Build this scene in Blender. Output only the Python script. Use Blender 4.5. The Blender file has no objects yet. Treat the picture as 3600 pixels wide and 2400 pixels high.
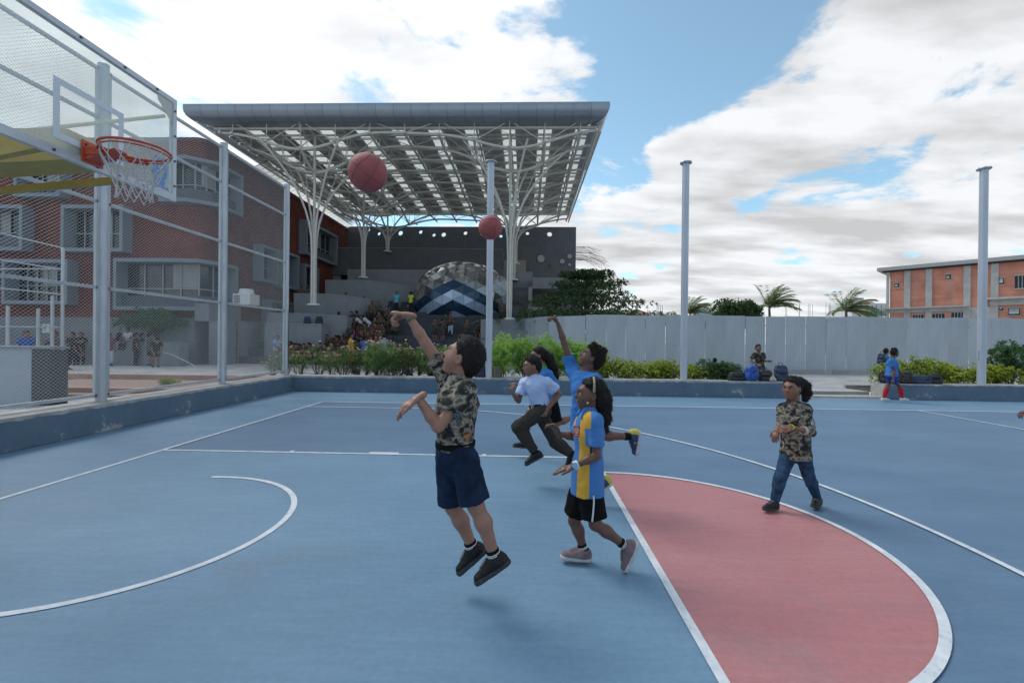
import bpy, bmesh, math, random
import numpy as np
from mathutils import Vector, Matrix
random.seed(7); np.random.seed(7)
SC = bpy.context.scene
COL = SC.collection
R = math.radians
V = Vector

# ------------------------------------------------------------------ camera
CAM = np.array([4.8934, -3.6216, 1.5378]); YAW, PIT, ROL, FOC = 0.0310, -0.0023, 0.0104, 1608.76
_fw = np.array([-math.sin(YAW)*math.cos(PIT), math.cos(YAW)*math.cos(PIT), math.sin(PIT)])
_rt = np.array([math.cos(YAW), math.sin(YAW), 0.0]); _up = np.cross(_rt, _fw)
_r2 = _rt*math.cos(ROL)+_up*math.sin(ROL); _u2 = -_rt*math.sin(ROL)+_up*math.cos(ROL)
cd = bpy.data.cameras.new('camera'); cam = bpy.data.objects.new('camera', cd); COL.objects.link(cam)
cd.sensor_width = 36.0; cd.lens = FOC/3600*36.0; cd.clip_start = 0.05; cd.clip_end = 3000
m = Matrix.Identity(4)
for i in range(3):
    m[i][0] = _r2[i]; m[i][1] = _u2[i]; m[i][2] = -_fw[i]; m[i][3] = CAM[i]
cam.matrix_world = m
SC.camera = cam
# photograph pixels (3600 x 2400) -> a point on the ground, on a wall plane ...
def ray(px, py): return _fw + _r2*(px-1800)/FOC - _u2*(py-1200)/FOC
def G(px, py, z=0.0): d = ray(px, py); return V(CAM + d*(z-CAM[2])/d[2])
def PY(px, py, Y): d = ray(px, py); return V(CAM + d*(Y-CAM[1])/d[1])
def PX(px, py, X): d = ray(px, py); return V(CAM + d*(X-CAM[0])/d[0])

# ------------------------------------------------------------------ light
SUN_DIR = V((-0.62, 0.42, 0.95)).normalized()          # towards the sun
el = math.asin(SUN_DIR.z); az = math.atan2(SUN_DIR.x, SUN_DIR.y)
sl = bpy.data.lights.new('sun', 'SUN'); sl.energy = 1.0; sl.angle = R(28); sl.color = (1.0, 0.955, 0.89)
so = bpy.data.objects.new('sun', sl); COL.objects.link(so)
so.rotation_euler = SUN_DIR.to_track_quat('Z', 'Y').to_euler()
W = bpy.data.worlds.new('World'); SC.world = W; W.use_nodes = True
def build_world():
    nt = W.node_tree; N = nt.nodes; L = nt.links; N.clear()
    def nd(t, **k):
        n = N.new(t)
        for a, b in k.items(): setattr(n, a, b)
        return n
    def mth(op, a, b=None, c=None, clamp=False):
        n = nd('ShaderNodeMath', operation=op); n.use_clamp = clamp
        for i, x in enumerate((a, b, c)):
            if x is None: continue
            if isinstance(x, (int, float)): n.inputs[i].default_value = x
            else: L.new(x, n.inputs[i])
        return n.outputs[0]
    out = nd('ShaderNodeOutputWorld'); bg = nd('ShaderNodeBackground')
    sky = nd('ShaderNodeTexSky', sky_type='NISHITA', sun_disc=False, sun_elevation=el, sun_rotation=az,
             air_density=1.0, dust_density=0.6, ozone_density=2.2, altitude=900)
    tc = nd('ShaderNodeTexCoord'); sep = nd('ShaderNodeSeparateXYZ'); L.new(tc.outputs['Generated'], sep.inputs[0])
    zz = mth('ADD', mth('MAXIMUM', sep.outputs[2], 0.0), 0.16)
    cx = mth('DIVIDE', sep.outputs[0], zz); cy = mth('DIVIDE', sep.outputs[1], zz)
    com = nd('ShaderNodeCombineXYZ'); L.new(cx, com.inputs[0]); L.new(cy, com.inputs[1])
    n1 = nd('ShaderNodeTexNoise'); n1.inputs['Scale'].default_value = 2.0; n1.inputs['Detail'].default_value = 13
    n1.inputs['Roughness'].default_value = 0.60; n1.inputs['Distortion'].default_value = 0.25
    L.new(com.outputs[0], n1.inputs['Vector'])
    n2 = nd('ShaderNodeTexNoise'); n2.inputs['Scale'].default_value = 2.6; n2.inputs['Detail'].default_value = 6
    n2.inputs['Roughness'].default_value = 0.55
    mp = nd('ShaderNodeMapping'); mp.inputs['Location'].default_value = (3.1, 1.7, 0.4); mp.inputs['Scale'].default_value = (0.6, 1.25, 1)
    L.new(com.outputs[0], mp.inputs[0]); L.new(mp.outputs[0], n2.inputs['Vector'])
    dens = mth('MULTIPLY_ADD', n1.outputs[0], 4.2, -1.95)
    nrm = nd('ShaderNodeVectorMath', operation='NORMALIZE'); L.new(tc.outputs['Generated'], nrm.inputs[0])
    for (px, py, rad, w) in CLOUDS:                     # cloud banks and clearings by direction
        d = V(ray(px, py)).normalized()
        dt = nd('ShaderNodeVectorMath', operation='DOT_PRODUCT'); L.new(nrm.outputs[0], dt.inputs[0]); dt.inputs[1].default_value = d
        mr = nd('ShaderNodeMapRange', interpolation_type='SMOOTHSTEP'); L.new(dt.outputs['Value'], mr.inputs['Value'])
        mr.inputs['From Min'].default_value = math.cos(R(rad)); mr.inputs['From Max'].default_value = 1.0
        mr.inputs['To Max'].default_value = w
        dens = mth('ADD', dens, mr.outputs[0])
    hz = nd('ShaderNodeMapRange', interpolation_type='SMOOTHSTEP'); L.new(sep.outputs[2], hz.inputs['Value'])
    hz.inputs['From Min'].default_value = 0.30; hz.inputs['From Max'].default_value = 0.02; hz.inputs['To Max'].default_value = 0.62
    dens = mth('ADD', dens, hz.outputs[0])
    cov = nd('ShaderNodeMapRange', interpolation_type='SMOOTHSTEP'); L.new(dens, cov.inputs['Value'])
    cov.inputs['From Min'].default_value = 0.05; cov.inputs['From Max'].default_value = 0.45
    # cloud brightness: thick parts white, undersides greyer, brighter round the sun
    thick = nd('ShaderNodeMapRange'); L.new(n2.outputs[0], thick.inputs['Value'])
    thick.inputs['From Min'].default_value = 0.36; thick.inputs['From Max'].default_value = 0.60
    thick.inputs['To Min'].default_value = 0.37; thick.inputs['To Max'].default_value = 0.58
    sd = nd('ShaderNodeVectorMath', operation='DOT_PRODUCT'); L.new(nrm.outputs[0], sd.inputs[0]); sd.inputs[1].default_value = SUN_DIR
    glow = nd('ShaderNodeMapRange', interpolation_type='SMOOTHSTEP'); L.new(sd.outputs['Value'], glow.inputs['Value'])
    glow.inputs['From Min'].default_value = 0.35; glow.inputs['From Max'].default_value = 0.98; glow.inputs['To Max'].default_value = 0.20
    br = mth('ADD', thick.outputs[0], glow.outputs[0])
    cc = nd('ShaderNodeVectorMath', operation='SCALE'); cc.inputs[0].default_value = (0.955, 0.975, 1.0); L.new(br, cc.inputs['Scale'])
    sk = nd('ShaderNodeVectorMath', operation='SCALE'); L.new(sky.outputs[0], sk.inputs[0]); sk.inputs['Scale'].default_value = 0.105
    hs = nd('ShaderNodeHueSaturation'); hs.inputs['Saturation'].default_value = 0.74; L.new(sk.outputs[0], hs.inputs['Color'])
    tn = nd('ShaderNodeVectorMath', operation='MULTIPLY'); L.new(hs.outputs[0], tn.inputs[0]); tn.inputs[1].default_value = (0.86, 1.13, 1.10)
    mx = nd('ShaderNodeMix', data_type='RGBA'); L.new(cov.outputs[0], mx.inputs[0]); L.new(tn.outputs[0], mx.inputs[6]); L.new(cc.outputs[0], mx.inputs[7])
    L.new(mx.outputs[2], bg.inputs[0]); bg.inputs[1].default_value = 1.0; L.new(bg.outputs[0], out.inputs[0])
CLOUDS = [(420, 60, 30, 0.50), (1600, 90, 13, 0.50), (3420, 250, 19, 0.75), (2680, 230, 8, -0.45), (2500, 480, 9, 0.45), (2800, 430, 9, 0.35), (2150, 820, 20, 0.35), (2050, 190, 3.5, 0.5),
          (2350, 190, 12, -0.75), (2800, 40, 9, -0.45), (3250, 620, 11, -0.35), (1270, 300, 6, -0.38), (1380, 90, 5, -0.22), (2120, 470, 7, -0.35), (2620, 640, 5, -0.25), (3000, 900, 18, 0.22)]
build_world()
vs = SC.view_settings; vs.view_transform = 'Standard'; vs.look = 'None'; vs.exposure = 0.76; vs.gamma = 1.0; vs.use_curve_mapping = False
try:
    SC.cycles.max_bounces = 8; SC.cycles.transparent_max_bounces = 24
    SC.cycles.use_denoising = True
except Exception: pass

# ------------------------------------------------------------------ materials
MATS = {}
def mat(name, col=(0.5, 0.5, 0.5), rough=0.6, metal=0.0, var=0.0, scale=4.0, bump=0.0, bscale=60.0, col2=None, spec=0.5, detail=6, stretch=None, trans=0.0, alpha=1.0, objvar=0.0):
    if name in MATS: return MATS[name]
    m = bpy.data.materials.new(name); m.use_nodes = True; MATS[name] = m
    nt = m.node_tree; N = nt.nodes; L = nt.links; b = N['Principled BSDF']
    b.inputs['Roughness'].default_value = rough; b.inputs['Metallic'].default_value = metal
    b.inputs['Base Color'].default_value = (*col, 1); b.inputs['Specular IOR Level'].default_value = spec
    if trans: b.inputs['Transmission Weight'].default_value = trans
    if alpha < 1: b.inputs['Alpha'].default_value = alpha
    vec = None
    if var or bump or col2:
        tc = N.new('ShaderNodeTexCoord'); vec = tc.outputs['Object']
        if stretch:
            mp = N.new('ShaderNodeMapping'); mp.inputs['Scale'].default_value = stretch; L.new(vec, mp.inputs[0]); vec = mp.outputs[0]
    src = None
    if var or col2:
        n = N.new('ShaderNodeTexNoise'); n.inputs['Scale'].default_value = scale; n.inputs['Detail'].default_value = detail; n.inputs['Roughness'].default_value = 0.62
        L.new(vec, n.inputs['Vector'])
        r = N.new('ShaderNodeValToRGB'); L.new(n.outputs[0], r.inputs[0])
        c2 = col2 or tuple(min(1, c*(1+var)) for c in col); c1 = col if col2 else tuple(c*(1-var) for c in col)
        r.color_ramp.elements[0].position = 0.32; r.color_ramp.elements[1].position = 0.68
        r.color_ramp.elements[0].color = (*c1, 1); r.color_ramp.elements[1].color = (*c2, 1)
        src = r.outputs[0]
    if objvar:
        oi = N.new('ShaderNodeObjectInfo'); hv = N.new('ShaderNodeHueSaturation')
        mr = N.new('ShaderNodeMapRange'); L.new(oi.outputs['Random'], mr.inputs[0]); mr.inputs[3].default_value = 1-objvar; mr.inputs[4].default_value = 1+objvar
        L.new(mr.outputs[0], hv.inputs['Value'])
        if src: L.new(src, hv.inputs['Color'])
        else: hv.inputs['Color'].default_value = (*col, 1)
        src = hv.outputs[0]
    if src: L.new(src, b.inputs['Base Color'])
    if bump:
        n = N.new('ShaderNodeTexNoise'); n.inputs['Scale'].default_value = bscale; n.inputs['Detail'].default_value = 4; L.new(vec, n.inputs['Vector'])
        bp = N.new('ShaderNodeBump'); bp.inputs['Strength'].default_value = bump; bp.inputs['Distance'].default_value = 0.01
        L.new(n.outputs[0], bp.inputs['Height']); L.new(bp.outputs[0], b.inputs['Normal'])
    return m
def nodes_of(m): return m.node_tree.nodes, m.node_tree.links, m.node_tree.nodes['Principled BSDF']

# ------------------------------------------------------------------ mesh building
class MB:
    def __init__(s): s.v = []; s.f = []; s.mi = []; s.cur = 0
    def add(s, vs, fs):
        o = len(s.v); s.v += [tuple(p) for p in vs]
        for f in fs: s.f.append(tuple(i+o for i in f)); s.mi.append(s.cur)
        return s
    def box(s, a, b):
        (x0, y0, z0), (x1, y1, z1) = [min(p, q) for p, q in zip(a, b)], [max(p, q) for p, q in zip(a, b)]
        return s.add([(x0,y0,z0),(x1,y0,z0),(x1,y1,z0),(x0,y1,z0),(x0,y0,z1),(x1,y0,z1),(x1,y1,z1),(x0,y1,z1)],
                     [(0,3,2,1),(4,5,6,7),(0,1,5,4),(1,2,6,5),(2,3,7,6),(3,0,4,7)])
    def obox(s, c, ux, uy, uz):     # oriented box: centre and half axes
        c, ux, uy, uz = V(c), V(ux), V(uy), V(uz)
        return s.add([c-ux-uy-uz, c+ux-uy-uz, c+ux+uy-uz, c-ux+uy-uz, c-ux-uy+uz, c+ux-uy+uz, c+ux+uy+uz, c-ux+uy+uz],
                     [(0,3,2,1),(4,5,6,7),(0,1,5,4),(1,2,6,5),(2,3,7,6),(3,0,4,7)])
    def bar(s, a, b, w, h=None, up=(0,0,1)):
        a, b = V(a), V(b); d = (b-a); l = d.length; d.normalize(); up = V(up)
        sx = d.cross(up)
        if sx.length < 1e-4: sx = d.cross(V((1,0,0)))
        sx.normalize(); u = sx.cross(d); h = h or w
        return s.obox((a+b)/2, d*l/2, sx*w/2, u*h/2)
    def path(s, pts, r, n=8, caps=True, closed=False):
        pts = [V(p) for p in pts]; k = len(pts); rs = r if isinstance(r, (list, tuple)) else [r]*k
        o = len(s.v); prev = None
        for i, p in enumerate(pts):
            if closed: t = pts[(i+1) % k]-pts[i-1]
            else: t = pts[min(i+1, k-1)]-pts[max(i-1, 0)]
            t.normalize()
            if prev is None:
                a = V((0,0,1)) if abs(t.z) < 0.9 else V((1,0,0)); u = t.cross(a).normalized()
            else:
                u = prev - t*prev.dot(t)
                u = u.normalized() if u.length > 1e-6 else t.cross(V((0,0,1))).normalized()
            prev = u; w = t.cross(u)
            for j in range(n):
                q = 2*math.pi*j/n; s.v.append(tuple(p+(u*math.cos(q)+w*math.sin(q))*rs[i]))
        for i in range(k if closed else k-1):
            for j in range(n):
                a = o+i*n+j; b = o+i*n+(j+1) % n; c = o+((i+1) % k)*n+(j+1) % n; d = o+((i+1) % k)*n+j
                s.f.append((a, b, c, d)); s.mi.append(s.cur)
        if caps and not closed:
            s.f.append(tuple(o+j for j in reversed(range(n)))); s.mi.append(s.cur)
            s.f.append(tuple(o+(k-1)*n+j for j in range(n))); s.mi.append(s.cur)
        return s
    def tube(s, a, b, r, n=8, r2=None): return s.path([a, b], [r, r2 if r2 is not None else r], n)
    def lathe(s, c, prof, n=16, axis=None):   # prof: (radius, height) up the z axis
        o = len(s.v); c = V(c)
        for (r, h) in prof:
            for j in range(n):
                q = 2*math.pi*j/n; s.v.append((c.x+r*math.cos(q), c.y+r*math.sin(q), c.z+h))
        for i in range(len(prof)-1):
            for j in range(n):
                a = o+i*n+j; b = o+i*n+(j+1) % n; s.f.append((a, b, b+n, a+n)); s.mi.append(s.cur)
        s.f.append(tuple(o+j for j in reversed(range(n)))); s.mi.append(s.cur)
        s.f.append(tuple(o+(len(prof)-1)*n+j for j in range(n))); s.mi.append(s.cur)
        return s
    def ball(s, c, r, nu=14, nv=9, sc=(1, 1, 1)):
        vs = []; fs = []
        for i in range(nv+1):
            t = math.pi*i/nv
            for j in range(nu):
                q = 2*math.pi*j/nu; vs.append((c[0]+r*sc[0]*math.sin(t)*math.cos(q), c[1]+r*sc[1]*math.sin(t)*math.sin(q), c[2]+r*sc[2]*math.cos(t)))
        for i in range(nv):
            for j in range(nu): fs.append((i*nu+j, (i+1)*nu+j, (i+1)*nu+(j+1) % nu, i*nu+(j+1) % nu))
        return s.add(vs, fs)
    def prism(s, poly, z0, z1):     # poly in xy, counter clockwise
        n = len(poly); vs = [(x, y, z0) for x, y in poly]+[(x, y, z1) for x, y in poly]
        return s.add(vs, [tuple(reversed(range(n))), tuple(range(n, 2*n))]+[(i, (i+1) % n, n+(i+1) % n, n+i) for i in range(n)])
    def mesh(s, name, mats, smooth=False):
        me = bpy.data.meshes.new(name); me.from_pydata(s.v, [], s.f)
        for m in (mats if isinstance(mats, (list, tuple)) else [mats]): me.materials.append(m)
        if any(s.mi): me.polygons.foreach_set('material_index', s.mi)
        if smooth:
            me.polygons.foreach_set('use_smooth', [True]*len(me.polygons))
            try: me.set_sharp_from_angle(angle=R(40))
            except Exception: pass
        me.update(); return me
    def build(s, name, mats, parent=None, smooth=False, origin=None):
        if origin is not None: s.v = [tuple(V(p)-V(origin)) for p in s.v]
        return link(name, s.mesh(name, mats, smooth), parent, origin)
def link(name, me, parent=None, loc=None):
    o = bpy.data.objects.new(name, me); COL.objects.link(o)
    if loc is not None: o.location = loc
    if parent is not None: o.parent = parent
    return o
def tag(o, label=None, cat=None, group=None, kind=None):
    if label: o['label'] = label
    if cat: o['category'] = cat
    if group: o['group'] = group
    if kind: o['kind'] = kind
    return o
def thing(name, label, cat, loc=(0, 0, 0), rz=0.0, group=None):
    o = bpy.data.objects.new(name, None); COL.objects.link(o); o.location = loc; o.rotation_euler = (0, 0, rz); o.empty_display_size = 0.1
    return tag(o, label, cat, group)
def struct(name, mb, mats, smooth=False): return tag(mb.build(name, mats, None, smooth), kind='structure')
def children(o): return [c for c in ALLKIDS.get(o.name, [])]
def copy_tree(o, parent=None, kids=None):
    c = o.copy(); COL.objects.link(c); c.parent = parent
    for ch in kids[o.name] if o.name in kids else []: copy_tree(ch, c, kids)
    return c
def kids_of(root):
    d = {}
    for o in COL.objects:
        if o.parent: d.setdefault(o.parent.name, []).append(o)
    return d
def wloc(o):
    p = V((0, 0, 0))
    while o is not None: p = p + V(o.location); o = o.parent
    return p
def wpart(mb, name, mats, parent, smooth=False, label=None, kind=None):   # vertices given in world coordinates
    q = wloc(parent); mb.v = [(a-q.x, b-q.y, c-q.z) for a, b, c in mb.v]
    o = link(name, mb.mesh(name, mats, smooth), parent)
    if label: o['label'] = label
    if kind: o['kind'] = kind
    return o
# ================================================================== court, kerbs, paving
PZ = 0.15                      # level of the paving round the court
KX, KY = -1.87, 9.45           # court faces of the left and far kerb walls
def court_mat(name, c1, c2, rough=0.55):
    m = mat(name, c1, rough, var=0.0, col2=c2, scale=0.9, bump=0.10, bscale=180, stretch=(0.55, 1.3, 1))
    N, L, b = nodes_of(m)
    tc = N.new('ShaderNodeTexCoord'); n = N.new('ShaderNodeTexNoise'); n.inputs['Scale'].default_value = 0.45; n.inputs['Detail'].default_value = 8; n.inputs['Roughness'].default_value = 0.7
    L.new(tc.outputs['Object'], n.inputs['Vector'])
    r = N.new('ShaderNodeValToRGB'); r.color_ramp.elements[0].position = 0.60; r.color_ramp.elements[1].position = 0.80
    r.color_ramp.elements[1].color = (0.55, 0.55, 0.55, 1); r.color_ramp.elements[0].color = (0, 0, 0, 1); L.new(n.outputs[0], r.inputs[0])
    mx = N.new('ShaderNodeMix'); mx.data_type = 'RGBA'; L.new(r.outputs[0], mx.inputs[0])
    src = b.inputs['Base Color'].links[0].from_socket; L.new(src, mx.inputs[6]); mx.inputs[7].default_value = (0.20, 0.22, 0.23, 1)
    # fine scuffs
    n2 = N.new('ShaderNodeTexNoise'); n2.inputs['Scale'].default_value = 26; n2.inputs['Detail'].default_value = 9; n2.inputs['Roughness'].default_value = 0.75; L.new(tc.outputs['Object'], n2.inputs['Vector'])
    mr = N.new('ShaderNodeMapRange'); L.new(n2.outputs[0], mr.inputs[0]); mr.inputs[1].default_value = 0.3; mr.inputs[2].default_value = 0.7; mr.inputs[3].default_value = 0.90; mr.inputs[4].default_value = 1.09
    hv = N.new('ShaderNodeHueSaturation'); L.new(mr.outputs[0], hv.inputs['Value']); L.new(mx.outputs[2], hv.inputs['Color']); L.new(hv.outputs[0], b.inputs['Base Color'])
    # brushed scuffs lying along the play direction and dark rubber smears
    mp3 = N.new('ShaderNodeMapping'); mp3.inputs['Scale'].default_value = (1.0, 9.0, 1); mp3.inputs['Rotation'].default_value = (0, 0, .18); L.new(tc.outputs['Object'], mp3.inputs[0])
    n3 = N.new('ShaderNodeTexNoise'); n3.inputs['Scale'].default_value = 2.2; n3.inputs['Detail'].default_value = 10; n3.inputs['Roughness'].default_value = .72; L.new(mp3.outputs[0], n3.inputs['Vector'])
    m3 = N.new('ShaderNodeMapRange'); L.new(n3.outputs[0], m3.inputs[0]); m3.inputs[1].default_value = .32; m3.inputs[2].default_value = .70; m3.inputs[3].default_value = .92; m3.inputs[4].default_value = 1.09
    hv3 = N.new('ShaderNodeHueSaturation'); L.new(m3.outputs[0], hv3.inputs['Value']); L.new(hv.outputs[0], hv3.inputs['Color']); L.new(hv3.outputs[0], b.inputs['Base Color'])
    rr = N.new('ShaderNodeMapRange'); L.new(n.outputs[0], rr.inputs[0]); rr.inputs[3].default_value = rough-0.12; rr.inputs[4].default_value = rough+0.15; L.new(rr.outputs[0], b.inputs['Roughness'])
    return m
M_light = court_mat('court_light_blue', (0.118, 0.222, 0.330), (0.152, 0.270, 0.385))
M_dark = court_mat('court_dark_blue', (0.078, 0.152, 0.248), (0.108, 0.198, 0.305))
M_red = court_mat('court_red', (0.400, 0.150, 0.158), (0.450, 0.195, 0.198))
M_line = mat('line_paint', (0.50, 0.54, 0.58), 0.6, col2=(0.76, 0.78, 0.80), scale=7, detail=10)
def worn():
    N, L, b = nodes_of(M_line); tc = N.new('ShaderNodeTexCoord'); n = N.new('ShaderNodeTexNoise'); n.inputs['Scale'].default_value = 22; n.inputs['Detail'].default_value = 9; n.inputs['Roughness'].default_value = .7; L.new(tc.outputs['Object'], n.inputs['Vector'])
    mr = N.new('ShaderNodeMapRange'); L.new(n.outputs[0], mr.inputs[0]); mr.inputs[1].default_value = .57; mr.inputs[2].default_value = .66; mr.inputs[4].default_value = .6
    src = b.inputs['Base Color'].links[0].from_socket; mx = N.new('ShaderNodeMix'); mx.data_type = 'RGBA'; L.new(mr.outputs[0], mx.inputs[0]); L.new(src, mx.inputs[6]); mx.inputs[7].default_value = (.22, .32, .42, 1); L.new(mx.outputs[2], b.inputs['Base Color'])
worn()
YS, Y3, R3, XF, YL, RF, RN, XB = 7.30, 6.46, 6.65, 5.80, 2.41, 1.745, 1.285, 1.60
def sheet(name, poly, z, m):
    mb = MB(); mb.add([(x, y, z) for x, y in poly], [tuple(range(len(poly)))]); return struct(name, mb, m)
sheet('court_ground', [(KX-0.02, -14), (40, -14), (40, KY+0.02), (KX-0.02, KY+0.02)], 0.0, M_light)
sheet('court_playing_area', [(0, -YS), (28, -YS), (28, YS), (0, YS)], 0.004, M_dark)
sheet('court_key', [(0, -YL), (XF, -YL), (XF, YL), (0, YL)], 0.008, M_light)
arc = lambda cx, cy, r, a0, a1, n: [(cx+r*math.cos(R(a0+(a1-a0)*i/n)), cy+r*math.sin(R(a0+(a1-a0)*i/n))) for i in range(n+1)]
sheet('court_free_throw_area', arc(XF, 0, RF, -90, 90, 64), 0.008, M_red)
def line(name, pts, w=0.052, z=0.0125):
    mb = MB(); pts = [V((x, y, z)) for x, y in pts]; n = len(pts); vs = []
    for i, p in enumerate(pts):
        t = (pts[min(i+1, n-1)]-pts[max(i-1, 0)]).normalized(); s = V((-t.y, t.x, 0))*w/2; vs += [p-s, p+s]
    mb.add(vs, [(2*i, 2*i+2, 2*i+3, 2*i+1) for i in range(n-1)]); return struct(name, mb, M_line)
line('baseline_marking', [(0, -YS), (0, YS)])
line('sideline_marking', [(-0.026, YS), (28, YS)], z=0.0128)
line('sideline_marking', [(-0.026, -YS), (28, -YS)], z=0.0128)
line('key_marking', [(0.0, YL), (XF+0.02, YL)], z=0.0131)
line('key_marking', [(0.0, -YL), (XF+0.02, -YL)], z=0.0131)
line('free_throw_line_marking', [(XF, -YL), (XF, YL)], z=0.0134)
line('free_throw_arc_marking', arc(XF, 0, RF, -90, 90, 72), z=0.0137)
line('no_charge_arc_marking', arc(XB, 0, RN, -96, 96, 64), z=0.0128)
a3 = math.degrees(math.asin(Y3/R3)); x3 = 1.6+R3*math.cos(R(a3))
line('three_point_marking', [(0, -Y3)]+arc(1.6, 0, R3, -a3, a3, 90)+[(0, Y3)], z=0.0131)
line('halfway_marking', [(14, -YS), (14, YS)], z=0.0131)
for x, w in ((1.75, 0.05), (3.0, 0.40), (4.35, 0.05)):
    mb = MB(); mb.box((x-w/2, YL+0.02, 0.0125), (x+w/2, YL+0.085, 0.0142)); struct('rebound_marking', mb, M_line)
# --- paving: one big sheet with a hole for the court
def paver_mat():
    m = mat('paving', (0.3, 0.3, 0.3), 0.8); N, L, b = nodes_of(m)
    tc = N.new('ShaderNodeTexCoord'); br = N.new('ShaderNodeTexBrick'); L.new(tc.outputs['Object'], br.inputs['Vector'])
    br.inputs['Scale'].default_value = 1.0; br.inputs['Brick Width'].default_value = 0.32; br.inputs['Row Height'].default_value = 0.16
    br.inputs['Mortar Size'].default_value = 0.008; br.inputs['Color1'].default_value = (0.54, 0.53, 0.525, 1); br.inputs['Color2'].default_value = (0.43, 0.425, 0.42, 1)
    br.inputs['Mortar'].default_value = (0.14, 0.14, 0.14, 1); br.inputs['Bias'].default_value = -0.1
    n = N.new('ShaderNodeTexNoise'); n.inputs['Scale'].default_value = 0.7; n.inputs['Detail'].default_value = 8; L.new(tc.outputs['Object'], n.inputs['Vector'])
    mr = N.new('ShaderNodeMapRange'); L.new(n.outputs[0], mr.inputs[0]); mr.inputs[1].default_value = 0.3; mr.inputs[2].default_value = 0.7; mr.inputs[3].default_value = 0.72; mr.inputs[4].default_value = 1.15
    hv = N.new('ShaderNodeHueSaturation'); L.new(mr.outputs[0], hv.inputs['Value']); L.new(br.outputs[0], hv.inputs['Color']); L.new(hv.outputs[0], b.inputs['Base Color'])
    bp = N.new('ShaderNodeBump'); bp.inputs['Strength'].default_value = 0.6; bp.inputs['Distance'].default_value = 0.008; bp.invert = True; L.new(br.outputs['Fac'], bp.inputs['Height']); L.new(bp.outputs[0], b.inputs['Normal'])
    return m
M_pave = paver_mat()
mb = MB(); B = 600.0; x0, x1, y0, y1 = KX-0.55, 39.9, -13.9, KY+0.55
for (a, b_, c, d) in ((-B, x0, -B, B), (x0, x1, y1, B), (x1, B, -B, B), (x0, x1, -B, y0)):
    mb.add([(a, c, PZ), (b_, c, PZ), (b_, d, PZ), (a, d, PZ)], [(0, 1, 2, 3)])
struct('paving', mb, M_pave)
# --- kerb walls: blue paint peeling off concrete, bare top
def kerb_mat():
    m = mat('painted_kerb', (0.3, 0.3, 0.3), 0.75, bump=0.35, bscale=40); N, L, b = nodes_of(m)
    geo = N.new('ShaderNodeNewGeometry'); sp = N.new('ShaderNodeSeparateXYZ'); L.new(geo.outputs['Position'], sp.inputs[0])
    nz = N.new('ShaderNodeTexNoise'); nz.inputs['Scale'].default_value = 5; nz.inputs['Detail'].default_value = 8; L.new(geo.outputs['Position'], nz.inputs['Vector'])
    a = N.new('ShaderNodeMath'); a.operation = 'MULTIPLY_ADD'; L.new(nz.outputs[0], a.inputs[0]); a.inputs[1].default_value = 0.07; L.new(sp.outputs[2], a.inputs[2])
    top = N.new('ShaderNodeMapRange'); L.new(a.outputs[0], top.inputs[0]); top.inputs[1].default_value = 0.432; top.inputs[2].default_value = 0.444
    n2 = N.new('ShaderNodeTexNoise'); n2.inputs['Scale'].default_value = 2.3; n2.inputs['Detail'].default_value = 12; n2.inputs['Roughness'].default_value = 0.72; L.new(geo.outputs['Position'], n2.inputs['Vector'])
    low = N.new('ShaderNodeMath'); low.operation = 'MULTIPLY_ADD'; L.new(sp.outputs[2], low.inputs[0]); low.inputs[1].default_value = -0.28; L.new(n2.outputs[0], low.inputs[2])
    pe = N.new('ShaderNodeMapRange'); L.new(low.outputs[0], pe.inputs[0]); pe.inputs[1].default_value = 0.555; pe.inputs[2].default_value = 0.60
    mxm = N.new('ShaderNodeMath'); mxm.operation = 'MAXIMUM'; L.new(top.outputs[0], mxm.inputs[0]); L.new(pe.outputs[0], mxm.inputs[1])
    pr = N.new('ShaderNodeValToRGB'); L.new(n2.outputs[0], pr.inputs[0]); pr.color_ramp.elements[0].position = 0.3; pr.color_ramp.elements[1].position = 0.7
    pr.color_ramp.elements[0].color = (0.080, 0.130, 0.190, 1); pr.color_ramp.elements[1].color = (0.125, 0.185, 0.245, 1)
    cr = N.new('ShaderNodeValToRGB'); L.new(nz.outputs[0], cr.inputs[0]); cr.color_ramp.elements[0].position = 0.25; cr.color_ramp.elements[1].position = 0.75
    cr.color_ramp.elements[0].color = (0.22, 0.225, 0.22, 1); cr.color_ramp.elements[1].color = (0.45, 0.445, 0.43, 1)
    mx = N.new('ShaderNodeMix'); mx.data_type = 'RGBA'; L.new(mxm.outputs[0], mx.inputs[0]); L.new(pr.outputs[0], mx.inputs[6]); L.new(cr.outputs[0], mx.inputs[7]); L.new(mx.outputs[2], b.inputs['Base Color'])
    return m
M_kerb = kerb_mat()
M_conc = mat('bare_concrete', (0.40, 0.395, 0.38), 0.85, var=0.22, scale=5, bump=0.3, bscale=50)
KH = 0.45
def wall_box(name, a, b, m, label, cat, bev=0.012, group=None):
    bm = bmesh.new(); c = [(p+q)/2 for p, q in zip(a, b)]; s = [abs(q-p) for p, q in zip(a, b)]
    bmesh.ops.create_cube(bm, size=1.0); bmesh.ops.scale(bm, vec=s, verts=bm.verts)
    bmesh.ops.bevel(bm, geom=list(bm.edges), offset=bev, segments=2, affect='EDGES')
    bmesh.ops.translate(bm, vec=(0, 0, s[2]/2), verts=bm.verts)
    me = bpy.data.meshes.new(name); bm.to_mesh(me); bm.free(); me.materials.append(m)
    o = link(name, me, None, (c[0], c[1], min(a[2], b[2]))); return tag(o, label, cat, group)
GX0, GX1 = 12.45, 14.93
wall_box('kerb_wall', (KX-0.62, -13, 0), (KX, KY+0.60, KH), M_kerb, 'long low blue painted kerb wall under the chain link fence', 'kerb wall')
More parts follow.
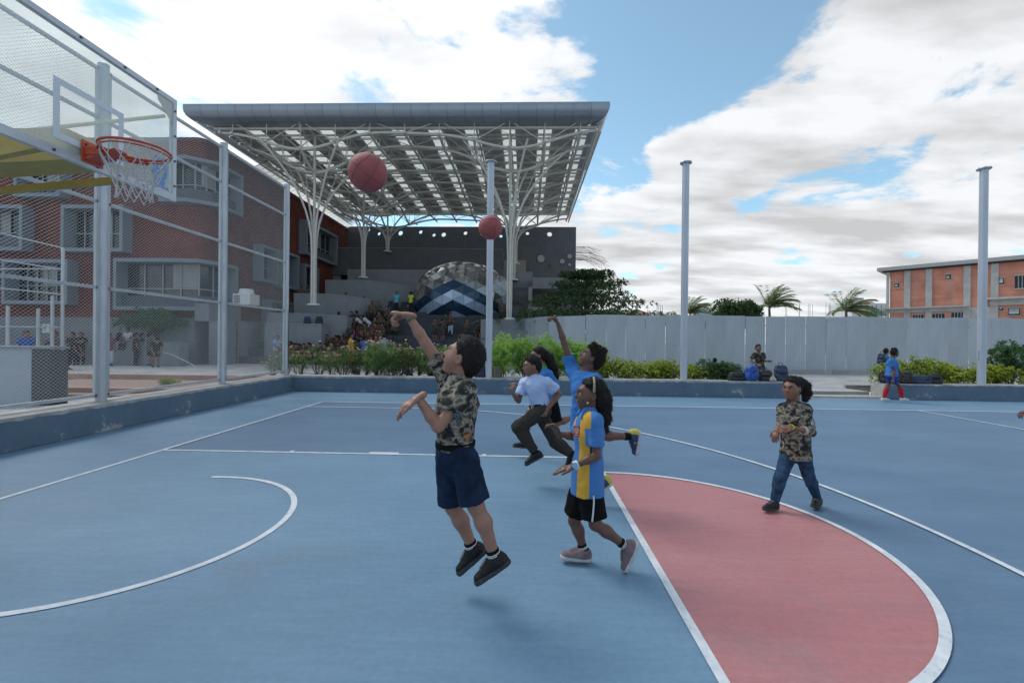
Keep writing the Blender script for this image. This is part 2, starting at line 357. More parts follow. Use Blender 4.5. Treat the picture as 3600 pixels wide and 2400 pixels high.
wall_box('kerb_wall', (KX, KY, 0), (GX0, KY+0.58, KH), M_kerb, 'low blue peeling kerb wall along far side of court with school bags on it', 'kerb wall')
kw_ = wall_box('kerb_wall', (GX1, KY, 0), (32, KY+0.58, KH-0.02), M_kerb, 'low blue kerb wall right of the court entrance with raw concrete end', 'kerb wall')
mb = MB(); mb.box((GX1-0.004, KY+0.02, 0.0), (GX1+0.0, KY+0.56, KH-0.04)); 
wpart(mb, 'end_face', M_conc, kw_)
mb = MB(); mb.box((GX0+.003, KY+0.03, 0.001), (GX1-.006, KY+0.60, 0.065)); struct('entrance_step', mb, M_conc)
mb = MB(); mb.box((GX0+.003, KY+0.60, 0.02), (GX1-.006, KY+0.95, 0.156)); struct('entrance_ramp', mb, mat('entrance_slab', (0.47, 0.455, 0.43), 0.8, var=0.1, scale=6))
mb = MB(); mb.box((GX0+0.4, KY+0.5, 0.065), (GX0+1.6, KY+0.58, 0.075)); struct('entrance_rubber_strip', mb, mat('grey_rubber', (0.10, 0.11, 0.13), 0.7))
# planting beds behind the kerb, pale edge
M_soil = mat('soil', (0.11, 0.075, 0.05), 0.95, var=0.4, scale=8, bump=0.8, bscale=30)
for (a, b_) in ((KX-0.3, GX0-0.3), (GX1, 32)):
    mb = MB(); mb.add([(a, KY+0.58, PZ+.02), (b_, KY+0.58, PZ+.02), (b_, KY+1.6, PZ+.02), (a, KY+1.6, PZ+.02)], [(0, 1, 2, 3)]); struct('planting_bed', mb, M_soil)
    mb = MB(); mb.box((a, KY+1.6, PZ), (b_, KY+1.72, PZ+0.10)); struct('planting_bed_edge', mb, M_conc)
# leaf and litter specks on the court
for i in range(0):
    x, y = random.uniform(0.2, 13), random.uniform(-1.5, 8.8); r = random.uniform(0.008, 0.02)
    mb = MB(); mb.add([(x+r*1.6*math.cos(t), y+r*math.sin(t), 0.016+0.003*(k % 2)) for k, t in enumerate((0, 1.2, 2.6, 3.5, 4.9))], [(0, 1, 2, 3, 4)])
    tag(mb.build('fallen_leaf', mat('dry_leaf', (0.22, 0.16, 0.09), 0.8)), 'tiny dry leaf speck lying on the blue court floor', 'leaf', 'dry leaf specks scattered on the court')
# ================================================================== basketball hoop
BX = 1.33; BZ0, BZ1 = 2.90, 3.92
M_bframe = mat('board_frame', (0.50, 0.54, 0.58), 0.38, metal=0.25, var=0.06, scale=7)
M_steel = mat('dark_bolt', (0.10, 0.10, 0.11), 0.4, metal=0.9)
M_orange = mat('rim_paint', (0.52, 0.075, 0.028), 0.42, var=0.14, scale=30, bump=0.05)
M_yel = mat('yellow_paint', (0.42, 0.30, 0.075), 0.5, var=0.12, scale=5)
M_cream = mat('cream_paint', (0.70, 0.62, 0.42), 0.5, var=0.1, scale=5)
def glass_mat(name, tint=(0.9, 0.94, 0.93), fac=0.22, rough=0.05):
    m = bpy.data.materials.new(name); m.use_nodes = True; MATS[name] = m; N = m.node_tree.nodes; L = m.node_tree.links
    b = N['Principled BSDF']; b.inputs['Base Color'].default_value = (*tint, 1); b.inputs['Roughness'].default_value = rough
    tr = N.new('ShaderNodeBsdfTransparent'); tr.inputs[0].default_value = (0.93, 0.96, 0.95, 1)
    tc = N.new('ShaderNodeTexCoord'); n = N.new('ShaderNodeTexNoise'); n.inputs['Scale'].default_value = 3; n.inputs['Detail'].default_value = 8; L.new(tc.outputs['Object'], n.inputs['Vector'])
    mr = N.new('ShaderNodeMapRange'); L.new(n.outputs[0], mr.inputs[0]); mr.inputs[1].default_value = 0.3; mr.inputs[2].default_value = 0.7; mr.inputs[3].default_value = fac*0.75; mr.inputs[4].default_value = fac*1.25
    mx = N.new('ShaderNodeMixShader'); L.new(mr.outputs[0], mx.inputs[0]); L.new(tr.outputs[0], mx.inputs[1]); L.new(b.outputs[0], mx.inputs[2])
    L.new(mx.outputs[0], N['Material Output'].inputs[0]); return m
M_bglass = glass_mat('backboard_glass', (0.82, 0.88, 0.86), 0.26)
hoop = thing('basketball_hoop', 'basketball stand with clear framed backboard, orange rim and yellow support arm', 'basketball hoop', (-1.2, 0, 0))
board = MB(); board.box((BX-0.012, -0.86, BZ0+0.04), (BX, 0.86, BZ1-0.04)); board = wpart(board, 'backboard', M_bglass, hoop)
fw = 0.045; mb = MB()
for (a, b_) in (((BX-0.03, -0.9, BZ1-fw), (BX+0.012, 0.9, BZ1)), ((BX-0.03, -0.9, BZ0), (BX+0.012, 0.9, BZ0+fw+0.02)), ((BX-0.03, 0.9-fw, BZ0+fw+0.02), (BX+0.012, 0.9, BZ1-fw)), ((BX-0.03, -0.9, BZ0+fw+0.02), (BX+0.012, -0.9+fw, BZ1-fw))): mb.box(a, b_)
wpart(mb, 'frame', M_bframe, board)
mb = MB(); t = 0.05; w, z0, z1 = 0.30, 3.03, 3.49; x = BX+0.003
for (a, b_) in (((x, -w, z1-t), (x+.002, w, z1)), ((x, -w, z0), (x+.002, w, z0+t)), ((x, w-t, z0+t), (x+.002, w, z1-t)), ((x, -w, z0+t), (x+.002, -w+t, z1-t))): mb.box(a, b_)
wpart(mb, 'target_rectangle', mat('target_white', (0.62, 0.68, 0.74), 0.5), board)
for (y, z) in [(-0.6, BZ1-.02), (-.1, BZ1-.02), (.3, BZ1-.02), (.65, BZ1-.02), (.875, 3.8), (.875, 3.55), (.875, 3.3), (.875, 3.05), (.5, BZ0+.03), (.05, BZ0+.03), (.25, BZ0+.03), (-.3, BZ0+.03)]:
    mb = MB(); mb.tube((BX+.010, y, z), (BX+.020, y, z), 0.011, 8); wpart(mb, 'bolt', M_steel, board)
mb = MB(); mb.add([(BX+.0035, .855, BZ1-.042), (BX+.0035, .66, BZ1-.042), (BX+.0035, .67, BZ1-.10), (BX+.0035, .855, BZ1-.26)], [(0, 1, 2, 3)]); wpart(mb, 'corner_gusset', mat('gusset', (0.55, 0.54, 0.50), 0.5), board)
mb = MB()     # blue sticker, worn lettering and all
random.seed(3)
for i in range(150):
    y = random.uniform(.60, .80); z = random.uniform(2.99, 3.27)
    if (y-.7)**2/.008+(z-3.14)**2/.018 < 1.0: s_ = random.uniform(.004, .012); mb.obox((BX+.0045+.00001*i, y, z), (.0006, 0, 0), V((0, s_, s_*random.uniform(-1, 1))), V((0, -s_*.3, s_*1.2)))
for i in range(9): mb.box((BX+.004, .60+.024*i, 2.985), (BX+.0045, .617+.024*i, 3.005))
wpart(mb, 'sticker', mat('blue_sticker', (0.10, 0.30, 0.62), 0.5), board, label='worn blue sticker in the lower corner of the backboard', kind='stuff')
RC = V((BX+0.15+0.228, 0.0, 3.05))
mb = MB(); mb.path([RC+V((0.232*math.cos(2*math.pi*i/40), 0.232*math.sin(2*math.pi*i/40), 0)) for i in range(40)], 0.0105, 8, closed=True)
rim = wpart(mb, 'rim', M_orange, hoop, True)
mb = MB()     # back cowl of the rim
for i in range(14):
    a0, a1 = R(110+140*i/14), R(110+140*(i+1)/14)
    p0 = RC+V((.236*math.cos(a0), .236*math.sin(a0), 0)); p1 = RC+V((.236*math.cos(a1), .236*math.sin(a1), 0))
    mb.add([p0+V((0, 0, -.045)), p1+V((0, 0, -.045)), p1+V((0, 0, .012)), p0+V((0, 0, .012))], [(0, 1, 2, 3)])
for i in range(24):   # lower second ring
    pass
mb.path([RC+V((0.226*math.cos(2*math.pi*i/40), 0.226*math.sin(2*math.pi*i/40), -0.026)) for i in range(40)], 0.006, 6, closed=True)
wpart(mb, 'rim_band', M_orange, rim, True)
mb = MB(); mb.box((BX+.012, -.09, 2.93), (BX+.024, .09, 3.10)); mb.box((BX+.024, -.075, 2.985), (BX+.155, .075, 3.045))
mb.add([(BX+.024, -.07, 2.945), (BX+.024, .07, 2.945), (BX+.26, .055, 3.03), (BX+.26, -.055, 3.03), (BX+.024, -.07, 2.99), (BX+.024, .07, 2.99), (BX+.26, .055, 3.045), (BX+.26, -.055, 3.045)], [(0, 1, 2, 3), (4, 7, 6, 5), (0, 4, 5, 1), (3, 2, 6, 7), (0, 3, 7, 4), (1, 5, 6, 2)])
wpart(mb, 'rim_bracket', M_orange, hoop)
for (y, z) in ((-.06, 3.07), (.06, 3.07), (-.06, 2.955), (.06, 2.955)):
    mb = MB(); mb.tube((BX+.024, y, z), (BX+.036, y, z), .010, 8); wpart(mb, 'bolt', M_steel, hoop)
# net: 12 loops, knotted diamonds
mb = MB(); random.seed(11); nn = 12; lev = [(0.232, -0.01), (0.205, -0.10), (0.165, -0.185), (0.135, -0.265), (0.118, -0.335), (0.122, -0.40)]
jit = [[(random.uniform(-.012, .012), random.uniform(-.014, .012)) for _ in range(nn)] for _ in lev]
def npnt(k, i):
    r, z = lev[k]; a = 2*math.pi*((i % nn)+0.5*(k % 2))/nn; j = jit[k][i % nn]; r += j[0] if k else 0
    return RC+V((r*math.cos(a), r*math.sin(a), z+(j[1] if k else 0)))
for k in range(len(lev)-1):
    for i in range(nn):
        for j in ((i, i+1) if k % 2 else (i-1, i)):
            p, q = npnt(k, i), npnt(k+1, j); mid = (p+q)/2+V((0, 0, -.006)); mb.path([p, mid, q], .0042, 5)
for i in range(nn): mb.ball(npnt(5, i), .008, 6, 4)
wpart(mb, 'net', mat('net_cord', (0.50, 0.50, 0.51), 0.8), hoop, True)
# support: yellow box arm to the stand behind the baseline, braces
mb = MB(); mb.add([(BX-.05, -.14, 2.92), (BX-.05, .14, 2.92), (BX-.05, .14, 3.16), (BX-.05, -.14, 3.16), (-1.15, -.17, 2.80), (-1.15, .17, 2.80), (-1.15, .17, 3.18), (-1.15, -.17, 3.18)], [(0, 1, 2, 3), (4, 7, 6, 5), (0, 4, 5, 1), (3, 2, 6, 7), (1, 5, 6, 2), (0, 3, 7, 4)])
wpart(mb, 'support_arm', M_yel, hoop)
mb = MB(); mb.bar((BX-.05, .35, 2.93), (-1.15, .12, 2.62), .06, .05); wpart(mb, 'lower_brace', M_yel, hoop)
mb = MB(); mb.bar((BX-.05, -.35, 2.93), (-1.15, -.12, 2.62), .06, .05); wpart(mb, 'lower_brace', M_yel, hoop)
mb = MB(); mb.tube((BX-.03, .80, 3.72), (BX-1.2, -.05, 3.12), .018, 8); wpart(mb, 'upper_brace', M_cream, hoop)
mb = MB(); mb.tube((BX-.03, -.80, 3.72), (BX-1.2, .05, 3.12), .018, 8); wpart(mb, 'upper_brace', M_cream, hoop)
mb = MB(); mb.bar((-1.2, 0, 0.0), (-1.2, 0, 3.22), .34, .30, (0, 1, 0)); wpart(mb, 'mast', M_yel, hoop)
mb = MB(); mb.box((-1.75, -.6, 0.016), (-.7, .6, .22)); wpart(mb, 'base', M_yel, hoop)

# ================================================================== chain link fence on the left kerb
M_galv = mat('galvanised', (0.47, 0.51, 0.55), 0.42, metal=0.35, var=0.14, scale=6, stretch=(1, 1, 0.3))
M_wire = mat('fence_wire', (0.52, 0.54, 0.55), 0.45, metal=0.2)
FX, FTOP = -2.26, 6.08
FY = [-2.3, 0.78, 3.87, 6.94, 9.78]
RZ = [0.55, 2.35, 3.78, 5.17, 5.98]
fence = thing('chain_link_fence', 'tall galvanised chain link fence with round posts on the left kerb wall', 'fence', (FX, 5, KH))
for y in FY:
    mb = MB(); mb.tube((FX, y, KH), (FX, y, FTOP), .078, 18); mb.lathe((FX, y, FTOP), [(.082, 0), (.082, .02), (.05, .04)], 18); wpart(mb, 'post', M_galv, fence, True)
for k in range(len(FY)-1):
    ya, yb = FY[k]+.10, FY[k+1]-.10
    for i, z in enumerate(RZ):
        mb = MB(); mb.bar((FX, ya, z), (FX, yb, z), .05, .05); wpart(mb, 'rail', M_galv, fence)
    for y in (ya, yb):
        mb = MB(); mb.bar((FX, y, RZ[0]-.04), (FX, y, RZ[-1]+.04), .05, .055, (0, 1, 0)); wpart(mb, 'frame_bar', M_galv, fence)
    mb = MB(); za, zb = RZ[0]+.02, RZ[-1]-.01; dy, dz = .035, .0265
    def wire(p, q):
        o = len(mb.v); d = (V(q)-V(p)).normalized(); n1 = V((1, 0, 0)); n2 = d.cross(n1); r = .0021
        for e in (p, q):
            for t in range(3): a = 2*math.pi*t/3; mb.v.append(tuple(V(e)+(n1*math.cos(a)+n2*math.sin(a))*r))
        for t in range(3): mb.f.append((o+t, o+(t+1) % 3, o+3+(t+1) % 3, o+3+t)); mb.mi.append(0)
    sl_ = dz/dy; n = int(((yb-ya)*sl_+(zb-za))/(2*dz))
    for sgn in (1, -1):
        for i in range(1, n+1):
            c = za-(yb-ya)*sl_+i*2*dz      # z at ya (for rising lines)
            pts = []
            y0_ = max(ya, ya+(za-c)/sl_); y1_ = min(yb, ya+(zb-c)/sl_)
            if y1_-y0_ < .02: continue
            p, q = (y0_, c+(y0_-ya)*sl_), (y1_, c+(y1_-ya)*sl_)
            f = (lambda y: y) if sgn > 0 else (lambda y: ya+yb-y)
            wire((FX+.031+.002*sgn, f(p[0]), p[1]), (FX+.031+.002*sgn, f(q[0]), q[1]))
    # wire wrapped round the rails
    for z in RZ:
        for i in range(int((yb-ya)/.07)):
            y = ya+i*.07; wire((FX+.035, y, z-.03), (FX+.035, y+.05, z+.03))
    wpart(mb, 'chain_link_mesh', M_wire, fence, kind='stuff')
mb = MB(); mb.path([(FX+.1, FY[-1]-.02, 2.4), (FX+.09, FY[-1]-.02, 1.2), (FX+.1, FY[-1], .62), (FX+.25, FY[-1]+.1, .52), (FX+.7, FY[-1]+.3, .46), (FX+1.4, FY[-1]+.35, .30)], .008, 6)
tag(mb.build('cable', mat('black_rubber', (0.02, 0.02, 0.02), 0.5)), 'thin black cable running down the last fence post', 'cable')
# ================================================================== light poles on the far kerb
M_pole = mat('pole_paint', (0.46, 0.50, 0.56), 0.36, metal=0.2, var=0.10, scale=3, stretch=(1, 1, 0.2))
for k, (px, top, lab) in enumerate(((1718, 6.72, 'grey steel pole in front of the glass dome and steps'), (2403, 6.68, 'grey steel pole standing free against the sky beside yellow-green shrubs'), (3450, 6.5, 'grey steel pole at right in front of the red brick factory'))):
    b0 = PY(px, 1340, KY+0.27); x = b0.x
    t = thing('steel_pole', lab, 'pole', (x, KY+.27, KH-.02), group='steel poles along the far kerb')
    mb = MB(); mb.tube((x, KY+.27, KH-.02), (x, KY+.27, top), .098, 22); wpart(mb, 'shaft', M_pole, t, True)
    mb = MB(); mb.lathe((x, KY+.27, top), [(.10, -.02), (.165, 0.0), (.17, .02), (.165, .03), (.05, .04)], 22); wpart(mb, 'cap_plate', M_pole, t)
    for a in range(6):
        mb = MB(); q = a*math.pi/3; mb.tube((x+.14*math.cos(q), KY+.27+.14*math.sin(q), top-.02), (x+.14*math.cos(q), KY+.27+.14*math.sin(q), top+.05), .012, 6); wpart(mb, 'cap_bolt', M_steel, t)
    mb = MB(); mb.box((x-.115, KY+.25, 1.15), (x-.09, KY+.30, 1.40)); wpart(mb, 'junction_plate', M_pole, t)
# ================================================================== grey metal hoarding
HY = 17.8
M_hoard = mat('hoarding_sheet', (0.40, 0.445, 0.485), 0.48, metal=0.1, var=0.10, scale=1.6, stretch=(1, 1, .22), objvar=0.07, bump=.25, bscale=5)
M_cblock = mat('concrete_block', (0.33, 0.33, 0.325), 0.85, var=0.2, scale=4, bump=0.3, objvar=0.14)
hoard = thing('metal_hoarding', 'long grey corrugated metal hoarding behind the paving', 'hoarding', (16, HY, PZ))
def sheet_mesh(h):
    mb = MB(); w = 0.898; n = 9; vs = []; x = 0.0; prof = [(0, 0)]
    p = w/n
    for i in range(n):
        a = i*p; prof += [(a+p*.36, 0), (a+p*.46, -.008), (a+p*.84, -.008), (a+p*.94, 0)]
    prof.append((w, 0)); k = len(prof)
    for z in (0, h):
        for (x, y) in prof: vs.append((x, y, z))
    mb.add(vs, [(i, i+1, k+i+1, k+i) for i in range(k-1)])
    return mb.mesh('hoarding_panel', M_hoard)
hp = [(6.05, 19.6), (6.45, 18.9), (7.0, 18.35), (7.75, 17.98), (8.62, HY)]
pts = [V((3.6, 25.5, 0)), V((4.2, 23.6, 0)), V((4.8, 22.0, 0)), V((5.35, 20.8, 0)), V((6.0, 19.7, 0)), V((6.75, 18.9, 0)), V((7.7, 18.2, 0)), V((8.62, HY+.0, 0))]
for i in range(44): pts.append(V((8.62+.91*(i+1), HY+.0, 0)))
seg = sheet_mesh(2.5); random.seed(5)
for i in range(len(pts)-1):
    a, b_ = pts[i], pts[i+1]; d = b_-a
    o = link('hoarding_panel', seg, hoard, (a.x-16, a.y-HY+random.uniform(-.012, .012), 0.12+random.uniform(-.022, .016)))
    o.rotation_euler = (0, random.uniform(-.004, .004), math.atan2(d.y, d.x)); o.scale = ((d.length-.012)/.898, 1, 1)
    for z in (.25, 1.25, 2.42):
        for u in (.06, .5, .94):
            q = a+d*u; mb = MB(); mb.ball((q.x, q.y-.02, PZ+z), .013, 6, 4); wpart(mb, 'rivet', M_steel, hoard) if i < 36 and i % 2 == 0 else None
for z in (.5, 2.2):
    mb = MB(); mb.path([(p.x, p.y+.06, PZ+z) for p in pts], .03, 6); wpart(mb, 'back_rail', M_steel, hoard)
kb = MB(); kb.box((0.004, -.14, 0), (.396, .0, .17)); kbm = kb.mesh('kerb_block', M_cblock)
kroot = thing('concrete_block_kerb', 'row of grey concrete blocks along the foot of the metal hoarding', 'kerb', (8, HY-.04, PZ))
for i in range(82): o = link('kerb_block', kbm, kroot, (.4*i, random.uniform(-.01, .01), 0))

# ================================================================== brick teaching block on the left
def brick_mat(name, c1, c2, mortar, bw=.23, bh=.076, ms=.010, axis='front', var=1.0):
    m = mat(name, c1, 0.9, spec=.12); N, L, b = nodes_of(m)
    geo = N.new('ShaderNodeNewGeometry'); sp = N.new('ShaderNodeSeparateXYZ'); L.new(geo.outputs['Position'], sp.inputs[0])
    ad = N.new('ShaderNodeMath'); ad.operation = 'ADD'; L.new(sp.outputs[0], ad.inputs[0]); L.new(sp.outputs[1], ad.inputs[1])
    cb = N.new('ShaderNodeCombineXYZ'); L.new(ad.outputs[0], cb.inputs[0]); L.new(sp.outputs[2], cb.inputs[1])
    br = N.new('ShaderNodeTexBrick'); L.new(cb.outputs[0], br.inputs['Vector']); br.inputs['Scale'].default_value = 1
    br.inputs['Brick Width'].default_value = bw; br.inputs['Row Height'].default_value = bh; br.inputs['Mortar Size'].default_value = ms
    br.inputs['Color1'].default_value = (*c1, 1); br.inputs['Color2'].default_value = (*c2, 1); br.inputs['Mortar'].default_value = (*mortar, 1)
    n = N.new('ShaderNodeTexNoise'); n.inputs['Scale'].default_value = .8; n.inputs['Detail'].default_value = 9; L.new(geo.outputs['Position'], n.inputs['Vector'])
    mr = N.new('ShaderNodeMapRange'); L.new(n.outputs[0], mr.inputs[0]); mr.inputs[1].default_value = .3; mr.inputs[2].default_value = .7; mr.inputs[3].default_value = .78; mr.inputs[4].default_value = 1.18
    hv = N.new('ShaderNodeHueSaturation'); L.new(mr.outputs[0], hv.inputs['Value']); L.new(br.outputs[0], hv.inputs['Color']); L.new(hv.outputs[0], b.inputs['Base Color'])
    bp = N.new('ShaderNodeBump'); bp.inputs['Strength'].default_value = .7; bp.inputs['Distance'].default_value = .01; bp.invert = True; L.new(br.outputs['Fac'], bp.inputs['Height']); L.new(bp.outputs[0], b.inputs['Normal'])
    return m
M_brick = brick_mat('brick', (0.205, 0.050, 0.032), (0.140, 0.035, 0.024), (0.17, 0.10, 0.085))
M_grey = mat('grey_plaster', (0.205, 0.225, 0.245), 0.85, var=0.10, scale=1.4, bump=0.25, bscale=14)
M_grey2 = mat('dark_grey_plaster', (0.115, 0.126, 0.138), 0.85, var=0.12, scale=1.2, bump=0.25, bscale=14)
M_wframe = mat('window_surround', (0.20, 0.245, 0.285), 0.6, var=0.06, scale=3)
M_metalwin = mat('window_metal', (0.30, 0.34, 0.38), 0.5)
M_glassd = mat('dark_glass', (0.018, 0.024, 0.030), 0.08, spec=0.6)
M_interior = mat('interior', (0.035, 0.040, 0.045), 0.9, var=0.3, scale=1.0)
M_curtain = mat('curtain', (0.30, 0.31, 0.30), 0.9, var=0.2, scale=12, stretch=(1, 1, .1))
BYF, BXS, BTOP, RAD = 20.3, -12.45, 12.1, 0.35       # front face, side face, parapet, rounded corner
blk = thing('brick_school_block', 'three storey red brick school building with grey framed windows behind the fence', 'building', (-20, BYF, PZ))
def outline(off=0.0, xl=-46.0, yb=41.0, n=10):
    pts = [(xl, BYF-off)]
    cx, cy = BXS-RAD, BYF+RAD
    pts += [(cx+(RAD+off)*math.sin(R(90*i/n)), cy-(RAD+off)*math.cos(R(90*i/n))) for i in range(n+1)]
    pts.append((BXS+off, yb)); return pts
def along(pts, lo, hi):       # piece of a polyline by arc length
    out = []; s = 0
    for i in range(len(pts)-1):
        a, b_ = V((*pts[i], 0)), V((*pts[i+1], 0)); l = (b_-a).length
        for t in ([lo-s] if 0 <= lo-s <= l else []): out.append(a+(b_-a)*(t/l))
        if lo < s+l < hi: out.append(b_)
        for t in ([hi-s] if 0 <= hi-s <= l else []): out.append(a+(b_-a)*(t/l))
        s += l
    return out
OL = outline(); OL0 = -46.0
def s_of(px, py):            # arc length along the facade seen at a pixel
    p = PY(px, py, BYF)
    if p.x < BXS-RAD: return p.x-OL0, p.z
    q = PX(px, py, BXS)
    if q.y > BYF+RAD: return (BXS-RAD-OL0)+RAD*math.pi/2+(q.y-BYF-RAD), q.z
    t = (p.x-(BXS-RAD))/(RAD); t = max(0, min(1, t*.6)); return (BXS-RAD-OL0)+RAD*math.pi/2*t, p.z
wins = []   # (s0, s1, z0, z1, kind)
S0 = BXS-RAD-OL0; SC_ = RAD*math.pi/2
def win_px(x0, y0, x1, y1): s0, zt = s_of(x0, y0); s1, zb = s_of(x1, y1); zb2 = s_of(x0, y1)[1]; wins.append((s0, s1, zb2, zt))
win_px(103, 590, 240, 692); win_px(-120, 742, 110, 876); win_px(265, 742, 455, 880); win_px(62, 928, 265, 1060)
win_px(-520, 590, -130, 692); win_px(-520, 928, -120, 1060)
wins.append((s_of(445, 925)[0], S0+SC_+1.6, s_of(445, 1080)[1], s_of(445, 925)[1]))
wins.append((s_of(600, 572)[0], S0+SC_+2.0, s_of(620, 705)[1]-.05, s_of(620, 572)[1]))
for (y0, y1, za, zb) in ((27.2, 29.4, 5.2, 7.4), (30.8, 36.2, 8.1, 10.4), (30.6, 32.6, 4.7, 7.0), (25.0, 26.6, 5.3, 7.3), (26.0, 28.5, 1.2, 3.9)):
    wins.append((S0+SC_+(y0-BYF-RAD), S0+SC_+(y1-BYF-RAD), za, zb))
# walls: brick skin with openings cut out, split into cells along arc length / height
ST = S0+SC_+(41-BYF-RAD); PL = 2.55
ss = sorted(set([0, ST, S0, S0+SC_]+[S0+SC_*i/10 for i in range(1, 10)]+[a for w in wins for a in w[:2]])); zs = sorted(set([PZ, PL, BTOP]+[a for w in wins for a in w[2:]]))
def at_s(s, off=0.0):
    if s <= S0: return V((OL0+s, BYF-off, 0))
    if s >= S0+SC_: return V((BXS+off, BYF+RAD+(s-S0-SC_), 0))
    a = (s-S0)/RAD; return V((BXS-RAD+(RAD+off)*math.sin(a), BYF+RAD-(RAD+off)*math.cos(a), 0))
mb = MB(); mp_ = MB()
for i in range(len(ss)-1):
    for j in range(len(zs)-1):
        sm, zm = (ss[i]+ss[i+1])/2, (zs[j]+zs[j+1])/2
        if any(w[0]-1e-6 <= sm <= w[1]+1e-6 and w[2] <= zm <= w[3] for w in wins): continue
        a, b_ = at_s(ss[i]), at_s(ss[i+1]); t = mp_ if zm < PL else mb
        t.add([(a.x, a.y, zs[j]), (b_.x, b_.y, zs[j]), (b_.x, b_.y, zs[j+1]), (a.x, a.y, zs[j+1])], [(0, 1, 2, 3)])
wpart(mb, 'brick_wall', M_brick, blk); wpart(mp_, 'plinth_wall', M_grey, blk)
mb = MB()
inn = along(OL, 0, ST)
for i in range(len(ss)-1):
    a, b_ = at_s(ss[i], .10), at_s(ss[i+1], .10); c, d = at_s(ss[i], -.35), at_s(ss[i+1], -.35)
    mb.add([(a.x, a.y, BTOP-.16), (b_.x, b_.y, BTOP-.16), (b_.x, b_.y, BTOP+.06), (a.x, a.y, BTOP+.06), (d.x, d.y, BTOP+.06), (c.x, c.y, BTOP+.06)], [(0, 1, 2, 3), (3, 2, 4, 5)])
wpart(mb, 'parapet_coping', mat('coping', (0.13, 0.055, 0.042), .8, var=.2, scale=3), blk)
mb = MB(); mb.add([(OL0, BYF+.2, BTOP-.3), (BXS-.3, BYF+.2, BTOP-.3), (BXS-.3, 41, BTOP-.3), (OL0, 41, BTOP-.3)], [(0, 1, 2, 3)]); wpart(mb, 'roof', M_grey, blk)
for (s0, s1, z0, z1) in wins:
    n = max(1, int((s1-s0)/.6)); S = [s0+(s1-s0)*i/n for i in range(n+1)]
    def ring(off0, off1, a, b_, c, d, name, m_, par):     # strip between two heights, box section following the facade
        mb = MB()
        SS = [a+(b_-a)*i/n for i in range(n+1)]; vs = []
        for s in SS:
            p, q = at_s(s, off0), at_s(s, off1); vs += [(p.x, p.y, c), (p.x, p.y, d), (q.x, q.y, d), (q.x, q.y, c)]
        fs = []
        for i in range(n):
            k = 4*i
            fs += [(k, k+4, k+5, k+1), (k+1, k+5, k+6, k+2), (k+2, k+6, k+7, k+3), (k+3, k+7, k+4, k)]
        fs += [(0, 1, 2, 3), (4*n+3, 4*n+2, 4*n+1, 4*n)]
        mb.add(vs, fs); return wpart(mb, name, m_, par)
    f = .17; O, I = .62, -.10
    win = ring(-.62, -.60, s0, s1, z0, z1, 'window', M_interior, blk)
    ring(I, O, s0-.05, s1+.05, z1-.02, z1+f, 'surround', M_wframe, win); ring(I, O, s0-.05, s1+.05, z0-f, z0+.02, 'surround', M_wframe, win)
    ring(I, O+.003, s0-f, s0, z0-f, z1+f, 'surround', M_wframe, win); ring(I, O+.003, s1, s1+f, z0-f, z1+f, 'surround', M_wframe, win)
    ring(-.14, -.10, s0, s1, z0+.02, z1-.02, 'pane', M_glassd, win)
    if (s1-s0) > 1.2:
        k = 3 if s1-s0 < 3 else 6
        for i in range(1, k):
            s = s0+(s1-s0)*i/k; p, q = at_s(s, -.05), at_s(s, -.05); mb = MB(); mb.bar((p.x, p.y, z0), (p.x, p.y, z1), .055, .055, (0, 1, 0)); wpart(mb, 'mullion', M_metalwin, win)
        ring(-.09, -.03, s0, s1, z0+(z1-z0)*.42, z0+(z1-z0)*.42+.05, 'transom', M_metalwin, win)
        ring(-.095, -.085, s0+(s1-s0)*.42, s0+(s1-s0)*.66, z0+(z1-z0)*.45, z1-.05, 'blind', M_curtain, win)
    ring(-.09, .28, s0, s1, z0+.02, z0+.62, 'balcony_panel', mat('grey_panel', (0.085, 0.10, 0.12), .6), win) if (s1-s0) > 3.4 else None
# annex block in front of the plinth, bench ledges
ax0, ax1 = PY(735, 1100, BYF-1.2).x, BXS+.5
annex = thing('grey_annex', 'low grey concrete annex with dark opening at the foot of brick building', 'annex', ((ax0+ax1)/2, BYF-1.2, PZ))
mb = MB(); AT = 3.25
mb.box((ax0, BYF-1.2, 2.35), (ax1, BYF+1.4, AT)); mb.box((ax0, BYF-1.2, PZ), (ax0+.7, BYF+1.4, 2.35)); mb.box((ax1-1.6, BYF-1.2, PZ), (ax1, BYF+1.4, 2.35))
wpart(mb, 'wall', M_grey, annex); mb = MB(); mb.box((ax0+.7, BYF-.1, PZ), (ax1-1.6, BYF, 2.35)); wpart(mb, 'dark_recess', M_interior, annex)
wall_box('bench_wall', (-26, BYF-2.2, PZ), (ax0-1.0, BYF-1.6, PZ+.95), M_grey, 'long low grey concrete bench wall on the paving before brick building', 'bench wall')
wall_box('ledge_wall', (ax1-3.6, BYF-2.7, PZ), (ax1+.4, BYF-2.1, PZ+1.15), M_grey, 'short grey ledge wall beside the dark annex opening', 'ledge wall')
# evaporative cooler on the annex roof
c = PY(863, 1070, BYF-.4); cl = thing('air_cooler', 'white rooftop air cooler standing on the grey annex', 'air cooler', (c.x, BYF-.3, AT))
M_wht = mat('white_plastic', (0.62, 0.63, 0.62), .5, var=.05)
mb = MB(); mb.box((c.x-.45, BYF-.75, AT), (c.x+.45, BYF+.1, AT+.55)); wpart(mb, 'housing', M_wht, cl)
mb = MB(); mb.lathe((c.x, BYF-.32, AT+.55), [(.40, 0), (.36, .06), (.33, .24), (.30, .28)], 20); wpart(mb, 'fan_cowl', M_wht, cl, True)
for i in range(5): mb = MB(); mb.box((c.x-.40, BYF-.765, AT+.08+.085*i), (c.x-.08, BYF-.752, AT+.13+.085*i)); wpart(mb, 'louvre', M_steel, cl)
